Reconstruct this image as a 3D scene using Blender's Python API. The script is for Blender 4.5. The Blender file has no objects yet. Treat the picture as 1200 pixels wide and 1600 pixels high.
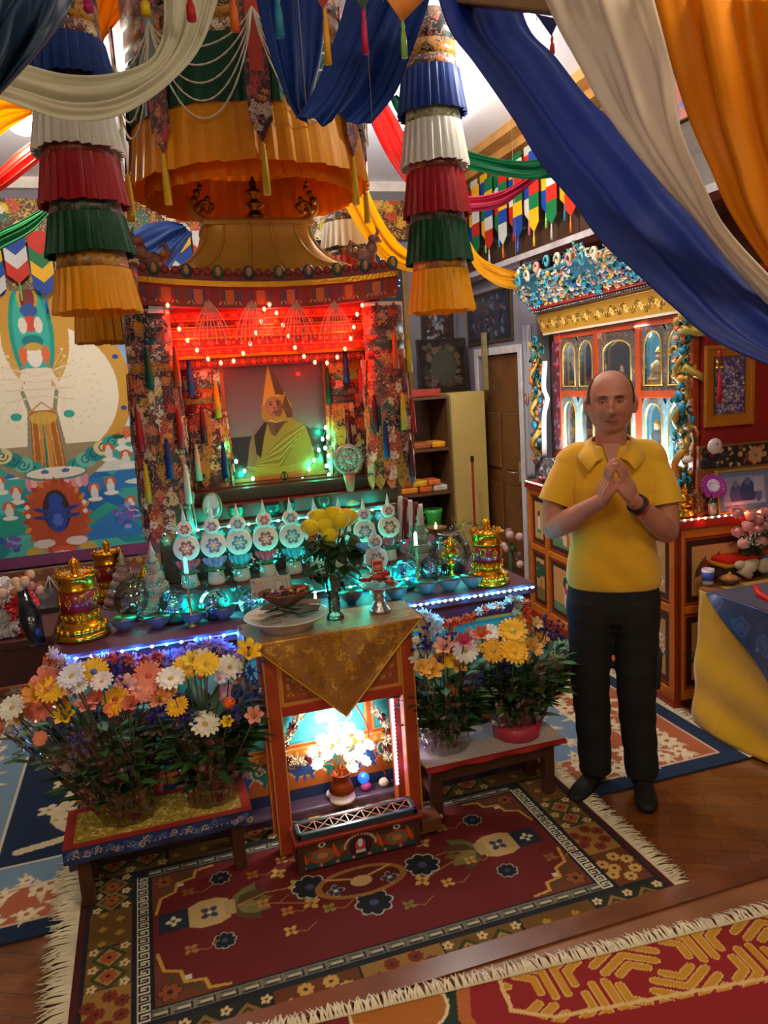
import bpy, math, random
import numpy as np
from mathutils import Vector, Matrix
PI = math.pi
S = bpy.context.scene
COL = S.collection
rnd = random.Random(7)

# ------------------------------------------------------------------ camera
FPX, CAMH = 1200.0, 1.78
def _n(v):
    v = np.array(v, float); return v / np.linalg.norm(v)
_up = _n([-455, 7000, FPX]); _fw = np.array([0, 0, -1.0]); _fw = _n(_fw - np.dot(_fw, _up) * _up)
_rt = np.cross(_fw, _up)
_R = np.array([_rt, _fw, _up]); _t = math.radians(17.0)
_R = np.array([[math.cos(_t), math.sin(_t), 0], [-math.sin(_t), math.cos(_t), 0], [0, 0, 1]]) @ _R
def at(px, py, x=None, y=None, z=None):
    """point of the room seen at a pixel, on the plane x=, y= or z="""
    d = _R @ np.array([px - 600, 800 - py, -FPX])
    t = (z - CAMH) / d[2] if z is not None else (y / d[1] if y is not None else x / d[0])
    return (float(t * d[0]), float(t * d[1]), float(CAMH + t * d[2]))
cam = bpy.data.objects.new('camera', bpy.data.cameras.new('camera')); COL.objects.link(cam)
cam.data.sensor_fit = 'VERTICAL'; cam.data.sensor_height = 36.0; cam.data.lens = 27.0
cam.data.clip_start = 0.05
M4 = Matrix.Identity(4)
for i in range(3):
    for j in range(3): M4[i][j] = _R[i][j]
M4.translation = Vector((0, 0, CAMH)); cam.matrix_world = M4
S.camera = cam

# ------------------------------------------------------------------ colour management, world, lamps
S.view_settings.view_transform = 'Standard'; S.view_settings.look = 'None'
S.view_settings.gamma = 1.0; S.view_settings.use_curve_mapping = False
S.view_settings.exposure = 0.5
W = bpy.data.worlds.new('world'); S.world = W; W.use_nodes = True
W.node_tree.nodes['Background'].inputs[0].default_value = (1.0, 0.80, 0.58, 1)
W.node_tree.nodes['Background'].inputs[1].default_value = 0.35
def lamp(name, kind, loc, energy, col, size=0.05, rot=None, size_y=None, spot=None):
    l = bpy.data.lights.new(name, kind); l.energy = energy; l.color = col
    if kind == 'AREA':
        l.size = size
        if size_y: l.shape = 'RECTANGLE'; l.size_y = size_y
    elif kind != 'SUN': l.shadow_soft_size = size
    if spot: l.spot_size = spot; l.spot_blend = 0.6
    o = bpy.data.objects.new(name, l); COL.objects.link(o); o.location = loc
    if rot: o.rotation_euler = rot
    return o
WARM = (1.0, 0.82, 0.58)
# ceiling fittings of the room (the visible ones get a bulb mesh further down)
BULB_A = at(38, 192, y=4.6); BULB_B = at(636, 215, y=4.4); BULB_C = at(828, 22, y=3.0)
lamp('ceiling_lamp_light', 'POINT', (BULB_A[0], BULB_A[1], BULB_A[2] - .09), 80, (1, .93, .8), 0.09)
lamp('ceiling_lamp_light', 'POINT', (BULB_B[0], BULB_B[1], BULB_B[2] - .09), 62, (1, .93, .82), 0.09)
lamp('spot_lamp_light', 'POINT', (BULB_C[0], BULB_C[1], BULB_C[2] - .05), 16, (1, .93, .82), 0.04)
# lamps of the hall behind the photographer
lamp('hall_lamp_light', 'AREA', (-1.1, -0.6, 3.25), 30, WARM, 0.9, (0.25, 0, 0))
lamp('hall_lamp_light', 'AREA', (1.3, 0.5, 3.1), 16, WARM, 0.6, (0.35, 0, 0))

# ------------------------------------------------------------------ colours and materials
def lin(h):
    if not isinstance(h, str): return tuple(h)
    h = h.lstrip('#'); r = []
    for i in (0, 2, 4):
        c = int(h[i:i+2], 16) / 255
        r.append(c / 12.92 if c <= 0.04045 else ((c + 0.055) / 1.055) ** 2.4)
    return tuple(r)
_mc = {}
def _base(name):
    m = bpy.data.materials.new(name); m.use_nodes = True
    nt = m.node_tree; return m, nt, nt.nodes['Principled BSDF']
def mat(hexc, rough=0.6, metal=0.0, var=0.12, vs=14.0, bump=0.0, bs=60.0, emit=0.0, sheen=0.0, coat=0.0, spec=0.5, ecol=None, trans=0.0):
    key = (hexc, rough, metal, var, vs, bump, bs, emit, sheen, coat, spec, ecol, trans)
    if key in _mc: return _mc[key]
    m, nt, b = _base('mat_' + str(hexc).strip('#')); N, L = nt.nodes, nt.links
    c = lin(hexc)
    b.inputs['Roughness'].default_value = rough; b.inputs['Metallic'].default_value = metal
    b.inputs['Specular IOR Level'].default_value = spec
    if sheen: b.inputs['Sheen Weight'].default_value = sheen
    if coat: b.inputs['Coat Weight'].default_value = coat
    tc = N.new('ShaderNodeTexCoord')
    if var:
        no = N.new('ShaderNodeTexNoise'); no.inputs['Scale'].default_value = vs; no.inputs['Detail'].default_value = 4
        L.new(tc.outputs['Object'], no.inputs['Vector'])
        r = N.new('ShaderNodeValToRGB'); r.color_ramp.elements[0].position = .3; r.color_ramp.elements[1].position = .7
        r.color_ramp.elements[0].color = (*[v * (1 - var) for v in c], 1)
        r.color_ramp.elements[1].color = (*[min(1, v * (1 + var)) for v in c], 1)
        L.new(no.outputs['Fac'], r.inputs['Fac']); L.new(r.outputs['Color'], b.inputs['Base Color'])
    else: b.inputs['Base Color'].default_value = (*c, 1)
    if bump:
        n2 = N.new('ShaderNodeTexNoise'); n2.inputs['Scale'].default_value = bs; n2.inputs['Detail'].default_value = 3
        L.new(tc.outputs['Object'], n2.inputs['Vector'])
        bp = N.new('ShaderNodeBump'); bp.inputs['Strength'].default_value = min(1, bump); bp.inputs['Distance'].default_value = 0.01
        L.new(n2.outputs['Fac'], bp.inputs['Height']); L.new(bp.outputs['Normal'], b.inputs['Normal'])
    if emit:
        b.inputs['Emission Color'].default_value = (*(lin(ecol) if ecol else c), 1); b.inputs['Emission Strength'].default_value = emit
    if trans:
        tr = N.new('ShaderNodeBsdfTranslucent'); tr.inputs['Color'].default_value = (*c, 1)
        mx = N.new('ShaderNodeMixShader'); mx.inputs[0].default_value = trans
        out = N['Material Output']; L.new(b.outputs[0], mx.inputs[1]); L.new(tr.outputs[0], mx.inputs[2]); L.new(mx.outputs[0], out.inputs['Surface'])
    _mc[key] = m; return m
def cloth(h, trans=0.25, rough=0.5, bump=0.10, bs=40, sheen=0.0): return mat(h, rough, 0, 0.10, 6, bump, bs, 0, sheen, 0, .4, None, trans)
def gold(h='d99a22', rough=0.24, bump=0.0, bs=90): return mat(h, rough, 0.92, 0.1, 20, bump, bs)
def painted(rough=0.7, bump=0.0, bs=200, coat=0.0, metal=0.0, key='p'):
    """surface whose pattern comes from the mesh's own colour attribute"""
    k = ('painted', rough, bump, bs, coat, metal)
    if k in _mc: return _mc[k]
    m, nt, b = _base('painted_pattern'); N, L = nt.nodes, nt.links
    a = N.new('ShaderNodeAttribute'); a.attribute_name = 'Col'
    L.new(a.outputs['Color'], b.inputs['Base Color'])
    b.inputs['Roughness'].default_value = rough; b.inputs['Coat Weight'].default_value = coat; b.inputs['Metallic'].default_value = metal
    if bump:
        tc = N.new('ShaderNodeTexCoord'); n2 = N.new('ShaderNodeTexNoise'); n2.inputs['Scale'].default_value = bs
        L.new(tc.outputs['Object'], n2.inputs['Vector']); bp = N.new('ShaderNodeBump'); bp.inputs['Strength'].default_value = bump; bp.inputs['Distance'].default_value = .005
        L.new(n2.outputs['Fac'], bp.inputs['Height']); L.new(bp.outputs['Normal'], b.inputs['Normal'])
    _mc[k] = m; return m
def brocade(ground, cols, scale=16.0, rough=0.4, metal=0.0, ring=True, key=0):
    """woven flower roundels on a dark ground: voronoi rings with a palette colour per cell"""
    k = ('broc', ground, tuple(cols), scale, rough, metal, ring, key)
    if k in _mc: return _mc[k]
    m, nt, b = _base('brocade'); N, L = nt.nodes, nt.links
    tc = N.new('ShaderNodeTexCoord'); mp = N.new('ShaderNodeMapping'); mp.inputs['Location'].default_value = (key * .37, key * .21, key * .53)
    L.new(tc.outputs['Object'], mp.inputs['Vector'])
    no = N.new('ShaderNodeTexNoise'); no.inputs['Scale'].default_value = scale * 2.2; L.new(mp.outputs[0], no.inputs['Vector'])
    mx = N.new('ShaderNodeMixRGB'); mx.blend_type = 'LINEAR_LIGHT'; mx.inputs[0].default_value = 0.035
    L.new(mp.outputs[0], mx.inputs[1]); L.new(no.outputs['Color'], mx.inputs[2])
    v = N.new('ShaderNodeTexVoronoi'); v.inputs['Scale'].default_value = scale; L.new(mx.outputs[0], v.inputs['Vector'])
    sep = N.new('ShaderNodeSeparateColor'); L.new(v.outputs['Color'], sep.inputs[0])
    pal = N.new('ShaderNodeValToRGB'); pal.color_ramp.interpolation = 'CONSTANT'
    while len(pal.color_ramp.elements) > 1: pal.color_ramp.elements.remove(pal.color_ramp.elements[0])
    for i, c in enumerate(cols):
        e = pal.color_ramp.elements[0] if i == 0 else pal.color_ramp.elements.new(i / len(cols))
        e.position = i / len(cols); e.color = (*lin(c), 1)
    L.new(sep.outputs[0], pal.inputs['Fac'])
    msk = N.new('ShaderNodeValToRGB'); msk.color_ramp.interpolation = 'CONSTANT'
    stops = [(0, 0), (.10, 1), (.17, 0), (.21, 1), (.36, 0), (.40, 1), (.47, 0)] if ring else [(0, 1), (.22, 0), (.3, 1), (.42, 0)]
    el = msk.color_ramp.elements; el[0].position = 0; el[0].color = (*[stops[0][1]] * 3, 1); el.remove(el[1])
    for p, q in stops[1:]:
        e = el.new(p); e.color = (q, q, q, 1)
    L.new(v.outputs['Distance'], msk.inputs['Fac'])
    # curling filler between roundels
    w = N.new('ShaderNodeTexNoise'); w.inputs['Scale'].default_value = scale * 3.2; w.inputs['Detail'].default_value = 1; w.inputs['Distortion'].default_value = 1.5
    L.new(mp.outputs[0], w.inputs['Vector'])
    wr = N.new('ShaderNodeValToRGB'); wr.color_ramp.interpolation = 'CONSTANT'; e = wr.color_ramp.elements
    e[0].position = 0; e[0].color = (*lin(ground), 1); e[1].position = .56; e[1].color = (*lin(cols[-1]), 1)
    x = e.new(.62); x.color = (*lin(ground), 1); x = e.new(.70); x.color = (*lin(cols[0]), 1)
    L.new(w.outputs['Fac'], wr.inputs['Fac'])
    fin = N.new('ShaderNodeMixRGB'); L.new(msk.outputs['Color'], fin.inputs[0]); L.new(wr.outputs['Color'], fin.inputs[1]); L.new(pal.outputs['Color'], fin.inputs[2])
    L.new(fin.outputs[0], b.inputs['Base Color']); b.inputs['Roughness'].default_value = rough; b.inputs['Metallic'].default_value = metal
    b.inputs['Sheen Weight'].default_value = .3
    bp = N.new('ShaderNodeBump'); bp.inputs['Strength'].default_value = .25; bp.inputs['Distance'].default_value = .003
    L.new(msk.outputs['Color'], bp.inputs['Height']); L.new(bp.outputs['Normal'], b.inputs['Normal'])
    _mc[k] = m; return m
def emis(h, s):
    k = ('emis', h, s)
    if k in _mc: return _mc[k]
    m = bpy.data.materials.new('glowing'); m.use_nodes = True; nt = m.node_tree; nt.nodes.clear()
    e = nt.nodes.new('ShaderNodeEmission'); o = nt.nodes.new('ShaderNodeOutputMaterial')
    e.inputs[0].default_value = (*lin(h), 1); e.inputs[1].default_value = s; nt.links.new(e.outputs[0], o.inputs[0])
    _mc[k] = m; return m
def glassy(tint='ffffff', rough=0.03, refl=0.5, wrinkle=0.0, scale=12.0, thick=0.0):
    """thin clear sheet: see-through with reflections at grazing angles and on wrinkles"""
    k = ('glassy', tint, rough, refl, wrinkle, scale, thick)
    if k in _mc: return _mc[k]
    m = bpy.data.materials.new('clear_sheet'); m.use_nodes = True; nt = m.node_tree; nt.nodes.clear(); N, L = nt.nodes, nt.links
    o = N.new('ShaderNodeOutputMaterial'); t = N.new('ShaderNodeBsdfTransparent'); g = N.new('ShaderNodeBsdfGlossy'); mx = N.new('ShaderNodeMixShader')
    t.inputs[0].default_value = (*lin(tint), 1); g.inputs['Roughness'].default_value = rough
    lw = N.new('ShaderNodeLayerWeight'); lw.inputs['Blend'].default_value = 0.35
    mu = N.new('ShaderNodeMath'); mu.operation = 'MULTIPLY_ADD'; mu.inputs[1].default_value = refl; mu.inputs[2].default_value = 0.04 + thick
    L.new(lw.outputs['Fresnel'], mu.inputs[0]); L.new(mu.outputs[0], mx.inputs[0])
    if wrinkle:
        tc = N.new('ShaderNodeTexCoord'); n = N.new('ShaderNodeTexVoronoi'); n.feature = 'DISTANCE_TO_EDGE'; n.inputs['Scale'].default_value = scale
        L.new(tc.outputs['Object'], n.inputs['Vector']); bp = N.new('ShaderNodeBump'); bp.inputs['Strength'].default_value = wrinkle; bp.inputs['Distance'].default_value = .02
        L.new(n.outputs['Distance'], bp.inputs['Height']); L.new(bp.outputs['Normal'], g.inputs['Normal']); L.new(bp.outputs['Normal'], lw.inputs['Normal'])
    L.new(t.outputs[0], mx.inputs[1]); L.new(g.outputs[0], mx.inputs[2]); L.new(mx.outputs[0], o.inputs[0])
    _mc[k] = m; return m

# ------------------------------------------------------------------ mesh helpers
def link(o, parent=None):
    COL.objects.link(o)
    if parent is not None: o.parent = parent
    return o
def wloc(o):
    v = Vector((0, 0, 0))
    while o is not None: v += o.location; o = o.parent
    return v
def tag(o, label=None, cat=None, group=None, kind=None):
    if label: o['label'] = label
    if cat: o['category'] = cat
    if group: o['group'] = group
    if kind: o['kind'] = kind
    return o
def thing(name, label, cat, loc=(0, 0, 0), group=None):
    o = bpy.data.objects.new(name, None); COL.objects.link(o); o.location = loc; o.empty_display_size = .05
    return tag(o, label, cat, group)
def dup(root, loc=None, rz=None, label=None, group=None, scale=None):
    r = root.copy(); COL.objects.link(r)
    if loc is not None: r.location = loc
    if rz is not None: r.rotation_euler = (0, 0, rz)
    if scale is not None: r.scale = (scale,) * 3 if not isinstance(scale, tuple) else scale
    if label: r['label'] = label
    if group: r['group'] = group
    for ch in list(root.children):
        c = ch.copy(); COL.objects.link(c); c.parent = r
        for g in list(ch.children):
            d = g.copy(); COL.objects.link(d); d.parent = c
    return r
def place(root, first, loc, rz=None, label=None, group=None, scale=None):
    """the first call moves the original, later ones copy it"""
    if first:
        root.location = loc
        if rz is not None: root.rotation_euler = (0, 0, rz)
        if scale is not None: root.scale = (scale,) * 3 if not isinstance(scale, tuple) else scale
        if label: root['label'] = label
        if group: root['group'] = group
        return root
    return dup(root, loc, rz, label, group, scale)
class MB:
    def __init__(s, m=None): s.v = []; s.f = []; s.fm = []; s.fs = []; s.mats = []; s.cur = 0; \
        s.use(m) if m is not None else None
    def use(s, m):
        if m not in s.mats: s.mats.append(m)
        s.cur = s.mats.index(m); return s
    def add(s, vs, fs, smooth=False):
        o = len(s.v); s.v.extend([tuple(v) for v in vs])
        for f in fs: s.f.append(tuple(i + o for i in f)); s.fm.append(s.cur); s.fs.append(smooth)
        return s
    def box(s, x0, x1, y0, y1, z0, z1):
        return s.add([(x0,y0,z0),(x1,y0,z0),(x1,y1,z0),(x0,y1,z0),(x0,y0,z1),(x1,y0,z1),(x1,y1,z1),(x0,y1,z1)],
                     [(0,3,2,1),(4,5,6,7),(0,1,5,4),(1,2,6,5),(2,3,7,6),(3,0,4,7)])
    def cbox(s, c, d, rz=0, M=None):
        hx, hy, hz = d[0]/2, d[1]/2, d[2]/2; vs = []
        R = M if M is not None else Matrix.Rotation(rz, 3, 'Z')
        for z in (-hz, hz):
            for x, y in ((-hx,-hy),(hx,-hy),(hx,hy),(-hx,hy)):
                p = R @ Vector((x, y, z)); vs.append((c[0]+p.x, c[1]+p.y, c[2]+p.z))
        return s.add(vs, [(0,3,2,1),(4,5,6,7),(0,1,5,4),(1,2,6,5),(2,3,7,6),(3,0,4,7)])
    def beam(s, a, b, w, d=None):
        """rectangular bar from a to b"""
        a, b = Vector(a), Vector(b); z = (b - a); L = z.length
        if L < 1e-6: return s
        q = z.to_track_quat('Z', 'Y').to_matrix(); return s.cbox((a + b) / 2, (w, d or w, L), M=q)
    def lathe(s, prof, n=20, c=(0,0,0), sx=1, sy=1, wob=None):
        vs = []; k = len(prof)
        for (r, z) in prof:
            for i in range(n):
                a = 2*PI*i/n; rr = r * (wob(a, z) if wob else 1)
                vs.append((c[0]+rr*math.cos(a)*sx, c[1]+rr*math.sin(a)*sy, c[2]+z))
        fs = [(j*n+i, j*n+(i+1)%n, (j+1)*n+(i+1)%n, (j+1)*n+i) for j in range(k-1) for i in range(n)]
        if prof[0][0] > 1e-5: fs.append(tuple(reversed(range(n))))
        if prof[-1][0] > 1e-5: fs.append(tuple((k-1)*n+i for i in range(n)))
        return s.add(vs, fs, True)
    def ball(s, c, r, nu=12, nv=8, M=None):
        rx, ry, rz = (r, r, r) if not isinstance(r, (tuple, list)) else r; vs = []
        for j in range(nv+1):
            t = PI*j/nv
            for i in range(nu):
                a = 2*PI*i/nu; p = Vector((rx*math.sin(t)*math.cos(a), ry*math.sin(t)*math.sin(a), -rz*math.cos(t)))
                if M is not None: p = M @ p
                vs.append((c[0]+p.x, c[1]+p.y, c[2]+p.z))
        return s.add(vs, [(j*nu+i, j*nu+(i+1)%nu, (j+1)*nu+(i+1)%nu, (j+1)*nu+i) for j in range(nv) for i in range(nu)], True)
    def tube(s, pts, r, n=6, closed=False):
        pts = [Vector(p) for p in pts]; k = len(pts); vs = []
        rs = r if isinstance(r, (list, tuple)) else [r]*k; up = Vector((0, 0, 1)); pn = None
        for i, p in enumerate(pts):
            a = pts[(i-1) % k] if (closed or i > 0) else p; b = pts[(i+1) % k] if (closed or i < k-1) else p
            t = (b - a); t = t.normalized() if t.length > 1e-9 else Vector((0,0,1))
            if pn is None: nrm = t.cross(up) if abs(t.z) < .95 else t.cross(Vector((1,0,0)))
            else: nrm = pn - t * pn.dot(t)
            nrm = nrm.normalized() if nrm.length > 1e-9 else Vector((1,0,0)); pn = nrm; bn = t.cross(nrm)
            for j in range(n):
                a_ = 2*PI*j/n; q = p + (nrm*math.cos(a_) + bn*math.sin(a_))*rs[i]; vs.append(q[:])
        kk = k if closed else k-1
        fs = [(i*n+j, i*n+(j+1)%n, ((i+1)%k)*n+(j+1)%n, ((i+1)%k)*n+j) for i in range(kk) for j in range(n)]
        if not closed: fs += [tuple(reversed(range(n))), tuple((k-1)*n+j for j in range(n))]
        return s.add(vs, fs, True)
    def prism(s, pts, d, M=None, off=(0,0,0)):
        """outline in x,z extruded from y=0 to y=d, then transformed"""
        n = len(pts); vs = [(p[0], 0, p[1]) for p in pts] + [(p[0], d, p[1]) for p in pts]
        if M is not None: vs = [(M @ Vector(v))[:] for v in vs]
        vs = [(v[0]+off[0], v[1]+off[1], v[2]+off[2]) for v in vs]
        return s.add(vs, [tuple(range(n)), tuple(reversed(range(n, 2*n)))] + [(i, i+n, (i+1)%n+n, (i+1)%n) for i in range(n)])
    def build(s, name, parent=None, world=False, bevel=0, smooth=None, sub=0, solid=0):
        me = bpy.data.meshes.new(name); vs = s.v
        if world and parent is not None:
            w = wloc(parent); vs = [(v[0]-w.x, v[1]-w.y, v[2]-w.z) for v in vs]
        me.from_pydata(vs, [], s.f)
        for m in s.mats: me.materials.append(m)
        me.polygons.foreach_set('material_index', s.fm)
        me.polygons.foreach_set('use_smooth', s.fs if smooth is None else [smooth]*len(s.f)); me.update()
        o = bpy.data.objects.new(name, me); link(o, parent)
        if bevel:
            b = o.modifiers.new('bevel', 'BEVEL'); b.width = bevel; b.segments = 2; b.limit_method = 'ANGLE'
        if solid:
            b = o.modifiers.new('solid', 'SOLIDIFY'); b.thickness = solid; b.offset = 0
        if sub:
            b = o.modifiers.new('sub', 'SUBSURF'); b.levels = b.render_levels = sub
        return o
def struct(o): o['kind'] = 'structure'; return o
def surf(name, fn, nu, nv, m, parent=None, world=True, cv=None, solid=0, smooth=True, cu=False):
    """surface fn(U,V) -> X,Y,Z on a grid; cv = painted colours of the same grid (u to the right, v up)"""
    if cv is not None: nv, nu = cv.a.shape[0], cv.a.shape[1]
    U, V = np.meshgrid(np.linspace(0, 1, nu), np.linspace(0, 1, nv))
    X, Y, Z = fn(U, V); P = np.stack([X + 0*U, Y + 0*U, Z + 0*U], -1).reshape(-1, 3)
    if world and parent is not None: P = P - np.array(wloc(parent))
    idx = np.arange(nu*nv).reshape(nv, nu)
    Q = np.stack([idx[:-1, :-1], idx[:-1, 1:], idx[1:, 1:], idx[1:, :-1]], -1).reshape(-1, 4)
    me = bpy.data.meshes.new(name); me.vertices.add(len(P)); me.vertices.foreach_set('co', P.astype(np.float32).ravel())
    me.loops.add(Q.size); me.loops.foreach_set('vertex_index', Q.astype(np.int32).ravel())
    me.polygons.add(len(Q)); me.polygons.foreach_set('loop_start', np.arange(0, Q.size, 4, dtype=np.int32))
    me.polygons.foreach_set('loop_total', np.full(len(Q), 4, dtype=np.int32))
    me.update(calc_edges=True); me.polygons.foreach_set('use_smooth', [smooth]*len(Q))
    if cv is not None:
        ca = me.color_attributes.new('Col', 'FLOAT_COLOR', 'POINT')
        c = np.concatenate([cv.a.reshape(-1, 3), np.ones((nu*nv, 1))], 1); ca.data.foreach_set('color', c.astype(np.float32).ravel())
    me.materials.append(m); me.validate(); o = bpy.data.objects.new(name, me); link(o, parent)
    if solid:
        b = o.modifiers.new('solid', 'SOLIDIFY'); b.thickness = solid; b.offset = 0
    return o
def panel_xz(name, cv, x0, z0, y, m, parent=None, world=True):
    return surf(name, lambda U, V: (x0 + U*cv.W, y + 0*U, z0 + V*cv.H), 2, 2, m, parent, world, cv)
def panel_fl(name, cv, x0, y0, z, m, parent=None, world=True):
    return surf(name, lambda U, V: (x0 + U*cv.W, y0 + V*cv.H, z + 0*U), 2, 2, m, parent, world, cv)
def crom(P, n):
    """catmull-rom through the points, n samples"""
    P = np.array(P, float); k = len(P); Q = np.vstack([2*P[0]-P[1], P, 2*P[-1]-P[-2]])
    d = np.r_[0, np.cumsum(np.linalg.norm(np.diff(P, axis=0), axis=1))]; t = np.linspace(0, d[-1], n); out = []
    for s in t:
        i = min(k-2, max(0, int(np.searchsorted(d, s, 'right') - 1))); u = (s - d[i]) / max(1e-9, d[i+1]-d[i])
        a, b, c, e = Q[i], Q[i+1], Q[i+2], Q[i+3]
        out.append(.5*((2*b) + (c-a)*u + (2*a-5*b+4*c-e)*u*u + (3*b-a-3*c+e)*u**3))
    return np.array(out)
def ribbon(name, A, B, m, parent=None, n=60, k=40, folds=6, amp=.02, seed=0, solid=.003, sag=0.0, world=True):
    """cloth between two edge curves (3-D points) with folds running along its length"""
    a, b = crom(A, n), crom(B, n); r = random.Random(seed)
    ph = [r.uniform(0, 6) for _ in range(4)]
    T = np.gradient(a, axis=0); Wd = b - a; Nn = np.cross(T, Wd); Nn /= (np.linalg.norm(Nn, axis=1, keepdims=True) + 1e-9)
    def fn(U, V):
        i = np.clip((U*(n-1)), 0, n-1); i0 = np.round(i).astype(int)
        pa, pb, nn = a[i0], b[i0], Nn[i0]
        w = amp*(np.sin(2*PI*folds*V + ph[0] + 1.5*np.sin(U*3+ph[1])) + .5*np.sin(2*PI*folds*1.7*V + ph[2] + U*2.2) + .3*np.sin(2*PI*folds*3.1*V+ph[3]+U*4))
        w = w*np.sin(PI*np.clip(V, .0, 1.0))**.4 + sag*np.sin(PI*V)
        p = pa*(1-V)[..., None] + pb*V[..., None] + nn*w[..., None]
        return p[..., 0], p[..., 1], p[..., 2]
    return surf(name, fn, n, k, m, parent, world, None, solid)

# ------------------------------------------------------------------ painter for patterned surfaces
class Cv:
    def __init__(s, W, H, res, bg):
        s.W, s.H = W, H; nx, ny = int(W*res)+1, int(H*res)+1
        s.x = np.linspace(0, W, nx); s.y = np.linspace(0, H, ny); s.a = np.empty((ny, nx, 3)); s.a[:] = lin(bg)
    def _w(s, x0, y0, x1, y1):
        i0, i1 = np.searchsorted(s.x, [x0, x1]); j0, j1 = np.searchsorted(s.y, [y0, y1])
        i1 = min(len(s.x), i1+1); j1 = min(len(s.y), j1+1); X, Y = np.meshgrid(s.x[i0:i1], s.y[j0:j1])
        return (slice(j0, j1), slice(i0, i1)), X, Y
    def put(s, sl, m, c):
        if m.size: s.a[sl][m] = lin(c)
        return s
    def rect(s, x0, y0, x1, y1, c):
        sl, X, Y = s._w(x0, y0, x1, y1); return s.put(sl, (X >= x0) & (X <= x1) & (Y >= y0) & (Y <= y1), c)
    def frame(s, x0, y0, x1, y1, w, c):
        s.rect(x0, y0, x1, y0+w, c); s.rect(x0, y1-w, x1, y1, c); s.rect(x0, y0, x0+w, y1, c); return s.rect(x1-w, y0, x1, y1, c)
    def ell(s, cx, cy, rx, ry, c, rot=0.0):
        R = max(rx, ry); sl, X, Y = s._w(cx-R, cy-R, cx+R, cy+R); u, v = X-cx, Y-cy; co, si = math.cos(rot), math.sin(rot)
        return s.put(sl, ((u*co+v*si)/rx)**2 + ((-u*si+v*co)/ry)**2 <= 1, c)
    def poly(s, P, c):
        P = np.array(P, float); sl, X, Y = s._w(P[:,0].min(), P[:,1].min(), P[:,0].max(), P[:,1].max()); m = np.zeros(X.shape, bool)
        for (xa, ya), (xb, yb) in zip(P, np.roll(P, -1, 0)):
            if ya == yb: continue
            m ^= ((ya > Y) != (yb > Y)) & (X < (xb-xa)*(Y-ya)/(yb-ya)+xa)
        return s.put(sl, m, c)
    def line(s, P, w, c):
        for (xa, ya), (xb, yb) in zip(P[:-1], P[1:]):
            h = w/2; sl, X, Y = s._w(min(xa, xb)-h, min(ya, yb)-h, max(xa, xb)+h, max(ya, yb)+h); dx, dy = xb-xa, yb-ya
            t = np.clip(((X-xa)*dx+(Y-ya)*dy)/(dx*dx+dy*dy+1e-12), 0, 1)
            s.put(sl, (X-xa-t*dx)**2+(Y-ya-t*dy)**2 <= h*h, c)
        return s
    def curl(s, cx, cy, r, w, c, a0=0, turns=1.3, sgn=1):
        P = [(cx+r*(1-.75*k/20)*math.cos(a0+sgn*2*PI*turns*k/20), cy+r*(1-.75*k/20)*math.sin(a0+sgn*2*PI*turns*k/20)) for k in range(21)]
        return s.line(P, w, c)
    def flower(s, cx, cy, r, n, c, cc='e8c040', oc=None, rot=0.0):
        for col, k in ((oc, 1.22), (c, 1.0)):
            if col:
                for i in range(n):
                    a = rot+2*PI*i/n; s.ell(cx+.58*r*math.cos(a), cy+.58*r*math.sin(a), .44*r*k, .33*r*k, col, a)
        return s.ell(cx, cy, .26*r, .26*r, cc)
    def leaf(s, cx, cy, l, w, a, c):
        P = [(0,0),(.3,.5),(.65,.42),(1,0),(.65,-.42),(.3,-.5)]; co, si = math.cos(a), math.sin(a)
        return s.poly([(cx+l*x*co-w*y*si, cy+l*x*si+w*y*co) for x, y in P], c)
    def cloud(s, cx, cy, r, c, oc, sgn=1):
        for k, (dx, dy, q) in enumerate(((-1,0,.6),(-.4,-.35,.7),(.4,-.35,.7),(1,0,.6),(0,.1,.9))):
            s.ell(cx+dx*r, cy+dy*r*sgn, q*r*1.12, q*r*1.12, oc)
        for k, (dx, dy, q) in enumerate(((-1,0,.6),(-.4,-.35,.7),(.4,-.35,.7),(1,0,.6),(0,.1,.9))):
            s.ell(cx+dx*r, cy+dy*r*sgn, q*r*.92, q*r*.92, c)
        return s.curl(cx-.9*r, cy, .4*r, .12*r, oc).curl(cx+.9*r, cy, .4*r, .12*r, oc, PI, 1.3, -1)
    def speck(s, n, rmin, rmax, cols, seed=0, x0=0, y0=0, x1=None, y1=None):
        r = random.Random(seed); x1 = s.W if x1 is None else x1; y1 = s.H if y1 is None else y1
        for _ in range(n):
            q = r.uniform(rmin, rmax); s.ell(r.uniform(x0, x1), r.uniform(y0, y1), q, q*r.uniform(.4, 1), r.choice(cols), r.uniform(0, 3))
        return s
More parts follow.
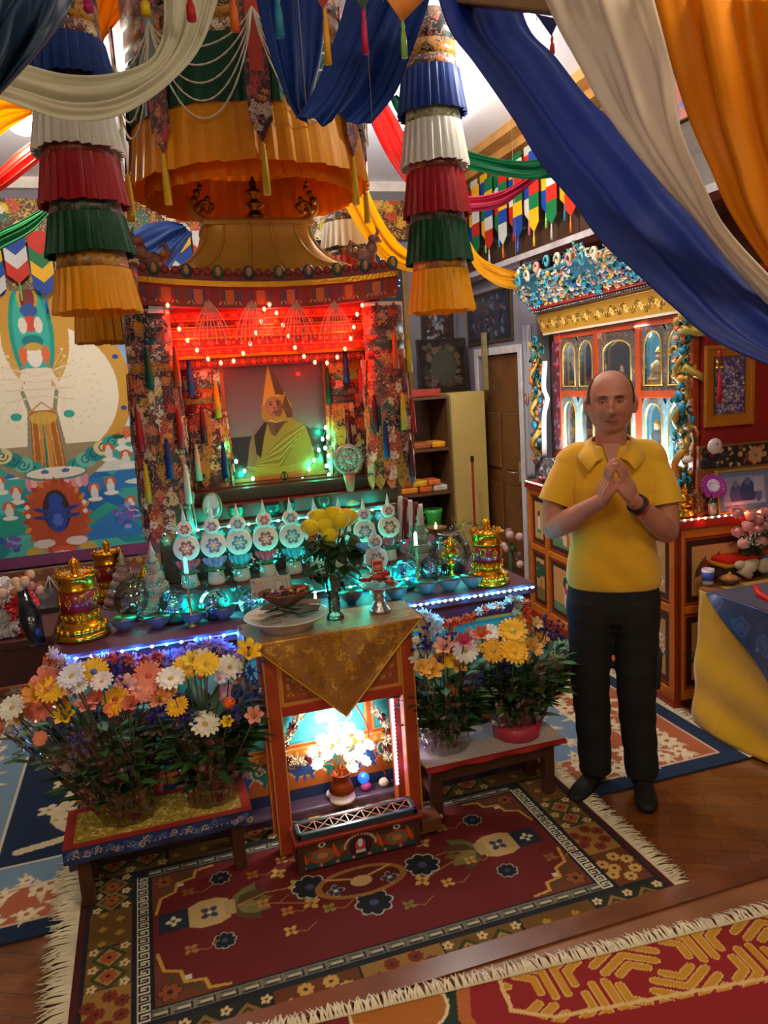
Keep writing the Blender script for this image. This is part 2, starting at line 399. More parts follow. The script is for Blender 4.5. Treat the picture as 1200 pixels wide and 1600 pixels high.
# ================================================================== THE ROOM
def wood_floor():
    m, nt, b = _base('oak_parquet'); N, L = nt.nodes, nt.links
    tc = N.new('ShaderNodeTexCoord'); mp = N.new('ShaderNodeMapping'); mp.inputs['Rotation'].default_value = (0, 0, .5)
    L.new(tc.outputs['Object'], mp.inputs['Vector'])
    br = N.new('ShaderNodeTexBrick'); br.inputs['Scale'].default_value = 3.2; br.inputs['Mortar Size'].default_value = .004
    br.inputs['Color1'].default_value = (*lin('7a4518'), 1); br.inputs['Color2'].default_value = (*lin('643610'), 1); br.inputs['Mortar'].default_value = (*lin('3a1d08'), 1)
    L.new(mp.outputs[0], br.inputs['Vector'])
    n = N.new('ShaderNodeTexNoise'); n.inputs['Scale'].default_value = 5; n.inputs['Detail'].default_value = 6; mp2 = N.new('ShaderNodeMapping'); mp2.inputs['Scale'].default_value = (1, 9, 1)
    L.new(mp.outputs[0], mp2.inputs['Vector']); L.new(mp2.outputs[0], n.inputs['Vector'])
    mx = N.new('ShaderNodeMixRGB'); mx.blend_type = 'OVERLAY'; mx.inputs[0].default_value = .45; L.new(br.outputs['Color'], mx.inputs[1]); L.new(n.outputs['Fac'], mx.inputs[2])
    L.new(mx.outputs[0], b.inputs['Base Color']); b.inputs['Roughness'].default_value = .3; b.inputs['Coat Weight'].default_value = .3
    return m
WOODF = wood_floor()
WALL = mat('837f8c', .85, var=.05); WALLB = mat('6f6560', .85, var=.08); CEIL = mat('e9e9f2', .9, var=.03, vs=2)
DKWOOD = mat('3a2212', .45, var=.3, vs=9); MIDWOOD = mat('8a5a2c', .5, var=.2, vs=8); BEAMW = mat('b98646', .5, var=.2, vs=5)
struct(MB(WOODF).box(-3.2, 3.6, 1.75, 7.0, -.1, 0).build('floor'))
struct(MB(mat('8a5a38', .4, var=.2, vs=6, coat=.2)).box(-3.2, 3.6, -3.0, 1.87, -.1, .115).build('floor'))
nb = MB(mat('6b3d1f', .3, var=.25, vs=10, coat=.4))
nb.tube([(-3.2, 1.875, .10), (3.6, 1.84, .10)], .022, 12).box(-3.2, 3.6, 1.80, 1.875, .112, .123)
struct(nb.build('trim_1'))
struct(MB(WALL).box(-3.2, 3.6, 6.7, 6.8, 0, 3.6).build('wall_back'))
struct(MB(WALLB).box(-3.3, -3.2, -3.0, 6.8, 0, 3.6).build('wall_left'))
# right side: the wall with the door, then an alcove behind the altar cabinet, under a header
DX = 2.86
w = MB(WALL)
w.box(DX, DX+.1, 6.25, 6.8, 0, 3.5).box(DX, DX+.1, 5.5, 6.25, 1.93, 3.5).box(DX, DX+.1, 5.2, 5.5, 0, 3.5)
struct(w.build('wall_right'))
struct(MB(WALLB).box(DX+.09, 3.6, 5.21, 5.25, 0, 2.62).build('wall_alcove_end'))
struct(MB(mat('70503e', .85, var=.1)).box(3.45, 3.55, -3.0, 5.2, 0, 3.6).build('wall_alcove'))
struct(MB(WALLB).box(DX+.01, 3.45, 0.6, 5.2, 2.62, 2.70).build('ceiling_alcove'))
struct(MB(WALLB).box(DX, DX+.1, 0.6, 5.2, 2.70, 3.46).build('wall_right_upper'))
b = MB(DKWOOD).box(DX-.10, DX, 0.6, 6.7, 2.60, 2.78).use(mat('a8a0a4', .8)).box(DX-.16, DX, 0.6, 6.7, 2.56, 2.60)
struct(b.build('trim_2'))
struct(MB(CEIL).box(-3.2, 3.6, 1.0, 6.8, 3.46, 3.56).build('ceiling'))
struct(MB(mat('d8c4a2', .9, var=.03)).box(-3.2, 3.6, -3.0, 1.0, 3.46, 3.56).build('ceiling'))
cb = MB(BEAMW).box(DX-.12, DX, 0.6, 6.7, 3.34, 3.46).box(DX-.25, DX-.12, .6, 6.7, 3.40, 3.46)
cb.use(mat('e0d6cc', .7)).box(-3.2, DX-.12, 6.62, 6.7, 3.38, 3.46)
struct(cb.build('trim_3'))
# beam over the step, near the photographer, that carries the three big drapes
bm = MB(mat('8a6a4c', .6, var=.15)).beam(at(700, -30, y=2.05), at(1330, 18, y=1.12), .05, .10)
struct(bm.build('trim_4', bevel=.006))
# door in the right wall
d = MB(mat('6b4420', .5, var=.2, vs=6)).box(DX+.03, DX+.07, 5.50, 6.25, 0.0, 1.93)
for z0, z1 in ((.15, .85), (.98, 1.45)):
    for y0, y1 in ((5.58, 5.84), (5.91, 6.17)):
        d.box(DX+.012, DX+.03, y0, y1, z0, z1)
do = struct(d.build('door_1', bevel=.008))
h = MB(mat('c9c4bc', .25, .9)).tube([(DX+.0, 5.56, .98), (DX-.05, 5.56, .98), (DX-.05, 5.66, .98)], .009, 8).cbox((DX+.02, 5.56, .98), (.02, .05, .16))
tag(h.build('door_handle', do), 'silver lever handle')
tr = MB(mat('c9c4c6', .6)).box(DX-.015, DX, 6.25, 6.31, 0, 1.99).box(DX-.015, DX, 5.44, 5.50, 0, 1.99).box(DX-.015, DX, 5.50, 6.25, 1.93, 1.99)
struct(tr.build('trim_5', bevel=.004))

# ================================================================== CARPETS
WORLD = lambda x0, y0: (lambda px, py, z=0.0: (at(px, py, z=z)[0]-x0, at(px, py, z=z)[1]-y0))
PILE = painted(.95, .5, 900)
def fringe_mesh(x, y0, y1, ln, sgn, z, n, seed):
    """one end of a carpet: a soft mat of twisted cotton ends"""
    r = random.Random(seed); m = MB(mat('d9cdb0', .95, var=.1))
    for i in range(n):
        yy = y0+(y1-y0)*(i+.5)/n; a = r.uniform(-.5, .5); l = ln*r.uniform(.75, 1.1)
        m.tube([(x-sgn*.005, yy, z+.006), (x+sgn*l*.5, yy+a*.2*l, z+.008), (x+sgn*l, yy+a*l*.7, z+.003)], [.0035, .0032, .0015], 4)
    return m
# --- red carpet in front of the altar
RX0, RX1, RY0, RY1 = -.40, 1.57, 1.90, 2.985
Wd, Hd = RX1-RX0, RY1-RY0
c = Cv(Wd, Hd, 290, '4a0f10')
bx0, bx1, by0, by1 = .03, Wd-.03, .0, Hd-.0
c.rect(bx0, by0, bx1, by1, '181c24')
bord = ['7a5a1c', '2c3318', '6a3f16', '8a6a3a', '7a5a1c', '3a3414']
def block(x0, y0, x1, y1, k):
    w, h = x1-x0, y1-y0; t = k % 5; cx, cy = (x0+x1)/2, (y0+y1)/2
    c.rect(x0, y0, x1, y1, ['6b4a16', '20281a', '6a3512', '9a7434', '71531c'][t])
    L = max(w, h); along = w >= h; q = min(w, h)
    def P(u, v): return (x0+u*w, y0+v*h) if along else (x0+v*w, y0+u*h)
    if t in (1, 4):
        for i in range(2):
            x, y = P(.27+.46*i, .5); c.poly([(x-.42*q, y), (x, y-.42*q), (x+.42*q, y), (x, y+.42*q)], '8a6a30' if t == 1 else '34401c')
            c.poly([(x-.3*q, y), (x, y-.3*q), (x+.3*q, y), (x, y+.3*q)], '2b3a1c' if t == 1 else 'a88a50'); c.flower(x, y, .2*q, 8, 'a8501c', '1a2030')
        for u, v in ((.5, .15), (.5, .85), (.05, .15), (.05, .85), (.95, .15), (.95, .85)):
            x, y = P(u, v); c.flower(x, y, .13*q, 5, 'd9c08a', '7a3010')
    elif t in (2, 3):
        for u, v in ((.18, .5), (.5, .3), (.82, .55), (.36, .8), (.66, .82), (.34, .12), (.68, .1)):
            x, y = P(u, v); c.flower(x, y, .18*q, 8, 'c8a050' if t == 2 else '7a2c14', '3a2010')
    else:
        for i in range(5):
            x, y = P(.1+.2*i, .3+.4*(i % 2)); c.rect(x-.07*q, y-.05*q, x+.12*q, y+.05*q, 'a8842e'); c.rect(x-.03*q, y-.1*q, x+.05*q, y+.1*q, 'a8842e')
k = 0
for yb0, yb1 in ((.0, .155), (Hd-.165, Hd)):
    nbk = 7; xs = np.linspace(bx0+.01, bx1-.01, nbk+1)
    for i in range(nbk): block(xs[i]+.004, yb0+.004, xs[i+1]-.004, yb1-.008, k); k += 1
    k += 2
for xb0, xb1 in ((bx0+.01, .185), (Wd-.185, bx1-.01)):
    ys = np.linspace(.16, Hd-.17, 5)
    for i in range(4): block(xb0+.004, ys[i]+.003, xb1-.004, ys[i+1]-.003, k); k += 1
fx0, fx1, fy0, fy1 = .185, Wd-.185, .16, Hd-.17
c.rect(fx0, fy0, fx1, fy1, '10151f')
c.rect(fx0+.012, fy0+.012, fx1-.012, fy1-.012, '77735f')
for yy in (fy0+.012, fy1-.045):         # grey side fret: dark hooks on grey
    x = fx0+.05
    while x < fx1-.06:
        c.rect(x, yy+.004, x+.045, yy+.009, '1a2130'); c.rect(x+.01, yy+.014, x+.05, yy+.019, 'c9c2a4'); c.rect(x+.05, yy+.003, x+.056, yy+.03, '1a2130'); c.rect(x, yy+.025, x+.04, yy+.029, '1a2130'); x += .066
for xx in (fx0+.010, fx1-.056):         # key fret at the ends
    c.rect(xx, fy0+.01, xx+.046, fy1-.01, '12161e'); y = fy0+.015
    while y < fy1-.04:
        P = [(xx+.005, y), (xx+.04, y), (xx+.04, y+.024), (xx+.015, y+.024), (xx+.015, y+.012), (xx+.028, y+.012)]
        c.line(P, .0058, 'd8d0b4'); c.line([(xx+.005, y), (xx+.005, y+.034)], .0055, 'd8d0b4'); y += .037
c.rect(fx0+.056, fy0+.048, fx1-.056, fy1-.048, '10151f')
gx0, gx1, gy0, gy1 = fx0+.064, fx1-.064, fy0+.056, fy1-.056
c.rect(gx0, gy0, gx1, gy1, '6a1210')
for cx, cy, sx, sy in ((gx0, gy0, 1, 1), (gx1, gy0, -1, 1), (gx0, gy1, 1, -1), (gx1, gy1, -1, -1)):
    c.poly([(cx, cy), (cx+sx*.2, cy), (cx+sx*.15, cy+sy*.05), (cx+sx*.1, cy+sy*.055), (cx+sx*.07, cy+sy*.12), (cx+sx*.03, cy+sy*.13), (cx, cy+sy*.2)], '6b3518')
    c.line([(cx+sx*.22, cy+sy*.012), (cx+sx*.16, cy+sy*.02), (cx+sx*.15, cy+sy*.06), (cx+sx*.09, cy+sy*.07), (cx+sx*.08, cy+sy*.12), (cx+sx*.03, cy+sy*.14), (cx+sx*.012, cy+sy*.22)], .011, 'c39a3c')
    c.line([(cx+sx*.14, cy+sy*.02), (cx+sx*.12, cy+sy*.05), (cx+sx*.06, cy+sy*.055), (cx+sx*.05, cy+sy*.11)], .009, '3c4a2a')
    c.flower(cx+sx*.045, cy+sy*.045, .036, 6, '8e4a18', '2a1a30', '2a1a1a')
    c.rect(cx+sx*.1-.01, cy+sy*.085-.01, cx+sx*.1+.01, cy+sy*.085+.01, 'cfc8a8')
Q = WORLD(RX0, RY0)
def vase(px, py, s):
    x, y = Q(px, py); 
    c.rect(x-.12*s-.05 if s > 0 else x+.07, y-.05, x-.07 if s > 0 else x+.12+.05, y+.05, '1c2838'); c.flower(x-s*.12, y, .026, 4, 'd9cda0', '1c2838')
    c.poly([(x-.07, y-.05), (x-.03, y-.07), (x+.03, y-.07), (x+.07, y-.05), (x+.07, y+.05), (x+.03, y+.07), (x-.03, y+.07), (x-.07, y+.05)], 'c2a468')
    c.rect(x+s*.07-.02, y-.04, x+s*.07+.02, y+.04, 'b0955c'); c.flower(x, y, .035, 4, '3a3c66', 'd8c890', None, .78)
    for a, col in ((.9, '6a6a34'), (0, '74602c'), (-.9, '56401c'), (.45, '4e3a18'), (-.45, '7a7440')):
        c.leaf(x+s*.09, y, .13, .07, a if s > 0 else PI-a, col)
    c.line([(x+s*.1, y), (x+s*.2, y+.03), (x+s*.3, y+.02)], .006, 'a87838'); c.line([(x+s*.1, y), (x+s*.22, y-.04), (x+s*.32, y-.08)], .006, 'a87838')
    for dx, dy in ((.31, .03), (.34, -.09), (.26, .12)): c.flower(x+s*dx, y+dy, .032, 4, 'c8a050', '8a5a20', None, .4)
vase(328, 1432, 1); vase(778, 1325, -1)
for px, py in ((345, 1378), (352, 1476), (485, 1392), (660, 1357), (585, 1416), (793, 1366), (738, 1287)):
    x, y = Q(px, py); big = px in (485, 585, 660)
    c.flower(x, y, .062 if big else .036, 8, '10141c', '3a4c6a', 'b9bcb0')
x, y = Q(565, 1382); c.ell(x, y, .17, .085, '9c6a30'); c.ell(x, y, .145, .068, '5a1410'); c.ell(x, y, .04, .03, 'c2a468')
for s in (-1, 1): c.flower(x+s*.1, y-.02, .03, 4, '30345a', 'd9cda0', 'd8c890'); c.line([(x+s*.03, y+.02), (x+s*.12, y+.05)], .01, 'c39a3c')
for px, py, col in ((440, 1350, 'd0a050'), (455, 1461, 'd0a050'), (700, 1385, 'd0a050'), (735, 1350, 'c89a48'), (412, 1418, 'c07830'), (395, 1373, 'a86a28'), (450, 1430, 'c07838'), (690, 1300, 'b08a48'), (640, 1420, '7a7430'), (515, 1425, '8a8440'), (860, 1345, '8a5a28'), (295, 1400, '8a5a28'), (300, 1490, 'a8702c')):
    x, y = Q(px, py); c.flower(x, y, .026, 4, col, '6a3010', None, .78); c.line([(x, y), (x+.05, y-.02), (x+.09, y+.01)], .0045, '9a6a30')
rug = thing('carpet', 'maroon carpet with a vase of flowers at each end, in front of the altar table', 'carpet', (.58, 2.4, 0))
panel_fl('pile', c, RX0, RY0, .016, PILE, rug)
MB(mat('4a0f10', .95)).box(RX0, RX1, RY0, RY1, .010, .0155).build('backing', rug, True)
fr1 = fringe_mesh(RX1-.002, RY0+.02, RY1, .075, 1, .01, 210, 1).build('fringe', rug, True)
fr2 = fringe_mesh(RX0+.002, RY0+.02, RY1, .095, -1, .01, 210, 2).build('fringe', rug, True)

# --- large blue carpet that runs under the altar
BX0, BX1, BY0, BY1 = -1.28, 2.44, 2.60, 5.35
c = Cv(BX1-BX0, BY1-BY0, 165, '0f2b4c'); Wd, Hd = c.W, c.H
c.rect(.09, .09, Wd-.09, Hd-.09, 'd8b49a'); c.rect(.1, .1, Wd-.1, Hd-.1, 'b0603c')
c.rect(.37, .30, Wd-.50, Hd-.30, 'd8cdb4'); c.rect(.38, .31, Wd-.51, Hd-.31, '7390a8'); c.rect(.54, .46, Wd-.68, Hd-.46, 'd8cdb4'); c.rect(.55, .47, Wd-.69, Hd-.47, '0b2444')
r = random.Random(4)
def blossom(x, y, s):
    for i in range(4): c.leaf(x, y, s*1.9, s*.55, r.uniform(0, 6.3), 'd9c7a2')
    c.flower(x, y, s, 5, 'e8d8b4', 'b0603c')
for x0, y0, x1, y1, st, s in ((.14, .14, Wd-.14, .27, .115, .042), (.14, Hd-.27, Wd-.14, Hd-.14, .2, .05), (.14, .3, .34, Hd-.3, .12, .045), (Wd-.48, .16, Wd-.13, Hd-.2, .125, .05),
                           (.42, .34, Wd-.55, .43, .13, .03), (.41, .5, .50, Hd-.5, .14, .034), (Wd-.66, .48, Wd-.53, Hd-.5, .14, .036)):
    x = x0
    while x < x1:
        y = y0
        while y < y1: blossom(x+r.uniform(-.02, .02), y+r.uniform(-.02, .02), s*r.uniform(.8, 1.1)); y += st
        x += st
def bamboo(x, y, a):
    for i in range(9): c.leaf(x, y, r.uniform(.16, .26), .035, a+r.uniform(-1.3, 1.3), 'dccaa0')
    for i in range(3): c.flower(x+r.uniform(-.12, .12), y+r.uniform(-.12, .12), .05, 5, 'e2d3ae', 'c08a68')
for x, y, a in ((.72, .75, .3), (.86, .98, 1.2), (.72, 1.35, .6), (.9, 1.7, .2), (Wd-.86, .62, 2.4), (Wd-1.0, .85, 1.9), (Wd-.85, 1.1, 2.6), (Wd-1.05, 1.4, 2.0), (1.1, .7, 1)): bamboo(x, y, a)
c.line([(.62, .56), (.75, .58), (.9, .62), (.98, .56)], .045, 'd9c7a2')
rug2 = thing('carpet', 'large navy carpet with coral flower border under the altar and the man', 'carpet', (.58, 4, 0))
panel_fl('pile', c, BX0, BY0, .0085, painted(.95, .5, 700), rug2)
MB(mat('0b2038', .95)).box(BX0, BX1, BY0, BY1, .001, .008).build('backing', rug2, True)
fringe_mesh(BX1-.002, BY0, BY1-1.0, .085, 1, .003, 260, 5).build('fringe', rug2, True)

# --- red and yellow carpet on the upper floor, nearest the camera
import itertools
A0, A1 = Vector((.24, 1.775)), Vector((1.66, 1.655)); ang = math.atan2(A1.y-A0.y, A1.x-A0.x)
NW, NH = 2.9, .9
c = Cv(NW, NH, 250, '8c1418')            # u along the fringe end from left to right, v towards the fringe
O = A1 + Vector((math.cos(ang), math.sin(ang)))*.35 - Vector((math.cos(ang), math.sin(ang)))*NW - Vector((-math.sin(ang), math.cos(ang)))*NH
def q2(px, py):
    p = Vector(at(px, py, z=.125)[:2]) - O; return (p.x*math.cos(ang)+p.y*math.sin(ang), -p.x*math.sin(ang)+p.y*math.cos(ang))
yl = 'c08a20'
def chev(x, y, s, a):
    """a three-armed knot of bent bars, as on woven brocade"""
    for k in range(3):
        t = a+k*2*PI/3
        for off, l in ((.22, .92), (.60, .50)):
            d = (math.cos(t), math.sin(t)); e = (math.cos(t+2*PI/3), math.sin(t+2*PI/3))
            o = ((d[0]+e[0])*off*s, (d[1]+e[1])*off*s)
            P = [(x+o[0]+d[0]*l*s, y+o[1]+d[1]*l*s), (x+o[0], y+o[1]), (x+o[0]+e[0]*l*s, y+o[1]+e[1]*l*s)]
            c.line(P, .026, 'd8b060'); c.line(P, .019, yl)
st = .225
for j in range(-1, 8):
    for i in range(-1, 18):
        chev(1.35+i*st+(j % 2)*st/2, NH+.0-j*st*.87, .098, PI/6 + (PI/3 if (i+j) % 2 else 0))
# octagon frame and the rest of the field left of it
p1, p2 = q2(775, 1520), q2(800, 1580)
L_ = [(0, 0), (0, NH), (p1[0]-.0, NH), (p1[0], p1[1]), (p2[0], p2[1]), (p2[0]+.1, p2[1]-.07), (3, p2[1]-.15), (3, 0)]
c.poly(L_, '8c1418')
for P, w_ in (([(p1[0], NH), p1, p2, (p2[0]+.1, p2[1]-.05), (2.55, p2[1]-.11)], .012),): c.line(P, w_, 'd9b478')
c.poly([(2.62, NH), (2.70, NH), (2.44, 0), (2.36, 0)], '5a1214'); c.line([(2.71, NH), (2.45, 0)], .012, 'd9b478'); c.line([(2.61, NH), (2.35, 0)], .012, 'd9b478')
gx, gy = q2(700, 1545)
c.poly([(gx-.42, NH), (gx+.06, NH), (gx+.03, NH-.1), (gx+.06, NH-.22), (gx-.05, NH-.4), (gx-.42, NH-.4)], 'b0602a')
c.poly([(gx-.40, NH), (gx+.02, NH), (gx-.005, NH-.1), (gx+.02, NH-.2), (gx-.08, NH-.38), (gx-.40, NH-.38)], '16301f')
for ex, ey, rx, ry, col in ((gx-.15, NH-.03, .13, .09, 'a8621a'), (gx-.30, NH-.12, .10, .08, 'a8621a'), (gx-.05, NH-.2, .09, .07, 'c08a20'), (gx-.38, NH-.02, .1, .08, '7a1414')):
    c.ell(ex, ey, rx*1.07, ry*1.1, 'd9c89a'); c.ell(ex, ey, rx, ry, col)
rug3 = thing('carpet', 'red carpet with yellow three-armed knot pattern, nearest the camera on the upper floor', 'carpet', (O.x, O.y, .116))
ca, sa = math.cos(ang), math.sin(ang)
surf('pile', lambda U, V: (O.x+U*NW*ca-V*NH*sa, O.y+U*NW*sa+V*NH*ca, .126+0*U), 2, 2, painted(.95, .5, 800), rug3, True, c)
m = MB(mat('8c1418', .95)); e = [O, O+Vector((ca, sa))*NW, O+Vector((ca, sa))*NW+Vector((-sa, ca))*NH, O+Vector((-sa, ca))*NH]
m.add([(p.x, p.y, .116) for p in e]+[(p.x, p.y, .125) for p in e], [(0, 3, 2, 1), (4, 5, 6, 7), (0, 1, 5, 4), (1, 2, 6, 5), (2, 3, 7, 6), (3, 0, 4, 7)]); m.build('backing', rug3, True)
m = MB(mat('d9cdb0', .95, var=.1)); r = random.Random(9); Tn, Nn_ = Vector((ca, sa)), Vector((-sa, ca))
for i in range(560):
    p = e[3]+Tn*(NW*(i+.5)/560); a = r.uniform(-.4, .4); l = .055*r.uniform(.8, 1.15); qv = p+Nn_*l+Tn*a*l
    m.tube([(p.x-Nn_.x*.006, p.y-Nn_.y*.006, .128), ((p.x+qv.x)/2, (p.y+qv.y)/2, .131), (qv.x, qv.y, .120)], [.0036, .0034, .0016], 4)
m.build('fringe', rug3, True)
# ================================================================== THE MAIN ALTAR
ORG = 'b8571c'; REDW = '8e1f14'; TEAL = '1f8f96'
AX0, AX1, AY0, AY1, AZ = -.42, 1.60, 3.0, 4.35, .85
lamp('teal_glow_light', 'POINT', (-.12, 3.20, .89), .6, (0, .85, .8), .02)
lamp('teal_glow_light', 'POINT', (.10, 3.19, .89), .5, (0, .85, .8), .02)
lamp('teal_glow_light', 'POINT', (1.10, 3.19, .89), .5, (0, .85, .8), .02)
lamp('teal_glow_light', 'POINT', (1.32, 3.2, .89), .35, (0, .85, .8), .02)
altar = thing('altar', 'long painted altar with teal panels and blue lights along its front edge', 'altar', (.59, 3.5, 0))
m = MB(mat('6a3a1c', .6, var=.2)); m.box(AX0+.02, AX1-.02, AY0+.01, AY1, .0, AZ-.055); m.build('body', altar, True)
m = MB(mat('4d3a4c', .35, var=.5, vs=9, coat=.3)); m.box(AX0-.03, AX1+.03, AY0-.085, AY0+.02, 0, .055); m.build('plinth', altar, True, bevel=.01)
c = Cv(AX1-AX0-.04, .73, 230, ORG); Wd = c.W
c.rect(0, 0, Wd, .05, '1d2c4e'); c.rect(0, .05, Wd, .185, 'a8581c')
for i in range(15):
    c.cloud(.07+i*.137, .155, .052, '1d6a5c' if i % 2 else '2a4f8a', 'e0c9a0' if i % 2 else 'd8a24a')
    for k in (-1, 0, 1): c.leaf(.07+i*.137+k*.02, .13, .06, .018, -PI/2+k*.35, '1d6a5c' if i % 2 else '2a4f8a')
c.rect(0, .185, Wd, .235, 'c9822a'); c.rect(0, .225, Wd, .235, 'e0a850'); c.rect(0, .185, Wd, .192, '6a1a10')
for i in range(60): c.flower(.02+i*.034, .207, .009, 5, 'e8c46a', '9a3a1c')
for i in range(5):
    x0 = .02+i*.395; c.rect(x0, .245, x0+.37, .66, '1f9aa0'); c.rect(x0+.012, .26, x0+.358, .64, '45b8bc')
    c.ell(x0+.185, .46, .13, .16, '8ac8d8' if i % 2 else '2a9aa0'); c.curl(x0+.1, .4, .05, .012, '1a6a5a'); c.curl(x0+.28, .5, .055, .012, 'c86a4a' if i % 2 else '1a6a5a', 2)
    c.flower(x0+.185, .52, .05, 6, 'e890a8', 'f0e0a0', '1d6a5c'); c.cloud(x0+.25, .34, .035, '4a7ac8', 'e8e0d0')
    c.rect(x0+.372, .235, x0+.393, .66, 'b8571c'); c.frame(x0, .245, x0+.37, .66, .007, 'd8a24a')
c.rect(0, .66, Wd, .73, '5a2438'); c.rect(0, .655, Wd, .668, 'd8a24a')
panel_xz('front_panel', c, AX0+.02, .055, AY0+.004, painted(.45, coat=.2), altar)
m = MB(mat('54273c', .7, var=.15, bump=.2)); m.box(AX0, AX1, AY0-.015, AY1+.02, AZ-.05, AZ-.004); m.build('top_cloth', altar, True, bevel=.006)

# tiers behind the bowls
tier = thing('offering_shelf', 'dark stepped shelf behind the water bowls, lit teal', 'shelf', (.58, 3.4, AZ))
m = MB(mat('3d1a1a', .4, var=.2)); m.box(.0, 1.14, 3.24, 3.62, AZ-.003, .955); m.build('lower_step', tier, True, bevel=.004)
m = MB(mat('4a1c18', .4, var=.2)); m.box(.02, 1.12, 3.44, 3.70, .955, 1.20); m.build('upper_step', tier, True, bevel=.004)
c = Cv(1.10, .09, 260, '5a1c16')
for i in range(19): c.flower(.03+i*.0575, .045, .022, 6, ['c85a6a', '3a9aa8', '8a70a8'][i % 3], 'e8c040', '2a6a3c')
panel_xz('painted_edge', c, .02, 1.105, 3.438, painted(.5), tier)

# lotus torma discs in a row on the step
def torma(px, py, yy, col, name_label, s=1.0):
    X, Y, Z = at(px, py, y=yy); zb = .956 if yy > 3.24 else AZ-.003
    t = thing('torma', name_label, 'offering', (X, Y, zb), 'white offering sculptures with painted flowers'); H = Z-zb
    white = 'ded6c2'
    m = MB(mat(white, .5, var=.04)); m.lathe([(.035*s, 0), (.038*s, .01), (.03*s, H*.4), (.024*s, H-.02), (.004, H)], 14); m.build('stand', t)
    cv = Cv(.12*s, .12*s, 900, white); q = .06*s
    oc = '1d5a3a'; cv.ell(q, q, q*.98, q*.98, white); cv.ell(q, q, q*.66, q*.66, 'cfc6b0'); cv.flower(q, q, q*.58, 6, col, 'f0d060', oc)
    def disc(name, r, zc, k):
        MB(mat(white, .5, var=.04)).lathe([(.0, -.012), (r*.9, -.012), (r, -.006), (r, .006), (r*.9, .012), (0, .012)], 28).build(name+'_rim', t)
        o = t.children[-1] if False else COL.objects[-1]
        o.rotation_euler = (PI/2-.25, 0, 0); o.location = (0, -.02*s, zc)
        g = surf(name, lambda U, V: ((U-.5)*2, 0*U-.0, (V-.5)*2), 2, 2, painted(.5), t, False, None)
        return o
    for nm, r, zc in (('large_disc', .056*s, H), ('small_disc', .034*s, H+.082*s)):
        mb = MB(mat(white, .5, var=.04)); 
        Mx = Matrix.Rotation(PI/2-.22, 4, 'X')
        k0 = len(mb.v); mb.lathe([(.0, -.013), (r*.9, -.013), (r, -.006), (r, .006), (r*.9, .010), (0, .010)], 28)
        mb.v = [tuple(Mx @ Vector(v)+Vector((0, -.015, zc))) for v in mb.v]; mb.build(nm, t)
        rr = r*.62
        def f(U, V, rr=rr, zc=zc):
            th = V*2*PI; R = U*rr; x = R*np.cos(th); z = R*np.sin(th); P = -.030 - 0*x
            return x, P + z*math.sin(.22) - .001, zc + z*math.cos(.22)
        fl = Cv(1, 1, 60, white)
        # polar painting: u = radius, v = angle
        U, V = np.meshgrid(fl.x, fl.y); pet = np.abs(np.cos(V*2*PI*3))
        rad = U
        out = np.array(lin(oc)); pc = np.array(lin(col)); ce = np.array(lin('f0d060')); wh = np.array(lin('e8dcc8'))
        a = np.where((rad < .62+.36*pet)[..., None], out, np.array(lin('d8cfba'))); a = np.where((rad < .5+.36*pet)[..., None] & (pet > .25)[..., None], pc, a)
        a = np.where((rad < .38+.2*pet)[..., None] & (pet > .5)[..., None], wh*.6+pc*.4, a); fl.a = np.where((rad < .2)[..., None], ce, a)
        surf('painted_flower' , f, 2, 2, painted(.5), t, False, fl)
    m = MB(mat(white, .5, var=.04)); m.lathe([(.012*s, H+.105*s), (.009*s, H+.13*s), (.003*s, H+.16*s), (0, H+.175*s)], 10, (0, -.015, 0), 1, .5); m.build('tip', t)
    # petal skirt below the disc
    m = MB(mat(col, .5, var=.1))
    for i in range(-2, 3):
        a = i*.5; m.ball((math.sin(a)*.038*s, -.032*math.cos(a)*s, H-.075*s), (.013*s, .006, .028*s), 8, 6, Matrix.Rotation(a*.7, 3, 'Y'))
    m.use(mat('2a6a3c', .6)).ball((0, -.03*s, H-.105*s), (.045*s, .008, .012*s), 10, 6); m.build('petal_skirt', t)
    return t
TM = [(291, 855, 'c0404a', 'first from the left, in front of the brocade column'), (333, 850, '8a70a0', 'second from the left'), (373, 846, '3a9aa8', 'third from the left, blue flower'),
      (414, 840, 'c0404a', 'fourth from the left, red flower'), (455, 836, '3a9aa8', 'fifth from the left, left of the yellow roses'), (492, 832, 'c0404a', 'half hidden by the yellow roses'),
      (530, 829, '3a9aa8', 'behind the right side of the yellow roses'), (568, 829, '8a70a0', 'with a purple flower, right of the yellow roses'), (606, 822, 'c0404a', 'rightmost of the row')]
for px, py, col, lb in TM: torma(px, py, 3.33, col, 'white gourd shaped offering, ' + lb, 1.0 if px < 480 else .92)
torma(586, 872, 3.17, '9a8070', 'white gourd shaped offering standing lower, behind the red packets', .95)

# ---------------------------------------------------------------- LED strips
def led_strip(name, label, a, b, n, col, glow, en, nl, w=.012, drop=None):
    t = thing(name, label, 'light strip', a); a, b = Vector(a), Vector(b); d = b-a
    MB(mat('c8c8c8', .5)).beam(a, b, w, .004).build('tape', t, True)
    g = MB(emis(glow, 5)).ball((0, 0, 0), (.0075, .006, .006), 8, 6).build('diode', t)
    for i in range(n):
        o = g if i == 0 else g.copy()
        if i: link(o, t)
        o.location = a+d*((i+.5)/n)+Vector((0, -.006, 0))-wloc(t)
    for i in range(nl):
        p = a+d*((i+.5)/nl)+Vector((0, -.02, .012)); lamp(name+'_light', 'POINT', p, en, lin(col), .008)
led_strip('led_strip', 'blue LED strip on the altar edge, left half', (AX0+.01, AY0-.02, AZ-.018), (.30, AY0-.02, AZ-.018), 13, '0a7cff', '8fd8ff', .55, 6)
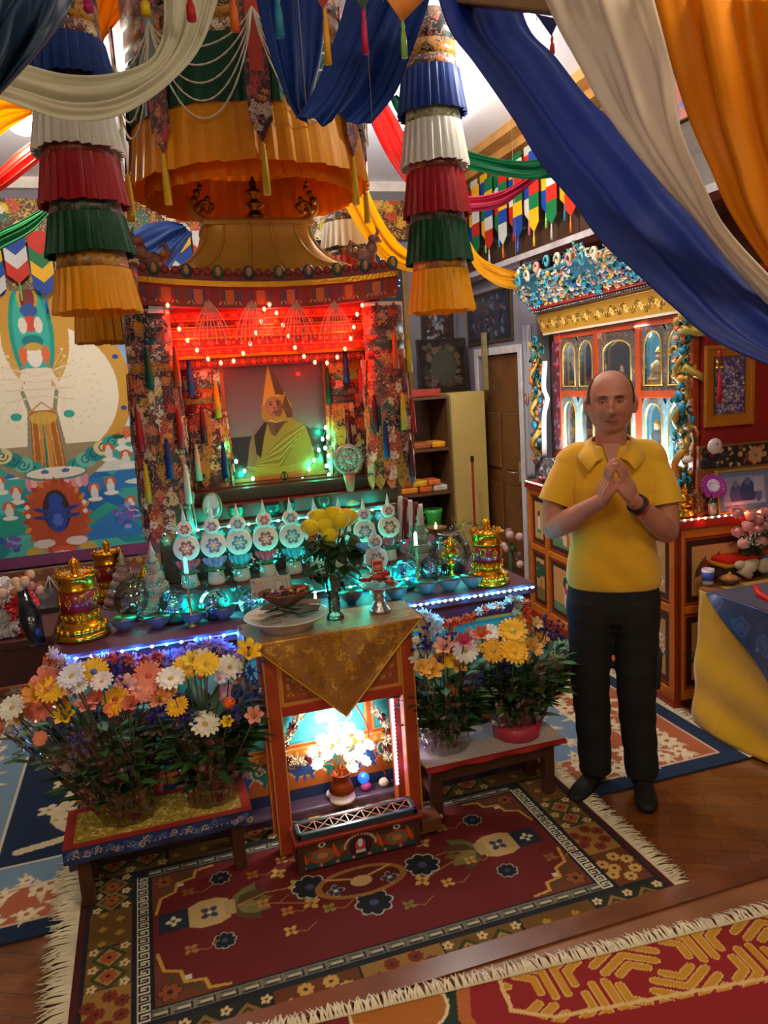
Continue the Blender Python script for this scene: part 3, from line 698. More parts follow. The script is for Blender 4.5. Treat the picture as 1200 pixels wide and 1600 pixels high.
led_strip('led_strip', 'blue LED strip on the altar edge, right half', (.92, AY0-.02, AZ-.018), (AX1-.01, AY0-.02, AZ-.018), 24, '20b8ff', 'b8f4ff', .45, 5)
led_strip('led_strip', 'teal LED strip along the shelf behind the offering discs', (.03, 3.425, 1.185), (1.10, 3.425, 1.185), 24, '00e0c8', 'b0fff0', .6, 8)
led_strip('led_strip', 'teal LED strip at the foot of the offering discs', (.03, 3.225, .885), (1.10, 3.225, .885), 20, '00e0d0', 'a0fff4', 1.0, 7)
# tinsel between discs, the teal glare put into its tint
tn = MB(glassy('9ffff0', .15, .8, .5, 60)); r = random.Random(3)
for i in range(300):
    x = r.uniform(-.2, 1.5); y = r.uniform(3.15, 3.40); z = AZ if y < 3.23 else .956
    p = Vector((x, y, z+r.uniform(0, .12))); d = Vector((r.uniform(-1, 1), r.uniform(-.4, .4), r.uniform(.3, 1)))*.04
    s_ = d.cross(Vector((0, 1, 0))).normalized()*.008
    tn.add([p-s_, p+s_, p+d+s_*.6, p+d-s_*.6], [(0, 1, 2, 3)])
tag(tn.build('tinsel'), 'crumpled clear foil catching the teal light between bowls and discs', 'tinsel', kind='stuff')

# ---------------------------------------------------------------- the shrine: columns, back, roof
SX0, SX1, SY, SZ = .03, 1.17, 3.50, 1.20
shrine = thing('shrine', 'carved red and gold shrine with a golden pagoda roof', 'shrine', (.6, 3.7, SZ))
gl = gold('c98a28', .3, .15)
m = MB(mat('5a1a12', .45, var=.2)); m.box(SX0+.02, SX1-.02, 3.50, 4.15, SZ, SZ+.07).use(mat('3a2416', .4)).box(SX0+.06, SX1-.06, 3.56, 4.15, SZ+.07, SZ+.13)
m.build('base', shrine, True, bevel=.005)
m = MB(mat('7a1810', .5, var=.15))
for x in (.11, 1.10):
    for y in (3.54, 4.05): MB(mat('7a1810', .5, var=.15)).box(x-.035, x+.035, y, y+.07, SZ, 2.12).build('post', shrine, True, bevel=.004)
m = MB(mat('6a120c', .6, var=.15)); m.box(.08, 1.13, 4.10, 4.13, SZ+.1, 2.12).box(.07, .085, 3.6, 4.1, SZ+.1, 2.12).box(1.115, 1.13, 3.6, 4.1, SZ+.1, 2.12); m.build('back_wall', shrine, True)
m = MB(mat('8a2014', .5)); m.box(.06, 1.14, 3.54, 4.12, 2.125, 2.145); m.build('soffit', shrine, True)
# carved lintel
c = Cv(1.0, .20, 420, '8a1c12'); r = random.Random(6)
for row, (y0, h) in enumerate(((.008, .03), (.046, .032), (.086, .03), (.124, .034), (.166, .03))):
    c.rect(0, y0-.006, 1, y0-.001, 'd08a3a'); c.rect(0, y0, 1, y0+h, ['a83018', '7a140e', '9a2a18', '6a1010', 'a83a1c'][row])
    n = [20, 14, 24, 12, 18][row]
    for i in range(n):
        x = (i+.5)/n; c.curl(x-.01, y0+h/2, h*.36, h*.16, 'd0762c', r.uniform(0, 6), 1.3, 1 if i % 2 else -1); c.ell(x+.014, y0+h/2, h*.18, h*.18, ['2a6a8a', 'c8842c', '2a7a5a'][i % 3])
panel_xz('carved_lintel', c, .10, 1.93, 3.565, painted(.5, .3, 120), shrine)
m = MB(mat('7a1810', .5)); m.box(.10, 1.10, 3.568, 3.60, 1.93, 2.13)
m.use(gl).box(.08, 1.12, 3.545, 3.57, 1.925, 1.94).box(.08, 1.12, 3.55, 3.57, 2.01, 2.02).box(.08, 1.12, 3.55, 3.57, 2.06, 2.066); m.build('lintel_beam', shrine, True, bevel=.002)
c = Cv(.9, .045, 420, '7a160e')
for i in range(18): c.flower(.025+i*.05, .022, .016, 6, 'd0482c', 'e8a040', '4a0c0a'); c.curl(.05+i*.05, .022, .012, .003, 'd08a3a')
panel_xz('inner_lintel', c, .15, 1.885, 3.61, painted(.5), shrine)
# eaves: sagging fascia with petals, then the roof
def eave_z(t): return 2.235 + .035*(2*t-1)**2       # t 0..1 from left to right
EX0, EX1, EY = .055, 1.175, 3.40
def hip(U, V, ov=0):
    pass
n = 40
c = Cv(1.14, .10, 330, '7a1c1c')
for i in range(17):
    x = .012+i*.0665; col = ['2a4a7a', '8a2a22', '2a5a4a'][i % 3]
    c.poly([(x, .085), (x, .03), (x+.012, .008), (x+.042, .008), (x+.055, .03), (x+.055, .085)], col); c.poly([(x+.009, .085), (x+.009, .032), (x+.017, .018), (x+.037, .018), (x+.046, .032), (x+.046, .085)], 'b8622c' if i % 2 else '7a241c')
    c.line([(x, .03), (x+.012, .008), (x+.042, .008), (x+.055, .03)], .004, 'd8a850')
surf('eave_petals', lambda U, V: (EX0+(EX1-EX0)*U, EY+.0*U+.012*(1-V), eave_z(U)-.115+V*.085), 2, 2, painted(.5), shrine, True, c)
m = MB(mat('7a241c', .5))
for i in range(40):
    t0, t1 = i/40, (i+1)/40; x0, x1 = EX0+(EX1-EX0)*t0, EX0+(EX1-EX0)*t1
    for (ya, yb, za, zb, mm) in ((EY+.01, EY+.06, -.115, -.03, mat('7a241c', .5)), (EY-.02, EY+.03, -.03, -.008, gl), (EY-.005, EY+.05, -.008, .03, mat('7a241c', .5))):
        m.use(mm); a0, a1 = eave_z(t0), eave_z(t1)
        m.add([(x0, ya, a0+za), (x1, ya, a1+za), (x1, yb, a1+za), (x0, yb, a0+za), (x0, ya, a0+zb), (x1, ya, a1+zb), (x1, yb, a1+zb), (x0, yb, a0+zb)], [(0,3,2,1),(4,5,6,7),(0,1,5,4),(1,2,6,5),(2,3,7,6),(3,0,4,7)])
m.build('eave_fascia', shrine, True)
m = MB(mat('a83a2c', .5))          # scalloped crest along the eave
for i in range(26):
    t = (i+.5)/26; x = EX0+(EX1-EX0)*t; big = i % 3 == 1
    m.use(mat('2a4a6a' if (i//3) % 2 else '2a6048', .5) if big else mat('8a2a22', .5)).ball((x, EY-.005, eave_z(t)+.03), (.026 if big else .018, .008, .03 if big else .018), 10, 6)
    if big: m.use(mat('c8823c', .5)).ball((x, EY-.012, eave_z(t)+.034), (.012, .006, .02), 8, 5)
m.build('eave_crest', shrine, True)
# side eaves
for x in (EX0, EX1-.04): MB(mat('7a241c', .5)).box(x, x+.04, EY+.02, 4.2, 2.19, 2.27).build('side_eave', shrine, True)
CX, CY = .615, 3.80
def roof(U, V):
    # U around (4 sides blended as a rounded square), V from eave to ridge
    th = U*2*PI; cs, sn = np.cos(th), np.sin(th); q = (np.abs(cs)**5+np.abs(sn)**5)**(-1/5)
    V2 = V; r = (1-V2)**2.1; sx = .245+(.50-.245)*r; sy = .15+(.36-.15)*r
    z = 2.235+.285*V2**1.0 + .07*(1-V2)**4*(np.abs(cs*sn)*2)**2
    return CX+cs*q*sx, CY+sn*q*sy, z
surf('roof', roof, 97, 24, mat('e0aa48', .42, .15, .12, 5), shrine)
m = MB(mat('e0b050', .4, .15, .1))
for k in range(16):
    U0 = (k+.5)/16; P = [tuple(float(q) for q in roof(np.array(U0), np.array(v/12))) for v in range(13)]
    m.tube([(p[0]+(p[0]-CX)*.01, p[1]+(p[1]-CY)*.01, p[2]+.004) for p in P], .008, 6)
m.build('roof_rib', shrine, True)
m = MB(mat('dca848', .42, .15, .1)); m.box(CX-.25, CX+.25, CY-.155, CY+.155, 2.515, 2.535); m.box(CX-.24, CX+.24, CY-.10, CY+.10, 2.535, 2.555)
for s in (-1, 1):
    m.tube([(CX+s*.2, CY-.05, 2.545), (CX+s*.255, CY-.05, 2.56), (CX+s*.29, CY-.05, 2.60), (CX+s*.30, CY-.05, 2.66)], [.014, .02, .016, .006], 8)
m.build('ridge', shrine, True, bevel=.004)
for s in (-1, 1):
    d = MB(gold('c08a30', .35, .3)); P = [(CX+s*(.225+.03*math.cos(a)*(1-a/9)), CY-.07, 2.60+.034*math.sin(a)*(1-a/9)) for a in [k*.45 for k in range(16)]]
    d.tube(P, [.014-.0006*k for k in range(16)], 8)
    for k, (dx, dz, rr) in enumerate(((.26, .60, .02), (.275, .635, .018), (.262, .665, .016), (.243, .69, .013), (.25, .715, .009), (.215, .64, .013), (.20, .61, .014))): d.ball((CX+s*dx, CY-.07, 2+dz), (rr, .015, rr*1.2), 8, 6)
    d.build('ridge_ornament', shrine, True)
f = MB(gold('c89230', .22)); f.lathe([(.045, 2.555), (.05, 2.565), (.03, 2.585), (.024, 2.60), (.045, 2.615), (.045, 2.625), (.02, 2.635), (.016, 2.65), (.034, 2.665), (.036, 2.68), (.014, 2.695), (.02, 2.71), (.012, 2.725), (.004, 2.745), (0, 2.75)], 18, (CX, CY-.05, 0)); f.build('finial', shrine, True)
for s, px in ((-1, 238), (1, 572)):
    p = at(px, 430, y=3.46); d = MB(mat('9a6a5c', .5, .2, .4, 30, .3)); X = p[0]
    d.ball((X, 3.46, 2.335), (.05, .025, .035)); d.ball((X+s*.035, 3.46, 2.37), (.026, .02, .036)); d.ball((X+s*.045, 3.45, 2.41), (.028, .018, .02))
    d.tube([(X+s*.055, 3.45, 2.415), (X+s*.065, 3.45, 2.445), (X+s*.055, 3.45, 2.465)], [.01, .007, .003], 6); d.tube([(X-s*.04, 3.46, 2.33), (X-s*.075, 3.46, 2.36), (X-s*.06, 3.46, 2.40), (X-s*.035, 3.46, 2.385)], [.018, .014, .011, .004], 8)
    d.use(mat('c8a05a', .5)).ball((X-s*.05, 3.44, 2.36), .014); d.ball((X+s*.07, 3.44, 2.40), .01); d.tube([(X-.03, 3.45, 2.31), (X-.035, 3.44, 2.28)], .01); d.tube([(X+.03, 3.45, 2.31), (X+.035, 3.44, 2.28)], .01)
    d.build('makara_ornament', shrine, True)

# portrait photograph standing inside the shrine
PX0, PX1, PZ0, PZ1, PY = at(346, 566, y=3.72)[0], at(502, 566, y=3.72)[0], 1.36, 1.905, 3.72
pw, ph = PX1-PX0, PZ1-PZ0
c = Cv(pw, ph, 420, '9c8a90')
X_, Y_ = np.meshgrid(c.x/pw, c.y/ph); g = np.clip((Y_-.35)/.65, 0, 1)[..., None]
c.a[:] = np.array(lin('7d7478'))*(1-g)+np.array(lin('64343c'))*g       # the photograph's own studio backdrop
def Z(u, v): return (u*pw, v*ph)
def PZ(P, col): c.poly([Z(*p) for p in P], col)
PZ([(0, 0), (1, 0), (1, .36), (.85, .40), (.8, .36), (0, .36)], '2a1c22'); PZ([(.07, .36), (.3, .36), (.3, .0), (.0, .0), (0, .36)], '26202a')
PZ([(.13, .0), (.16, .12), (.2, .3), (.26, .42), (.33, .44), (.33, .1), (.3, 0)], '8a6248')
PZ([(.2, 0), (.27, .16), (.31, .4), (.4, .50), (.62, .50), (.80, .40), (.88, .25), (.94, .1), (.95, 0)], '9a7a2c')
PZ([(.25, .36), (.36, .47), (.40, .48), (.35, .34), (.30, .16), (.26, .2)], '2a1512'); PZ([(.40, .48), (.48, .36), (.56, .44), (.62, .5), (.60, .53), (.42, .53)], '5a3420')
PZ([(.38, .50), (.43, .36), (.48, .34), (.46, .44), (.6, .46), (.62, .52)], '6a4028'); PZ([(.78, .42), (.82, .3), (.86, .12), (.9, .1), (.9, .28), (.84, .38)], '4a1c16')
for k in range(9):
    t = k/8; c.line([Z(.78-.02*k, .43-.025*k), Z(.55-.01*k, .33-.035*k), Z(.33-.01*k, .17-.01*k)], .006, ['7a5c1e', 'b89440'][k % 2])
for k in range(4): c.line([Z(.15+.05*k, .09-.02*k), Z(.5, .06-.015*k), Z(.85, .1-.02*k)], .006, 'b0923c')
PZ([(.34, .52), (.36, .64), (.44, .72), (.60, .72), (.66, .6), (.66, .5), (.6, .47), (.40, .47)], 'a87c20')     # hat flaps
PZ([(.36, .62), (.40, .78), (.45, .98), (.50, .80), (.60, .72)], 'c8962a'); PZ([(.45, .98), (.50, .71), (.61, .70), (.63, .62), (.54, .84)], '5a3418')
PZ([(.60, .7), (.66, .56), (.66, .5), (.60, .5), (.56, .6)], '5a3a1c')
c.ell(*Z(.475, .605), .066*pw*1.28, .088*ph, '9a6248'); c.ell(*Z(.515, .59), .05*pw, .075*ph, '7a4632'); c.ell(*Z(.46, .61), .045*pw, .07*ph, 'a87054')
for u, v, a, b, q in ((.445, .625, .016, .007, '2a1612'), (.52, .625, .016, .007, '2a1612'), (.48, .59, .012, .02, '8a503a'), (.48, .555, .028, .006, '5a2a22')): c.ell(*Z(u, v), a*pw, b*ph*1.2, q)
c.line([Z(.42, .645), Z(.465, .648)], .004, '3a2018'); c.line([Z(.5, .648), Z(.55, .645)], .004, '3a2018'); c.line([Z(.42, .49), Z(.48, .465), Z(.54, .48)], .004, 'c8b090')
pf = thing('framed_portrait', 'portrait photograph of a person in yellow robe and tall pointed yellow hat', 'picture', (PX0+pw/2, PY, PZ0))
panel_xz('photograph', c, PX0, PZ0, PY-.002, painted(.3, coat=.3), pf)
m = MB(mat('b8642a', .4, .2)); fw_ = .02
m.box(PX0-fw_, PX1+fw_, PY-.02, PY+.012, PZ1, PZ1+fw_).box(PX0-fw_, PX0, PY-.02, PY+.012, PZ0, PZ1).box(PX1, PX1+fw_, PY-.02, PY+.012, PZ0, PZ1).box(PX0-fw_, PX1+fw_, PY-.02, PY+.012, PZ0-fw_, PZ0)
m.use(mat('3a2014', .7)).box(PX0, PX1, PY, PY+.01, PZ0, PZ1); m.build('frame', pf, True, bevel=.003)
m = MB(mat('5a1a12', .5)); m.box(.2, 1.02, 3.62, 3.80, SZ+.12, PZ0-.021); tag(m.build('plinth_block', None, bevel=.004), 'dark red plinth that the portrait stands on inside the shrine', 'plinth')
# ================================================================== BROCADE HANGINGS, BANNERS, CANOPY
PAL = ['c8643c', 'c8a878', '9c3a2a', 'c88a2c', '2c5a4a', 'b84a30', '7a4a3a', 'd09a7a']
BR = [brocade('14161c', PAL, 15, key=0), brocade('6a2a1c', ['d8b878', '2a4a5a', 'c8642c', 'e0d0b0'], 18, key=1), brocade('b87a1c', ['1a1c22', '9c4a1c', '2c2a20'], 16, key=2, ring=False),
      brocade('3a1814', ['c8b090', 'b8321c', 'c8703a', 'a84a3a'], 18, key=3), brocade('1a4030', ['c86a3a', 'd8b878', '8a2a1c'], 15, key=4), brocade('a82c1c', ['e8c8a0', '1c1c2a', 'd88a3c'], 17, key=5)]
def tassel_mesh(col, L=.14, r=.011):
    m = MB(cloth(col, .1)); m.lathe([(.003, 0), (r*.75, -.012), (r*.55, -.022), (r*.8, -.03), (r*1.1, -L*.5), (r*1.25, -L), (0, -L)], 9, wob=lambda a, z: 1+.14*math.sin(a*4)); return m
TC = {'green': '0f4a2c', 'blue': '1a2a6a', 'yellow': 'd8b020', 'red': 'b01c14', 'orange': 'd04a14', 'maroon': '5a0f1c', 'cream': 'd8d0b0', 'sky': '2a5a9a', 'teal': '1f8fa0', 'pink': 'c83a5a'}
def hanging_column(name, label, x, y, r, z0, z1, tass, seed, flat=.6):
    t = thing(name, label, 'brocade hanging', (x, y, z0), 'brocade hangings around the shrine')
    rr = random.Random(seed); z = z1; k = 0
    MB(mat('c8b8a0', .7)).lathe([(r*1.03, z1-.012), (r*1.03, z1+.004), (0, z1+.006)], 24, (x, y, 0), 1, flat).build('top_ring', t, True)
    MB(mat('4a1a14', .7)).lathe([(r*.7, z0+.10), (r*.8, z1-.01)], 14, (x, y, 0), 1, flat).build('core', t, True)
    bands = [.14, .07, .07]
    for h in bands:
        m = MB(BR[(seed+k) % 6]); m.lathe([(r*.98, z-h), (r*1.0, z-h*.5), (r*.99, z)], 28, (x, y, 0), 1, flat, wob=lambda a, zz: 1+.03*math.sin(a*7+seed)); m.build('brocade_band', t, True, solid=.003); z -= h; k += 1
    # overlapping tongue shaped pieces all the way down
    row = 0
    while z > z0+.10:
        n = 7; hh = .22
        for i in range(n):
            a = PI*(1.0+(i+.5*(row % 2))/(n-1)); cx_, cy_ = x+r*1.02*math.cos(a), y+r*1.02*flat*math.sin(a)*1.02-.004*row*0
            w = r*.60; tx, ty = -math.sin(a), math.cos(a)*flat; q = math.hypot(tx, ty); tx /= q; ty /= q; nx, ny = -ty*0+math.cos(a), math.sin(a)
            mb = MB(BR[(seed+i*2+row*3+rr.randrange(3)) % 6]); prof = [(-.5, 0), (.5, 0), (.5, -.75), (.3, -.9), (0, -1.0), (-.3, -.9), (-.5, -.75)]
            b0 = .004+.003*rr.random()
            vs = [(cx_+u*w*tx+nx*(b0+(.010 if v < -.5 else 0)), cy_+u*w*ty+ny*(b0+(.010 if v < -.5 else 0)), z+.03+v*hh) for u, v in prof]
            vb = [(p[0]-nx*.003, p[1]-ny*.003, p[2]) for p in vs]
            mb.add(vs+vb, [tuple(range(7)), tuple(reversed(range(7, 14)))]+[(j, j+7, (j+1) % 7+7, (j+1) % 7) for j in range(7)]); mb.build('brocade_tongue', t, True)
        z -= .125; row += 1
    for (fx, fz, col) in tass:
        a = PI*(1.5+.42*fx); L = .17
        m = tassel_mesh(TC[col], L, .012); m.v = [(v[0]+x+(r*1.02+.022)*math.cos(a), v[1]+y+(r*flat+.030)*math.sin(a), v[2]+fz) for v in m.v]
        tag(m.build('tassel', t, True), col+' tassel')
    return t
pL, pR = at(240, 600, y=3.44), at(604, 600, y=3.44)
hanging_column('brocade_hanging', 'round brocade hanging with tassels at the left front corner of the shrine', pL[0], 3.44, .094, 1.215, 2.125,
    [(-.55, 1.72, 'red'), (-.1, 1.98, 'green'), (.6, 1.72, 'red'), (-.5, 1.5, 'yellow'), (.15, 1.60, 'blue'), (.75, 1.98, 'orange'), (.65, 1.48, 'cream')], 0)
hanging_column('brocade_hanging', 'round brocade hanging with tassels at the right front corner of the shrine', pR[0], 3.44, .094, 1.255, 2.125,
    [(-.6, 1.72, 'maroon'), (.15, 2.0, 'orange'), (.8, 1.98, 'yellow'), (-.3, 1.60, 'blue'), (.3, 1.72, 'yellow'), (.85, 1.70, 'red'), (.55, 1.50, 'maroon')], 3)
hanging_column('brocade_hanging', 'narrow brocade hanging inside the shrine, left of the portrait', at(314, 600, y=3.66)[0], 3.66, .085, 1.30, 1.935,
    [(-.8, 1.96, 'blue'), (-.35, 1.94, 'sky'), (.45, 1.83, 'yellow'), (-.1, 1.72, 'maroon'), (.5, 1.55, 'blue'), (-.4, 1.55, 'cream')], 1, .3)
hanging_column('brocade_hanging', 'narrow brocade hanging inside the shrine, right of the portrait', at(540, 600, y=3.66)[0], 3.66, .09, 1.30, 1.935,
    [(-.75, 1.86, 'green'), (-.05, 1.95, 'blue'), (.6, 1.94, 'cream'), (-.1, 1.62, 'maroon'), (.45, 1.85, 'red'), (.8, 1.66, 'teal')], 2, .3)

# ---------------------------------------------------------------- victory banners
def pleat_tier(mb, x, y, r0, r1, z0, z1, n, seed, flat=1):
    """a flaring pleated ring; flat box pleats turned one way"""
    k = n*4; vs = []; rs = random.Random(seed); jit = [rs.uniform(-.004, .004) for _ in range(n)]
    rows = 5
    for j in range(rows):
        t = j/(rows-1); z = z1+(z0-z1)*t; r = r0+(r1-r0)*t**1.2
        for i in range(k):
            a = 2*PI*i/k; ph = i % 4; d = (0, .004, .010, .013)[ph]*(.35+.9*t); zz = z+(jit[i//4] if j == rows-1 else 0)
            vs.append((x+(r+d)*math.cos(a), y+(r+d)*math.sin(a)*flat, zz))
    mb.add(vs, [(j*k+i, (j+1)*k+i, (j+1)*k+(i+1) % k, j*k+(i+1) % k) for j in range(rows-1) for i in range(k)], False); return mb
def banner(label, x, y, r, tiers, seed, top, cords=True):
    """tiers: (colour, z of the brocade top, z of the seam, z of the hem)"""
    zb = tiers[-1][3]; t = thing('victory_banner', label, 'hanging banner', (x, y, zb), 'layered cylinder banners hung around the shrine')
    MB(mat('3a2018', .8)).lathe([(r*.80, zb+.06), (r*.80, top-.01), (0, top)], 20, (x, y, 0)).build('inner_tube', t, True)
    tz = tiers[0][1]
    for i, (m_, h) in enumerate(((BR[0], .5), (BR[2], .28), (BR[1], .22))):
        a = top-(top-tz)*sum((.5, .28, .22)[:i]); b_ = top-(top-tz)*sum((.5, .28, .22)[:i+1])
        MB(m_).lathe([(r*.97, b_-.004), (r*.96, a)], 30, (x, y, 0), wob=lambda q, z: 1+.012*math.sin(q*9+seed)).build('brocade_band', t, True, solid=.003)
    for i, (col, zt, zs, zh) in enumerate(tiers):
        if zt > zs+.01:
            MB({'14357c': BR[0], 'e0dccf': brocade('8a9068', ['c8c8a0', '3a4a3a', 'd8d8c0'], 17, key=6), 'a81c24': brocade('7a2a1c', ['b8642c', '8a4a2c', '5a1c14'], 17, key=7), '0f4a2c': brocade('1c3a2c', ['7a5a4a', '2c4a3a', '8a6a5a'], 15, key=8), 'f0a40c': brocade('a8701c', ['6a4a1c', 'c8922c', '8a4a2c'], 16, key=9)}.get(col, BR[0])).lathe(
                [(r*1.03, zs), (r*1.0, (zs+zt)/2), (r*.97, zt)], 30, (x, y, 0), wob=lambda q, z: 1+.012*math.sin(q*8+i)).build('brocade_band', t, True, solid=.003)
        mb = MB(cloth(col, .22)); pleat_tier(mb, x, y, r*1.03, r*1.16, zh, zs, 26, seed*10+i); mb.build('pleated_tier', t, True, solid=.002)
    return t
TB = ['14357c', 'e0dccf', 'a81c24', '0f4a2c', 'f0a40c']
def zz(px, pys, y): return [at(px, p, y=y)[2] for p in pys]
YB = 2.95
x1 = at(132, 350, y=YB)[0]; Zs = zz(132, (72, 72, 135, 165, 172, 242, 228, 252, 325, 318, 340, 402, 398, 424, 490), YB)
tl = [(TB[i], Zs[3*i], Zs[3*i+1], Zs[3*i+2]) for i in range(5)]
banner('layered banner at the front left of the shrine, overlapping the thangka', x1+.01, YB, .118, tl, 1, zz(132, (-45,), YB)[0])
x2 = at(684, 350, y=3.25)[0]; Zs = zz(684, (115, 115, 182, 172, 196, 262, 250, 272, 340, 325, 350, 412, 402, 424, 488), 3.25)
tr_ = [(TB[i], Zs[3*i], Zs[3*i+1], Zs[3*i+2]) for i in range(5)]
banner('layered banner at the front right of the shrine, beside the long blue drape', x2, 3.25, .115, tr_, 2, zz(684, (30,), 3.25)[0])
Zs = zz(175, (380, 380, 440, 430, 455, 535), 4.15); banner('layered banner behind the left front one, its yellow hem showing', at(172, 500, y=4.15)[0], 4.15, .14, [('d8d4c8', 2.62, 2.58, 2.42), ('e09a10', Zs[3]+.06, Zs[4]+.04, Zs[5])], 3, 3.1)
X3 = at(545, 370, y=4.3)[0]; Zs = zz(545, (335, 350, 390, 388, 403, 470), 4.3)
banner('layered banner with white and red tiers behind the right side of the roof', X3, 4.3, .13, [('d8d4c8', Zs[0], Zs[1], Zs[2]), ('b8201a', Zs[3], Zs[4], Zs[5])], 4, 3.1)

# ---------------------------------------------------------------- round canopy above the shrine
KX, KY, KR = .585, 3.62, .50
can = thing('canopy', 'large round silk canopy, green over yellow, hanging above the golden roof', 'canopy', (KX, KY, 2.64))
mb = MB(cloth('f0a812', .4)); pleat_tier(mb, KX, KY, KR*.98, KR*1.03, 2.64, 2.885, 46, 5); mb.build('yellow_valance', can, True, solid=.002)
mb = MB(cloth('0e4a30', .2)); pleat_tier(mb, KX, KY, KR*.965, KR*.99, 2.86, 3.11, 40, 6); mb.build('green_valance', can, True, solid=.002)
mb = MB(cloth('f0a010', .55)); pleat_tier(mb, KX, KY, KR*.86, KR*.90, 2.60, 2.80, 40, 7); mb.build('inner_valance', can, True, solid=.002)
for i, (a_, b_) in enumerate(((3.11, 3.16), (3.16, 3.24), (3.24, 3.44))):
    MB([BR[1], BR[2], BR[0]][i]).lathe([(KR*.965, a_), (KR*.96, b_)], 40, (KX, KY, 0), wob=lambda q, z: 1+.01*math.sin(q*14)).build('brocade_band', can, True, solid=.003)
MB(cloth('12241c', .1)).lathe([(0, 2.91), (KR*.95, 2.90), (KR*.95, 2.93), (0, 2.94)], 40, (KX, KY, 0)).build('lining', can, True)
def bead_string(parent, a, b, sag, col='d0c8b0', r=.0045, n=40, name='bead_string', out=None):
    P = []
    for i in range(n+1):
        t = i/n; p = Vector(a).lerp(Vector(b), t); p.z -= sag*4*t*(1-t)
        P.append(p)
    m = MB(mat(col, .35, var=.05)); m.tube(P, [r if i % 2 else r*.6 for i in range(n+1)], 5); return m.build(name, parent, True) if parent else m.build(name)
def rim(a, rr=1.05, z=3.1): return (KX+KR*rr*math.cos(a), KY+KR*rr*math.sin(a), z)
ties = [PI*1.02, PI*1.26, PI*1.5-.05, PI*1.74, PI*1.98]
ties = [-PI+.1, -PI*.76, -PI*.515, -PI*.25, -.02]
for i in range(4):
    for k in range(5):
        n = 26; P = []
        for j in range(n+1):
            t = j/n; a = ties[i]+(ties[i+1]-ties[i])*t; p = Vector(rim(a, 1.07, 3.17)); p.z -= (.13+.062*k)*(4*t*(1-t))**.8; P.append(p)
        m = MB(mat('d0c8b0', .35, var=.05)); m.tube(P, [.0042 if j % 2 else .0028 for j in range(n+1)], 5); m.build('bead_string', can, True)
for i, a in enumerate(ties):
    c_ = rim(a, 1.06, 0); t_ = Vector((-math.sin(a), math.cos(a), 0))
    m = MB(BR[3]); w_ = .045
    P = [(-1, 3.25), (1, 3.25), (1, 2.78), (0, 2.70), (-1, 2.78)]
    fo = Vector((math.cos(a), math.sin(a), 0))*.004
    vs = [Vector((c_[0], c_[1], z))+t_*(u*w_)+fo for u, z in P]; vb = [v-fo*2 for v in vs]
    m.add([v[:] for v in vs+vb], [tuple(range(5)), tuple(reversed(range(5, 10)))]+[(j, j+5, (j+1) % 5+5, (j+1) % 5) for j in range(5)])
    o = m.build('brocade_tie', can, True)
    m = MB(mat('b8341c', .6) if i % 2 == 0 else mat('7a8a7a', .6)); m.add([(v+fo*1.2)[:] for v in [Vector((c_[0], c_[1], z))+t_*(u*w_)*.6 for u, z in [(-1, 3.2), (1, 3.2), (1, 2.95), (-1, 2.95)]]], [(0, 1, 2, 3)]); m.build('tie_patch', o, False); COL.objects[-1].location = (0, 0, 0)
    o2 = COL.objects[-1]; me = o2.data
    wl = wloc(can)
    for v in me.vertices: v.co -= wl
    m = tassel_mesh(TC['yellow'], .19, .012); m.v = [(v[0]+c_[0], v[1]+c_[1], v[2]+2.70) for v in m.v]; m.build('tassel', can, True)

# loose tassels hanging from the canopy side
def loose_tassel(label, px, py0, py1, y, col, cord=.0):
    p = at(px, py0, y=y); q = at(px, py1, y=y); L = p[2]-q[2]
    m = tassel_mesh(TC.get(col, col), L*.75, .010); m.v = [(v[0]+p[0], v[1]+p[1], v[2]+p[2]-L*.25) for v in m.v]
    m.use(mat('c8b070', .6)).tube([(p[0], p[1], p[2]+cord), (p[0], p[1], p[2]-L*.22)], .0025, 5); o = m.build('tassel'); tag(o, label, 'tassel'); return o
loose_tassel('yellow tassel hanging beside the right end of the canopy, over the yellow drape', 655, 310, 368, 3.3, 'yellow', .3)
loose_tassel('white tassel between the left front banner and the canopy', 187, 185, 245, 3.1, 'cream', .2)
loose_tassel('thick yellow tassel below the left edge of the canopy', 197, 250, 335, 3.1, 'yellow', .25)

# bead curtains in the mouth of the shrine
for k, px in enumerate((326, 392, 462, 522)):
    top = at(px, 474, y=3.36); t = thing('bead_fan', 'fan of pale beads under the eave, ' + ['leftmost', 'second from the left', 'third from the left', 'rightmost'][k], 'bead hanging', top, 'fans of beads hung below the shrine eave')
    for j in range(9):
        a = (j-4)/4; dx = .075*a; P = [(top[0]+dx*(1-(1-u)**1.7), top[1], top[2]+.012-(.155+.02*(j % 2))*u) for u in [q/8 for q in range(9)]]
        m = MB(mat('d89a84', .5)); m.tube(P, .0025, 5); m.ball(P[-1], .005, 6, 5); m.build('bead_string', t, True)

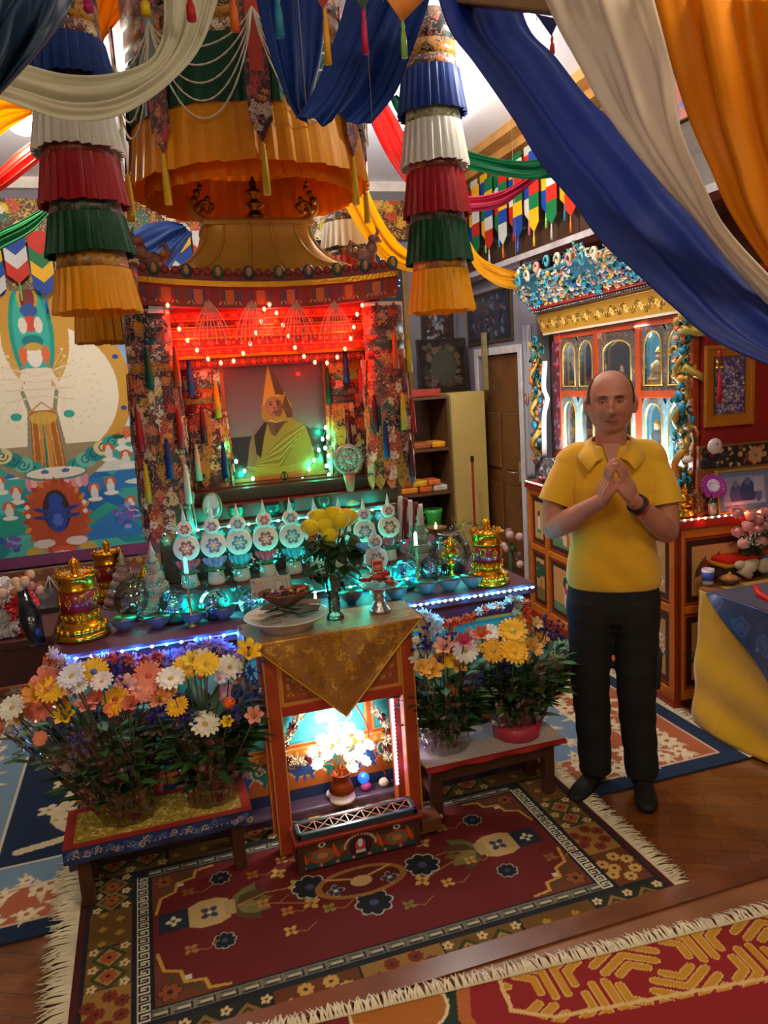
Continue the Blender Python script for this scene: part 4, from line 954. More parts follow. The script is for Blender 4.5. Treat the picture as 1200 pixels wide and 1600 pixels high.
# ---------------------------------------------------------------- red and green lights strung in the shrine
y_in = lambda p: p[1] < 3.45
def light_string(name, label, pts, col, glow, en, every=1, r=.008):
    t = thing(name, label, 'string lights', pts[0])
    MB(mat('3a3a3a', .6)).tube(pts, .0018, 5).build('wire', t, True)
    g = MB(emis(glow, 7)).ball((0, 0, 0), (r, r, r*1.3), 8, 6).build('bulb', t)
    for i, p in enumerate(pts):
        o = g if i == 0 else g.copy()
        if i: link(o, t)
        o.location = Vector(p)-wloc(t)
        if i % every == 0: lamp(name+'_light', 'POINT', (p[0], p[1]+(.05 if y_in(p) else -.03), p[2]-.03), en, lin(col), .01)
    return t
Pk = lambda L, y: [at(a, b, y=y) for a, b in L]
light_string('light_string', 'red light string draped down the left of the shrine mouth', Pk([(262, 477), (280, 514), (293, 532), (308, 547), (325, 561), (345, 567), (365, 564)], 3.36), 'ff1408', 'ff5a48', .5, 2)
light_string('light_string', 'red light string hanging in two diagonals at the middle of the lintel', Pk([(380, 552), (391, 537), (400, 520), (408, 502), (413, 483), (421, 476), (432, 489), (442, 508), (451, 525), (461, 543), (475, 557), (492, 566)], 3.37), 'ff1408', 'ff5a48', .45, 3)
light_string('light_string', 'red light string draped up the right of the shrine mouth', Pk([(511, 567), (527, 558), (539, 545), (548, 529), (553, 511), (558, 491), (566, 477)], 3.36), 'ff1408', 'ff5a48', .5, 2)
light_string('light_string', 'green light string in a bow across the lower part of the portrait', Pk([(349, 687), (360, 705), (369, 721), (382, 736), (395, 748), (408, 760), (458, 760), (473, 749), (483, 733), (491, 719), (498, 703)], 3.66), '10ffb0', '90ffe0', .45, 3)
light_string('light_string', 'green light string bunched right of the portrait', Pk([(509, 668), (504, 686), (512, 683), (508, 700), (513, 712), (510, 728), (514, 742)], 3.64), '10ffb0', '90ffe0', .4, 4)
lamp('shrine_light', 'POINT', (.60, 3.50, 2.07), 1.9, (1, .06, .03), .03)
lamp('shrine_light', 'POINT', (.25, 3.50, 2.02), .8, (1, .06, .03), .03)
lamp('shrine_light', 'POINT', (.95, 3.50, 2.02), .8, (1, .06, .03), .03)
# ================================================================== DRAPES
def PT(L, y=None): return [at(a[0], a[1], y=(a[2] if len(a) > 2 else y)) for a in L]
def drape(label, A, B, col, y=None, n=70, k=46, folds=5, amp=.02, seed=0, trans=.25, sag=0, m=None):
    o = ribbon('drape', PT(A, y), PT(B, y), m or cloth(col, trans, .5, .12, 30), None, n, k, folds, amp, seed, .002, sag)
    tag(o, label, 'drape')
    if (A[0][2] if len(A[0]) > 2 else y) > 2.2:
        w = MB(mat('8a8478', .7, var=0))
        for q in (A[0], B[-1]):
            p = PT([q], y)[0]; w.tube([(p[0], p[1], p[2]-.01), (p[0], p[1], 3.46)], .0012, 4)
        w.build('tie_cord', o)
    return o
drape('long blue drape crossing the view from top centre to the right edge', [(672, -50, 2.0), (700, 42, 1.97), (742, 100, 1.93), (800, 183, 1.87), (846, 258, 1.8), (896, 317, 1.72), (937, 375, 1.64), (992, 425, 1.56), (1054, 482, 1.47), (1120, 535, 1.38), (1250, 592, 1.25)],
      [(800, -50, 2.05), (825, 42, 1.99), (867, 88, 1.94), (912, 146, 1.87), (958, 192, 1.8), (1000, 238, 1.74), (1046, 292, 1.66), (1087, 337, 1.6), (1137, 400, 1.5), (1200, 471, 1.4), (1270, 545, 1.27)], '03247a', folds=1.4, amp=.010, seed=3, trans=.12)
drape('white drape between the long blue drape and the orange one', [(835, -40, 1.64), (870, 38, 1.64), (902, 96, 1.63), (944, 171, 1.61), (994, 238, 1.58), (1040, 292, 1.55), (1082, 337, 1.52), (1132, 400, 1.46), (1195, 471, 1.4), (1260, 540, 1.32)],
      [(1022, -30, 1.42), (1025, 8, 1.42), (1050, 104, 1.43), (1064, 200, 1.43), (1096, 279, 1.42), (1133, 354, 1.4), (1200, 429, 1.35), (1270, 490, 1.28)], 'f4ecde', folds=2, amp=.011, seed=8, trans=.5)
drape('orange yellow drape at the right edge, hanging from the beam', [(1020, -10, 1.36), (1036, 50, 1.36), (1052, 110, 1.36), (1078, 190, 1.36), (1108, 260, 1.34), (1142, 335, 1.32), (1205, 425, 1.28), (1270, 500, 1.22)],
      [(1330, 0, 1.1), (1340, 120, 1.1), (1345, 240, 1.1), (1350, 340, 1.1), (1370, 420, 1.1), (1400, 480, 1.1)], 'f09c08', folds=3, amp=.013, seed=5, trans=.4)
# blue swag, top centre
o = drape('blue swag hanging in a deep loop at the top centre', [(548, -30, 2.55), (530, 40, 2.5), (508, 100, 2.45), (486, 150, 2.4), (462, 186, 2.38)], [(678, -30, 2.3), (662, 30, 2.3), (640, 90, 2.3), (618, 145, 2.3), (582, 191, 2.3)], '0c3684', folds=2, amp=.018, seed=2, trans=.35)
drape('inner face of the blue swag loop, seen left of its front', [(392, -40, 2.75), (412, 50, 2.7), (436, 125, 2.62), (462, 180, 2.5), (478, 189, 2.45)], [(512, -40, 2.75), (506, 50, 2.7), (500, 100, 2.62), (488, 150, 2.5), (480, 188, 2.45)], '0c3684', folds=2, amp=.012, seed=12, trans=.35)
# white swag, top left
drape('white swag sagging across the top left corner', [(-20, 85, 2.0), (44, 104, 2.05), (100, 117, 2.1), (155, 119, 2.15), (205, 109, 2.2), (240, 88, 2.25), (256, 40, 2.3), (254, -30, 2.4)],
      [(-20, 146, 2.0), (45, 170, 2.0), (100, 187, 2.05), (155, 188, 2.1), (205, 172, 2.15), (265, 130, 2.2), (315, 70, 2.25), (350, -30, 2.3)], 'd8d4bc', folds=3, amp=.012, seed=6, trans=.35)
drape('dark blue drape in the top left corner, nearest the camera', [(-60, -60, 1.25), (-60, 40, 1.2), (-60, 120, 1.2), (-60, 190, 1.2)], [(125, -25, 1.3), (98, 32, 1.25), (52, 90, 1.22), (-12, 160, 1.2)], '1c3250', folds=2, amp=.02, seed=9, trans=.15)
drape('yellow drape at the top left behind the banner', [(142, -30, 3.6), (145, 20, 3.6), (149, 74, 3.6)], [(240, -30, 3.9), (205, 8, 3.9), (160, 58, 3.7)], 'e8a41c', folds=2, amp=.015, seed=1, trans=.5)
drape('yellow drape at the left edge beside the bright lamp', [(-330, 60, 4.0), (-150, 125, 4.0), (-30, 150, 4.0), (10, 155, 4.0), (50, 166, 4.0)], [(-330, 180, 4.2), (-150, 262, 4.2), (-30, 250, 4.2), (0, 212, 4.2), (50, 178, 4.1)], 'f0b414', folds=2, amp=.01, seed=1, trans=.6)
drape('red drape slanting down at the left edge', [(110, 170, 4.6), (78, 200, 4.6), (30, 235, 4.6), (-30, 280, 4.6), (-150, 300, 4.6), (-330, 150, 4.6)], [(125, 195, 4.6), (90, 222, 4.6), (50, 262, 4.6), (-30, 316, 4.6), (-150, 350, 4.6), (-350, 200, 4.6)], 'b8281c', folds=2, amp=.012, seed=4, trans=.5)
drape('green drape slanting under the red one at the left edge', [(80, 318, 4.9), (45, 338, 4.9), (10, 355, 4.9), (-30, 366, 4.9), (-150, 350, 4.9), (-330, 210, 4.9)], [(78, 332, 4.9), (50, 362, 4.9), (10, 385, 4.9), (-30, 402, 4.9), (-150, 400, 4.9), (-340, 260, 4.9)], '1c6a3c', folds=3, amp=.012, seed=4, trans=.3)
drape('dark blue swag behind the left dragon of the roof', [(196, 372, 5.2), (225, 352, 5.2), (258, 345, 5.2), (285, 350, 5.2)], [(196, 395, 5.2), (225, 440, 5.2), (260, 425, 5.2), (300, 365, 5.2)], '12306a', folds=2, amp=.015, seed=4)
drape('red drape slanting down to the right front banner', [(570, 168, 4.3), (590, 215, 4.2), (612, 255, 4.1), (645, 300, 4.0)], [(605, 160, 4.3), (625, 195, 4.2), (640, 225, 4.1), (660, 262, 4.0)], 'b82a1c', folds=2, amp=.012, seed=6, trans=.45)
drape('green drape stub left of the right front banner', [(606, 145, 3.9), (618, 172, 3.9), (640, 205, 3.8)], [(622, 150, 3.9), (640, 165, 3.9), (660, 180, 3.8)], '0c5a44', folds=2, amp=.008, seed=6)
drape('broad yellow drape hanging diagonally behind the right front banner', [(536, 318, 4.0), (566, 366, 4.0), (600, 408, 4.0), (640, 424, 4.0), (690, 426, 4.0)], [(572, 292, 4.0), (598, 345, 4.0), (622, 378, 4.0), (648, 396, 4.0), (690, 400, 4.0)], 'f0c010', folds=2, amp=.012, seed=2, trans=.55)
drape('white swag behind the right slope of the golden roof', [(440, 350, 4.6), (455, 385, 4.6), (480, 412, 4.6), (515, 420, 4.6)], [(480, 340, 4.6), (490, 370, 4.6), (505, 395, 4.6), (525, 408, 4.6)], 'd0d0d0', folds=2, amp=.012, seed=2, trans=.5)
drape('green drape swagged high on the right, above the magenta one', [(705, 226, 4.2), (740, 238, 4.2), (790, 250, 4.2), (835, 250, 4.2), (880, 240, 4.2)], [(705, 256, 4.2), (740, 266, 4.2), (790, 276, 4.2), (840, 280, 4.2), (890, 272, 4.2)], '0f7a4c', folds=2, amp=.012, seed=7, trans=.4)
drape('magenta drape curving up to the right in front of the pennants', [(715, 306, 4.5), (750, 306, 4.5), (785, 298, 4.5), (820, 280, 4.5), (850, 262, 4.5)], [(715, 332, 4.5), (750, 330, 4.5), (785, 322, 4.5), (815, 300, 4.5), (850, 270, 4.5)], 'c02a50', folds=2, amp=.01, seed=7, trans=.45)
drape('yellow drape dipping behind the carved crest of the display case', [(722, 350, 4.9), (745, 395, 4.9), (775, 415, 4.9), (812, 425, 4.9)], [(722, 385, 4.9), (748, 425, 4.9), (780, 447, 4.9), (808, 452, 4.9)], 'e8a810', folds=2, amp=.01, seed=7, trans=.5)

# ---------------------------------------------------------------- pennants: strips of chevrons ending in a tassel
PC = {'white': 'd8d8d4', 'blue': '1c48a8', 'red': 'd02c14', 'green': '127a44', 'yellow': 'f0bc18', 'orange': 'e07a10'}
ORD = ['yellow', 'blue', 'white', 'red', 'green']
TS = ['cyan', 'orange', 'crimson', 'blue', 'pink', 'yellow', 'lime', 'white']
TSC = {'cyan': '1aa0c8', 'orange': 'e06a10', 'crimson': 'b01c3c', 'blue': '2a5ac8', 'pink': 'd8648c', 'yellow': 'd8b820', 'lime': '8ac85a', 'white': 'd0d0c8'}
def pennant(label, top, side, w, n, h, k0, tc, group, tas=.10, turn=1, kind='pennant'):
    t = thing('pennant', label, 'pennant', top, group); s = Vector(side).normalized(); T = Vector(top); nrm = s.cross(Vector((0, 0, 1)))*turn
    for i in range(n):
        col = ORD[(k0+i) % 5]; z1 = -i*h; z0 = -(i+1)*h; off = nrm*(.003*(n-i)); q = w*.42
        P = [(-w/2, z1+.004), (w/2, z1+.004), (w/2, z0+.004), (0, z0-q+.004), (-w/2, z0+.004)]
        m = MB(cloth(PC[col], .3)); a = [(s*u+Vector((0, 0, z))+off)[:] for u, z in P]; b = [(s*u+Vector((0, 0, z))+off-nrm*.0015)[:] for u, z in P]
        m.add(a+b, [tuple(range(5)), tuple(reversed(range(5, 10)))]+[(j, j+5, (j+1) % 5+5, (j+1) % 5) for j in range(5)]); m.build('chevron', t)
    zt = -n*h-w*.42
    m = tassel_mesh(TSC[tc], tas, .007); m.v = [(v[0], v[1], v[2]+zt+.01) for v in m.v]; m.build('tassel', t); return t
NUM = ['first', 'second', 'third', 'fourth', 'fifth', 'sixth', 'seventh', 'eighth', 'ninth', 'tenth', 'eleventh', 'twelfth', 'thirteenth', 'fourteenth', 'fifteenth', 'sixteenth', 'seventeenth', 'eighteenth', 'nineteenth', 'twentieth']
n = 20
for i in range(n):
    y = 6.45-(6.45-4.2)*i/(n-1)*1.0; z = 3.24; nn = 5 if i % 2 else 4
    pennant(f'chevron pennant with {TS[i % 8]} tassel, {NUM[i]} from the far end of the right wall', (DX-.13-.03*(i % 2), y, z), (0, -1, 0), .135, nn, .095, (i*2) % 5, TS[i % 8], 'chevron pennants along the right wall', .10, -1)
for i in range(12):
    y = 6.3-2.0*i/11
    pennant(f'upper chevron pennant tipped in {TS[(i*3) % 8]}, {NUM[i]} from the far end of the right wall', (DX-.125, y, 3.30), (0, -1, 0), .13, 2, .06, (i*3+1) % 5, TS[(i*3) % 8], 'short pennants above the long ones on the right wall', .06, -1)
r = random.Random(2)
for i in range(16):
    x = -1.42+i*.17; nn = 3+(i % 2)
    pennant(f'chevron pennant with {TS[(i*5+2) % 8]} tassel, {NUM[i]} from the left on the back wall', (x, 6.42, 3.02), (1, 0, 0), .155, nn, .10, (i*2+3) % 5, TS[(i*5+2) % 8], 'chevron pennants along the back wall', .13, 1)
# brocade friezes above the pennants
m = MB(brocade('5a2a1c', ['d8a030', 'c84a1c', 'e0d0b0', '2a6a5a', 'd8c030'], 9, key=12)); m.box(-1.9, DX-.1, 6.60, 6.62, 2.98, 3.30); tag(m.build('brocade_frieze'), 'brocade frieze along the top of the back wall', 'frieze')
m = MB(brocade('a8501c', ['e0b040', 'd84a2c', 'e0e0d0', '2a7a6a', '3a5aa8'], 9, key=13)); m.box(DX-.045, DX-.025, 1.0, 6.55, 3.0, 3.30); m.use(gold('b8862c', .4)); m.box(DX-.06, DX-.024, 1.0, 6.55, 3.30, 3.33)
tag(m.build('brocade_frieze'), 'brocade frieze along the top of the right wall behind the pennants', 'frieze')

# pennant tips hanging into the top of the view
def tip(label, L, y, col, tcol, t0, t1, tx):
    P = [Vector(at(a, b, y=y)) for a, b in L]; o0 = P[0]; t = thing('pennant_tip', label, 'pennant', o0); MB(mat('8a8478', .7, var=0)).tube([(0, 0, -.02), (0, 0, 3.46-o0.z)], .0012, 4).build('cord', t)
    m = MB(cloth(col, .3)); k = len(P); v = [(p-o0)[:] for p in P]+[(p-o0+Vector((0, .003, 0)))[:] for p in P]
    m.add(v, [tuple(range(k)), tuple(reversed(range(k, 2*k)))]+[(j, j+k, (j+1) % k+k, (j+1) % k) for j in range(k)]); m.build('cloth_tip', t)
    a, b = Vector(at(tx, t0, y=y)), Vector(at(tx, t1, y=y)); mm = tassel_mesh(tcol, a.z-b.z, .008); mm.v = [(Vector(q)+a-o0)[:] for q in mm.v]; mm.build('tassel', t)
tip('red pennant tip with a yellow tassel, over the blue swag', [(485, -20), (525, -20), (505, 14)], 2.15, 'a01c1c', 'd89a10', 12, 100, 507)
tip('dark green pennant tip with a pink tassel, over the blue swag', [(545, -20), (590, -20), (567, 16)], 2.15, '0f3a24', 'c01a48', 14, 84, 567)
tip('orange pennant tip with a lime tassel, right end of the blue swag', [(598, -10), (672, -10), (652, 10), (629, 34)], 2.15, 'e08a1c', '9ac85a', 32, 90, 629)
tip('navy pennant tip with a red tassel beside the small spot lamp', [(838, 22), (874, 30), (862, 56)], 2.6, '14245a', 'b01c1c', 55, 84, 862)
for lb, px, p0, p1, col in (('magenta tassel at the very top above the left banner', 134, -30, 18, 'b0185a'), ('yellow tassel at the top edge over the white swag', 223, -30, 24, 'e0b810'), ('red tassel at the top edge in front of the canopy', 294, -30, 32, 'b81c1c'),
                            ('orange tassel at the top edge right of the white swag', 361, -30, 48, 'd8641c'), ('cyan tassel at the top left of the blue swag', 431, -30, 58, '1c7a9a')): loose_tassel(lb, px, p0, p1, 2.2, col, .15)
# ceiling lamps
for k, (p, lb) in enumerate(((BULB_A, 'bright round ceiling lamp at the left edge'), (BULB_B, 'bright round ceiling lamp beside the right front banner'))):
    t = thing('ceiling_lamp', lb, 'ceiling lamp', (p[0], p[1], p[2]), 'ceiling lamps')
    MB(emis('fff4d8', 14)).ball((0, 0, .0), (.085, .085, .06), 16, 10).build('glowing_shade', t)
    MB(mat('d8d0c0', .5)).lathe([(.05, .05), (.05, .09), (.015, .1), (.015, 3.46-p[2])], 16).build('stem', t)
t = thing('spot_lamp', 'small bright spot lamp at the top, beside the long blue drape', 'spot lamp', BULB_C)
MB(emis('fff4d8', 16)).ball((0, 0, 0), .018, 12, 8).build('bulb', t); MB(mat('3a3028', .5)).lathe([(.03, .01), (.03, .05), (.012, .06), (.012, 3.46-BULB_C[2])], 14).build('holder', t)
# ================================================================== THINGS ON THE ALTAR
GOLD = gold('e0a020', .2, .05); BRASS = mat('b08a4a', .28, .9, .1, 20); STEEL = mat('94867e', .3, .7, .1, 20)
# prayer wheels
def wheel():
    t = thing('prayer_wheel', 'gilded prayer wheel', 'prayer wheel', (0, 0, 0))
    m = MB(GOLD); m.lathe([(.092, 0), (.098, .01), (.094, .022), (.088, .026)], 32); m.lathe([(.088, .024), (.082, .045), (.066, .062), (.056, .07)], 36, wob=lambda a, z: 1+.045*abs(math.sin(a*9)))
    for i in range(18):
        a = 2*PI*i/18; m.ball((.082*math.cos(a), .082*math.sin(a), .035), (.013, .013, .016), 6, 5)
    m.build('lotus_base', t)
    m = MB(GOLD); m.lathe([(.052, .065), (.06, .075), (.064, .082), (.056, .094), (.058, .10), (.072, .104)], 32)
    for i in range(14):
        a = 2*PI*i/14; m.ball((.064*math.cos(a), .064*math.sin(a), .086), (.009, .009, .012), 6, 5)
    m.build('neck', t)
    MB(mat('8a0c1c', .35, coat=.5)).lathe([(.0655, .104), (.0655, .185)], 36).build('red_drum', t)
    m = MB(GOLD)
    for i in range(8):
        a = 2*PI*i/8; cx, cy = .066*math.cos(a), .066*math.sin(a); R = Matrix.Rotation(a, 3, 'Z'); q = lambda u, z: (R @ Vector((.067, u, z)))[:]
        if i % 2 == 0:
            m.tube([q(-.012, .125), q(-.012, .165), q(.0, .17), (q(.012, .16)), q(.004, .147), q(.012, .14), q(.014, .125)], .003, 5); m.tube([q(-.016, .168), q(.016, .172)], .003, 5)
        else:
            m.tube([q(.011*math.cos(b), .145+.013*math.sin(b)) for b in [k*PI/4 for k in range(9)]], .003, 5); m.ball(q(0, .145), .005, 6, 4); m.tube([q(0, .172), q(0, .158)], .0025, 5); m.tube([q(0, .132), q(0, .118)], .0025, 5)
    tag(m.build('gold_letters', t), 'raised gold syllables and rings on the red drum')
    m = MB(GOLD); m.lathe([(.068, .183), (.070, .188), (.066, .192), (.067, .225), (.071, .23), (.078, .234), (.078, .240), (.05, .246), (.02, .25), (0, .25)], 36)
    for i in range(16):
        a = 2*PI*i/16; m.ball((.06*math.cos(a), .06*math.sin(a), .246), .007, 6, 4)
    m.build('crown', t)
    m = MB(GOLD); m.lathe([(.012, .248), (.016, .256), (.009, .262), (.014, .27), (.014, .285), (.006, .295), (0, .305)], 14)
    for i in range(6):
        a = 2*PI*i/6; m.tube([(.008*math.cos(a), .008*math.sin(a), .262), (.019*math.cos(a), .019*math.sin(a), .278), (.006*math.cos(a), .006*math.sin(a), .294)], .0028, 5)
    m.build('finial', t); return t
w0 = wheel(); a = at(125, 998, z=AZ); place(w0, True, (a[0]+.01, a[1]+.04, AZ-.003), .3, 'gilded prayer wheel with a red drum at the left front corner of the altar', 'gilded prayer wheels')
w0.scale = (1.08, 1.08, 1.08)
a = at(772, 912, z=AZ); place(w0, False, (a[0]-.01, a[1]+.04, AZ-.003), .9, 'gilded prayer wheel with a red drum at the right front corner of the altar', scale=1.0)
a = at(170, 885, y=3.75); place(w0, False, (a[0], 3.75, AZ-.003), 0, 'smaller gilded prayer wheel standing further back at the left, before the thangka', scale=.95)
# water bowls
def bowl():
    t = thing('water_bowl', 'metal water bowl', 'bowl', (0, 0, 0))
    m = MB(STEEL); m.lathe([(.020, 0), (.022, .006), (.034, .014), (.047, .034), (.051, .05), (.0535, .052)], 28); m.build('bowl_body', t)
    m = MB(BRASS); m.lathe([(.0535, .052), (.0495, .0515), (.045, .036), (.03, .02), (0, .016)], 28); m.build('brass_lining', t)
    MB(glassy('dff4ff', .02, .7, 0, 12, .05)).lathe([(.046, .040), (0, .040)], 24).build('water', t); return t
b0 = bowl(); first = True
NB = ['first', 'second', 'third', 'fourth', 'fifth', 'sixth', 'seventh']
for k, (px, py) in enumerate(((195, 985), (248, 981), (303, 975), (351, 967))):
    a = at(px, py, z=AZ); place(b0, first, (a[0], max(3.065, a[1]+.012), AZ-.003), 0, f'brass lined water bowl, {NB[k]} from the left, right of the left prayer wheel' if k < 3 else 'brass lined water bowl next to the left corner of the gold cloth', 'water bowls along the altar edge'); first = False
for k, (px, py) in enumerate(((550, 942), (622, 936), (667, 927), (704, 922), (740, 917))):
    a = at(px, py, z=AZ); place(b0, False, (a[0], max(3.065, a[1]+.012), AZ-.003), 0, ['brass lined water bowl just right of the glass rose vase', 'brass lined water bowl partly behind the silver stand', 'brass lined water bowl right of the silver stand', 'brass lined water bowl, second from the right prayer wheel', 'brass lined water bowl next to the right prayer wheel'][k])
# glass globes with dried flowers
FL = ['6a4a8a', '9a80b8', 'b09ac0', '3a2a4a', 'c8b0a0', '4a5a3a', '7a5a94']
def globe(x, y, r, label, cols, seed, zz0=AZ-.003):
    t = thing('glass_globe', label, 'glass globe', (x, y, zz0), 'glass globes filled with dried flowers')
    MB(glassy('f0fbff', .02, .85, 0, 12, .02)).lathe([(.45*r, 0), (.75*r, .18*r), (r, .85*r), (.98*r, 1.2*r), (.8*r, 1.65*r), (.58*r, 1.85*r), (.6*r, 1.92*r)], 32).build('glass', t)
    q = random.Random(seed); n = 13
    for i in range(n):
        a = q.uniform(0, 2*PI); rr = q.uniform(.25, .68)*r; z = q.uniform(.25, 1.5)*r; col = q.choice(cols); m = MB(mat(col, .7)); c_ = Vector((rr*math.cos(a), rr*math.sin(a), z)); s_ = r*.22
        for k in range(6):
            b = 2*PI*k/6; M_ = Matrix.Rotation(a+PI/2, 3, 'Z') @ Matrix.Rotation(PI/2-.4, 3, 'X'); p = M_ @ Vector((math.cos(b)*s_*.6, math.sin(b)*s_*.6, 0))
            m.ball(c_+p, (s_*.42, s_*.42, s_*.3), 6, 4)
        m.use(mat('3a2a1a', .7)).ball(c_+Vector((0, -s_*.1, 0)), s_*.25, 6, 4); m.build('dried_flower', t)
    MB(mat('3a3a28', .8)).lathe([(.5*r, .04*r), (.7*r, .25*r), (.4*r, .5*r), (0, .6*r)], 14).build('moss', t); return t
globe(at(205, 900, y=3.36)[0], 3.36, .085, 'glass globe of dried purple flowers beside the left prayer wheel', FL, 1)
globe(at(267, 900, y=3.22)[0], 3.20, .068, 'glass globe of dried flowers behind the second water bowl', FL, 2)
globe(at(330, 905, y=3.15)[0], 3.17, .062, 'glass globe of dried flowers behind the third and fourth water bowls', FL, 3)
globe(at(388, 900, y=3.16)[0], 3.17, .052, 'small glass globe behind the shell dish', FL, 4)
globe(at(632, 880, y=3.20)[0], 3.19, .065, 'glass globe of blue dried flowers behind the red packets', ['3a4a8a', '6a7ab0', '4a3a6a'], 5)
globe(at(706, 862, y=3.34)[0], 3.36, .098, 'large glass globe of dried yellow and purple flowers beside the right prayer wheel', ['8a6aa0', 'c8a84a', 'b8a0c0', '8a5a2c', 'e0c870'], 6)
globe(at(668, 880, y=3.30)[0], 3.26, .055, 'small glass globe of purple flowers behind the tall white candle', FL, 7)
# grain stupas: stacked tiers of pearls
def stupa(x, y, z, H, R, label, col='a89078'):
    t = thing('offering_tower', label, 'offering tower', (x, y, z), 'tiered offering towers')
    m = MB(mat(col, .5, .1, .3, 60, .8, 120)); n = 5
    for i in range(n):
        r = R*(1-.17*i); z0 = H*.14*i; m.lathe([(r*.96, z0), (r, z0+H*.05), (r*.97, z0+H*.135), (r*.8, z0+H*.14)], 26)
    m.build('tiers', t)
    m = MB(mat('c8b8a4', .35, .1, .1))
    for i in range(n):
        r = R*(1-.17*i)+.002; k = int(2*PI*r/.011)
        for j in range(k): m.ball((r*math.cos(2*PI*j/k), r*math.sin(2*PI*j/k), H*.14*i+H*.012), .0045, 5, 4)
    m.build('bead_rims', t)
    m = MB(mat('b8a088', .4, .3)); m.lathe([(R*.2, H*.7), (R*.3, H*.73), (R*.12, H*.78), (R*.2, H*.82), (R*.09, H*.88), (0, H)], 14); m.build('spire', t); return t
stupa(at(236, 860, y=3.44)[0]+.0, 3.60-.24, AZ-.003, .33, .09, 'tall tiered pearl tower in front of the left brocade column', 'a88c78')
stupa(at(188, 860, y=3.6)[0], 3.62, AZ-.003, .26, .10, 'tiered pearl tower behind the left glass globe', '9a7c7c')
stupa(at(652, 840, y=3.44)[0]+.02, 3.46, AZ-.003, .32, .085, 'tiered silver tower at the right of the offering discs', '8a7468')
stupa(at(432, 905, y=3.14)[0], 3.13, AZ-.003, .19, .062, 'small tiered pearl tower behind the banknote', 'b8a890')
# gold lamps / ornaments
def ornament(x, y, z, s, label):
    t = thing('gold_ornament', label, 'ornament', (x, y, z), 'gilt altar ornaments')
    m = MB(GOLD); m.lathe([(.030, 0), (.034, .008), (.012, .02), (.010, .05), (.022, .065), (.026, .08), (.010, .092), (.008, .1)], 20)
    m.build('foot', t)
    m = MB(GOLD); m.ball((0, 0, .135), (.03, .012, .032)); 
    for k in (-1, 1): m.tube([(k*.02, 0, .11), (k*.045, 0, .105), (k*.052, 0, .125), (k*.04, 0, .135), (k*.03, 0, .125)], .0055, 6); m.tube([(k*.015, 0, .16), (k*.034, 0, .165), (k*.03, 0, .185), (k*.012, 0, .19)], .005, 6)
    m.lathe([(.028, .16), (.02, .175), (.013, .19), (.007, .205), (0, .215)], 14); m.build('crest', t)
    m = MB(mat('7a1c1c', .4)).ball((0, -.013, .135), .008); m.build('stone', t); t.scale = (s,)*3; return t
a = at(232, 957, z=AZ); ornament(a[0], a[1]+.02, AZ-.003, .98, 'gilt lotus ornament behind the second water bowl, lit teal')
a = at(711, 905, z=AZ); ornament(a[0], a[1]+.04, AZ-.003, .95, 'gilt jewel ornament behind the right row of water bowls')
# candles
def candle(px, pb, pt, y, label, col='e8e0c8', lit=False):
    a, b = at(px, pb, y=y), at(px, pt, y=y); L = b[2]-AZ; t = thing('candle', label, 'candle', (a[0], y, AZ-.003))
    MB(BRASS).lathe([(.022, 0), (.022, .006), (.006, .012), (.0045, L*.72), (.010, L*.74), (.010, L*.77)], 14).build('holder', t)
    MB(mat(col, .4, emit=.6)).lathe([(.0085, L*.77), (.0085, L-.01), (.003, L), (0, L)], 12).build('wax', t)
    return t
candle(298, 955, 868, 3.11, 'slim brass candle holder with a teal lit candle behind the third bowl', '8ff0e8')
candle(653, 905, 829, 3.13, 'slim brass candle holder with a bright white candle right of the red packets', 'fff0e0')
t = thing('butter_lamp', 'lit butter lamp on a brass dish at the back, right of the discs', 'butter lamp', (at(684, 840, y=3.6)[0], 3.62, AZ-.003))
H_ = at(684, 822, y=3.62)[2]-AZ; m = MB(BRASS); m.lathe([(.035, 0), (.012, .02), (.010, H_-.04), (.045, H_-.01), (.058, H_), (.05, H_-.002), (0, H_-.012)], 22); m.build('dish', t)
MB(emis('ffe8a0', 9)).lathe([(.004, H_-.01), (.007, H_+.004), (.003, H_+.018), (0, H_+.026)], 10).build('flame', t)
t = thing('butter_lamp', 'small lit candle stub left of the rose vase', 'butter lamp', (at(497, 930, y=3.0)[0], 3.06, AZ-.003)); m = MB(mat('3a1c10', .6)); m.lathe([(.016, 0), (.016, .05), (0, .05)], 14).build('cup', t); MB(emis('ffe090', 9)).lathe([(.003, .05), (.006, .06), (.003, .073), (0, .08)], 10).build('flame', t)
# things standing between the portrait and the discs
a = at(546, 745, y=3.52); t = thing('dharma_wheel', 'silvery carved wheel on a foot, right of the portrait', 'ornament', (a[0], 3.52, 1.20)); Zc = at(546, 718, y=3.52)[2]-1.20
m = MB(mat('b0a898', .35, .6, .2, 60, .3)); m.tube([(.062*math.cos(k*PI/12), 0, Zc+.066*math.sin(k*PI/12)) for k in range(24)], .010, 8, True)
for k in range(8):
    a_ = k*PI/4; m.tube([(0, 0, Zc), (.06*math.cos(a_), 0, Zc+.064*math.sin(a_))], .006, 6); m.ball((.036*math.cos(a_+.39), 0, Zc+.038*math.sin(a_+.39)), (.014, .008, .014), 8, 6)
m.ball((0, -.004, Zc), (.018, .012, .018)); m.build('wheel', t); m = MB(mat('a08a70', .4, .5)); m.lathe([(.04, 0), (.045, .012), (.02, .03), (.016, .06), (.03, Zc-.07)], 16); m.build('foot', t)
a = at(327, 745, y=3.47); t = thing('oval_mirror', 'oval silver mirror on a foot at the left under the portrait', 'mirror', (a[0], 3.475, 1.20)); m = MB(mat('8a7a60', .35, .7)); m.tube([(.040*math.cos(k*PI/12), 0, .075+.058*math.sin(k*PI/12)) for k in range(24)], .006, 6, True); m.box(-.02, .02, -.012, .012, 0, .02); m.build('frame', t)
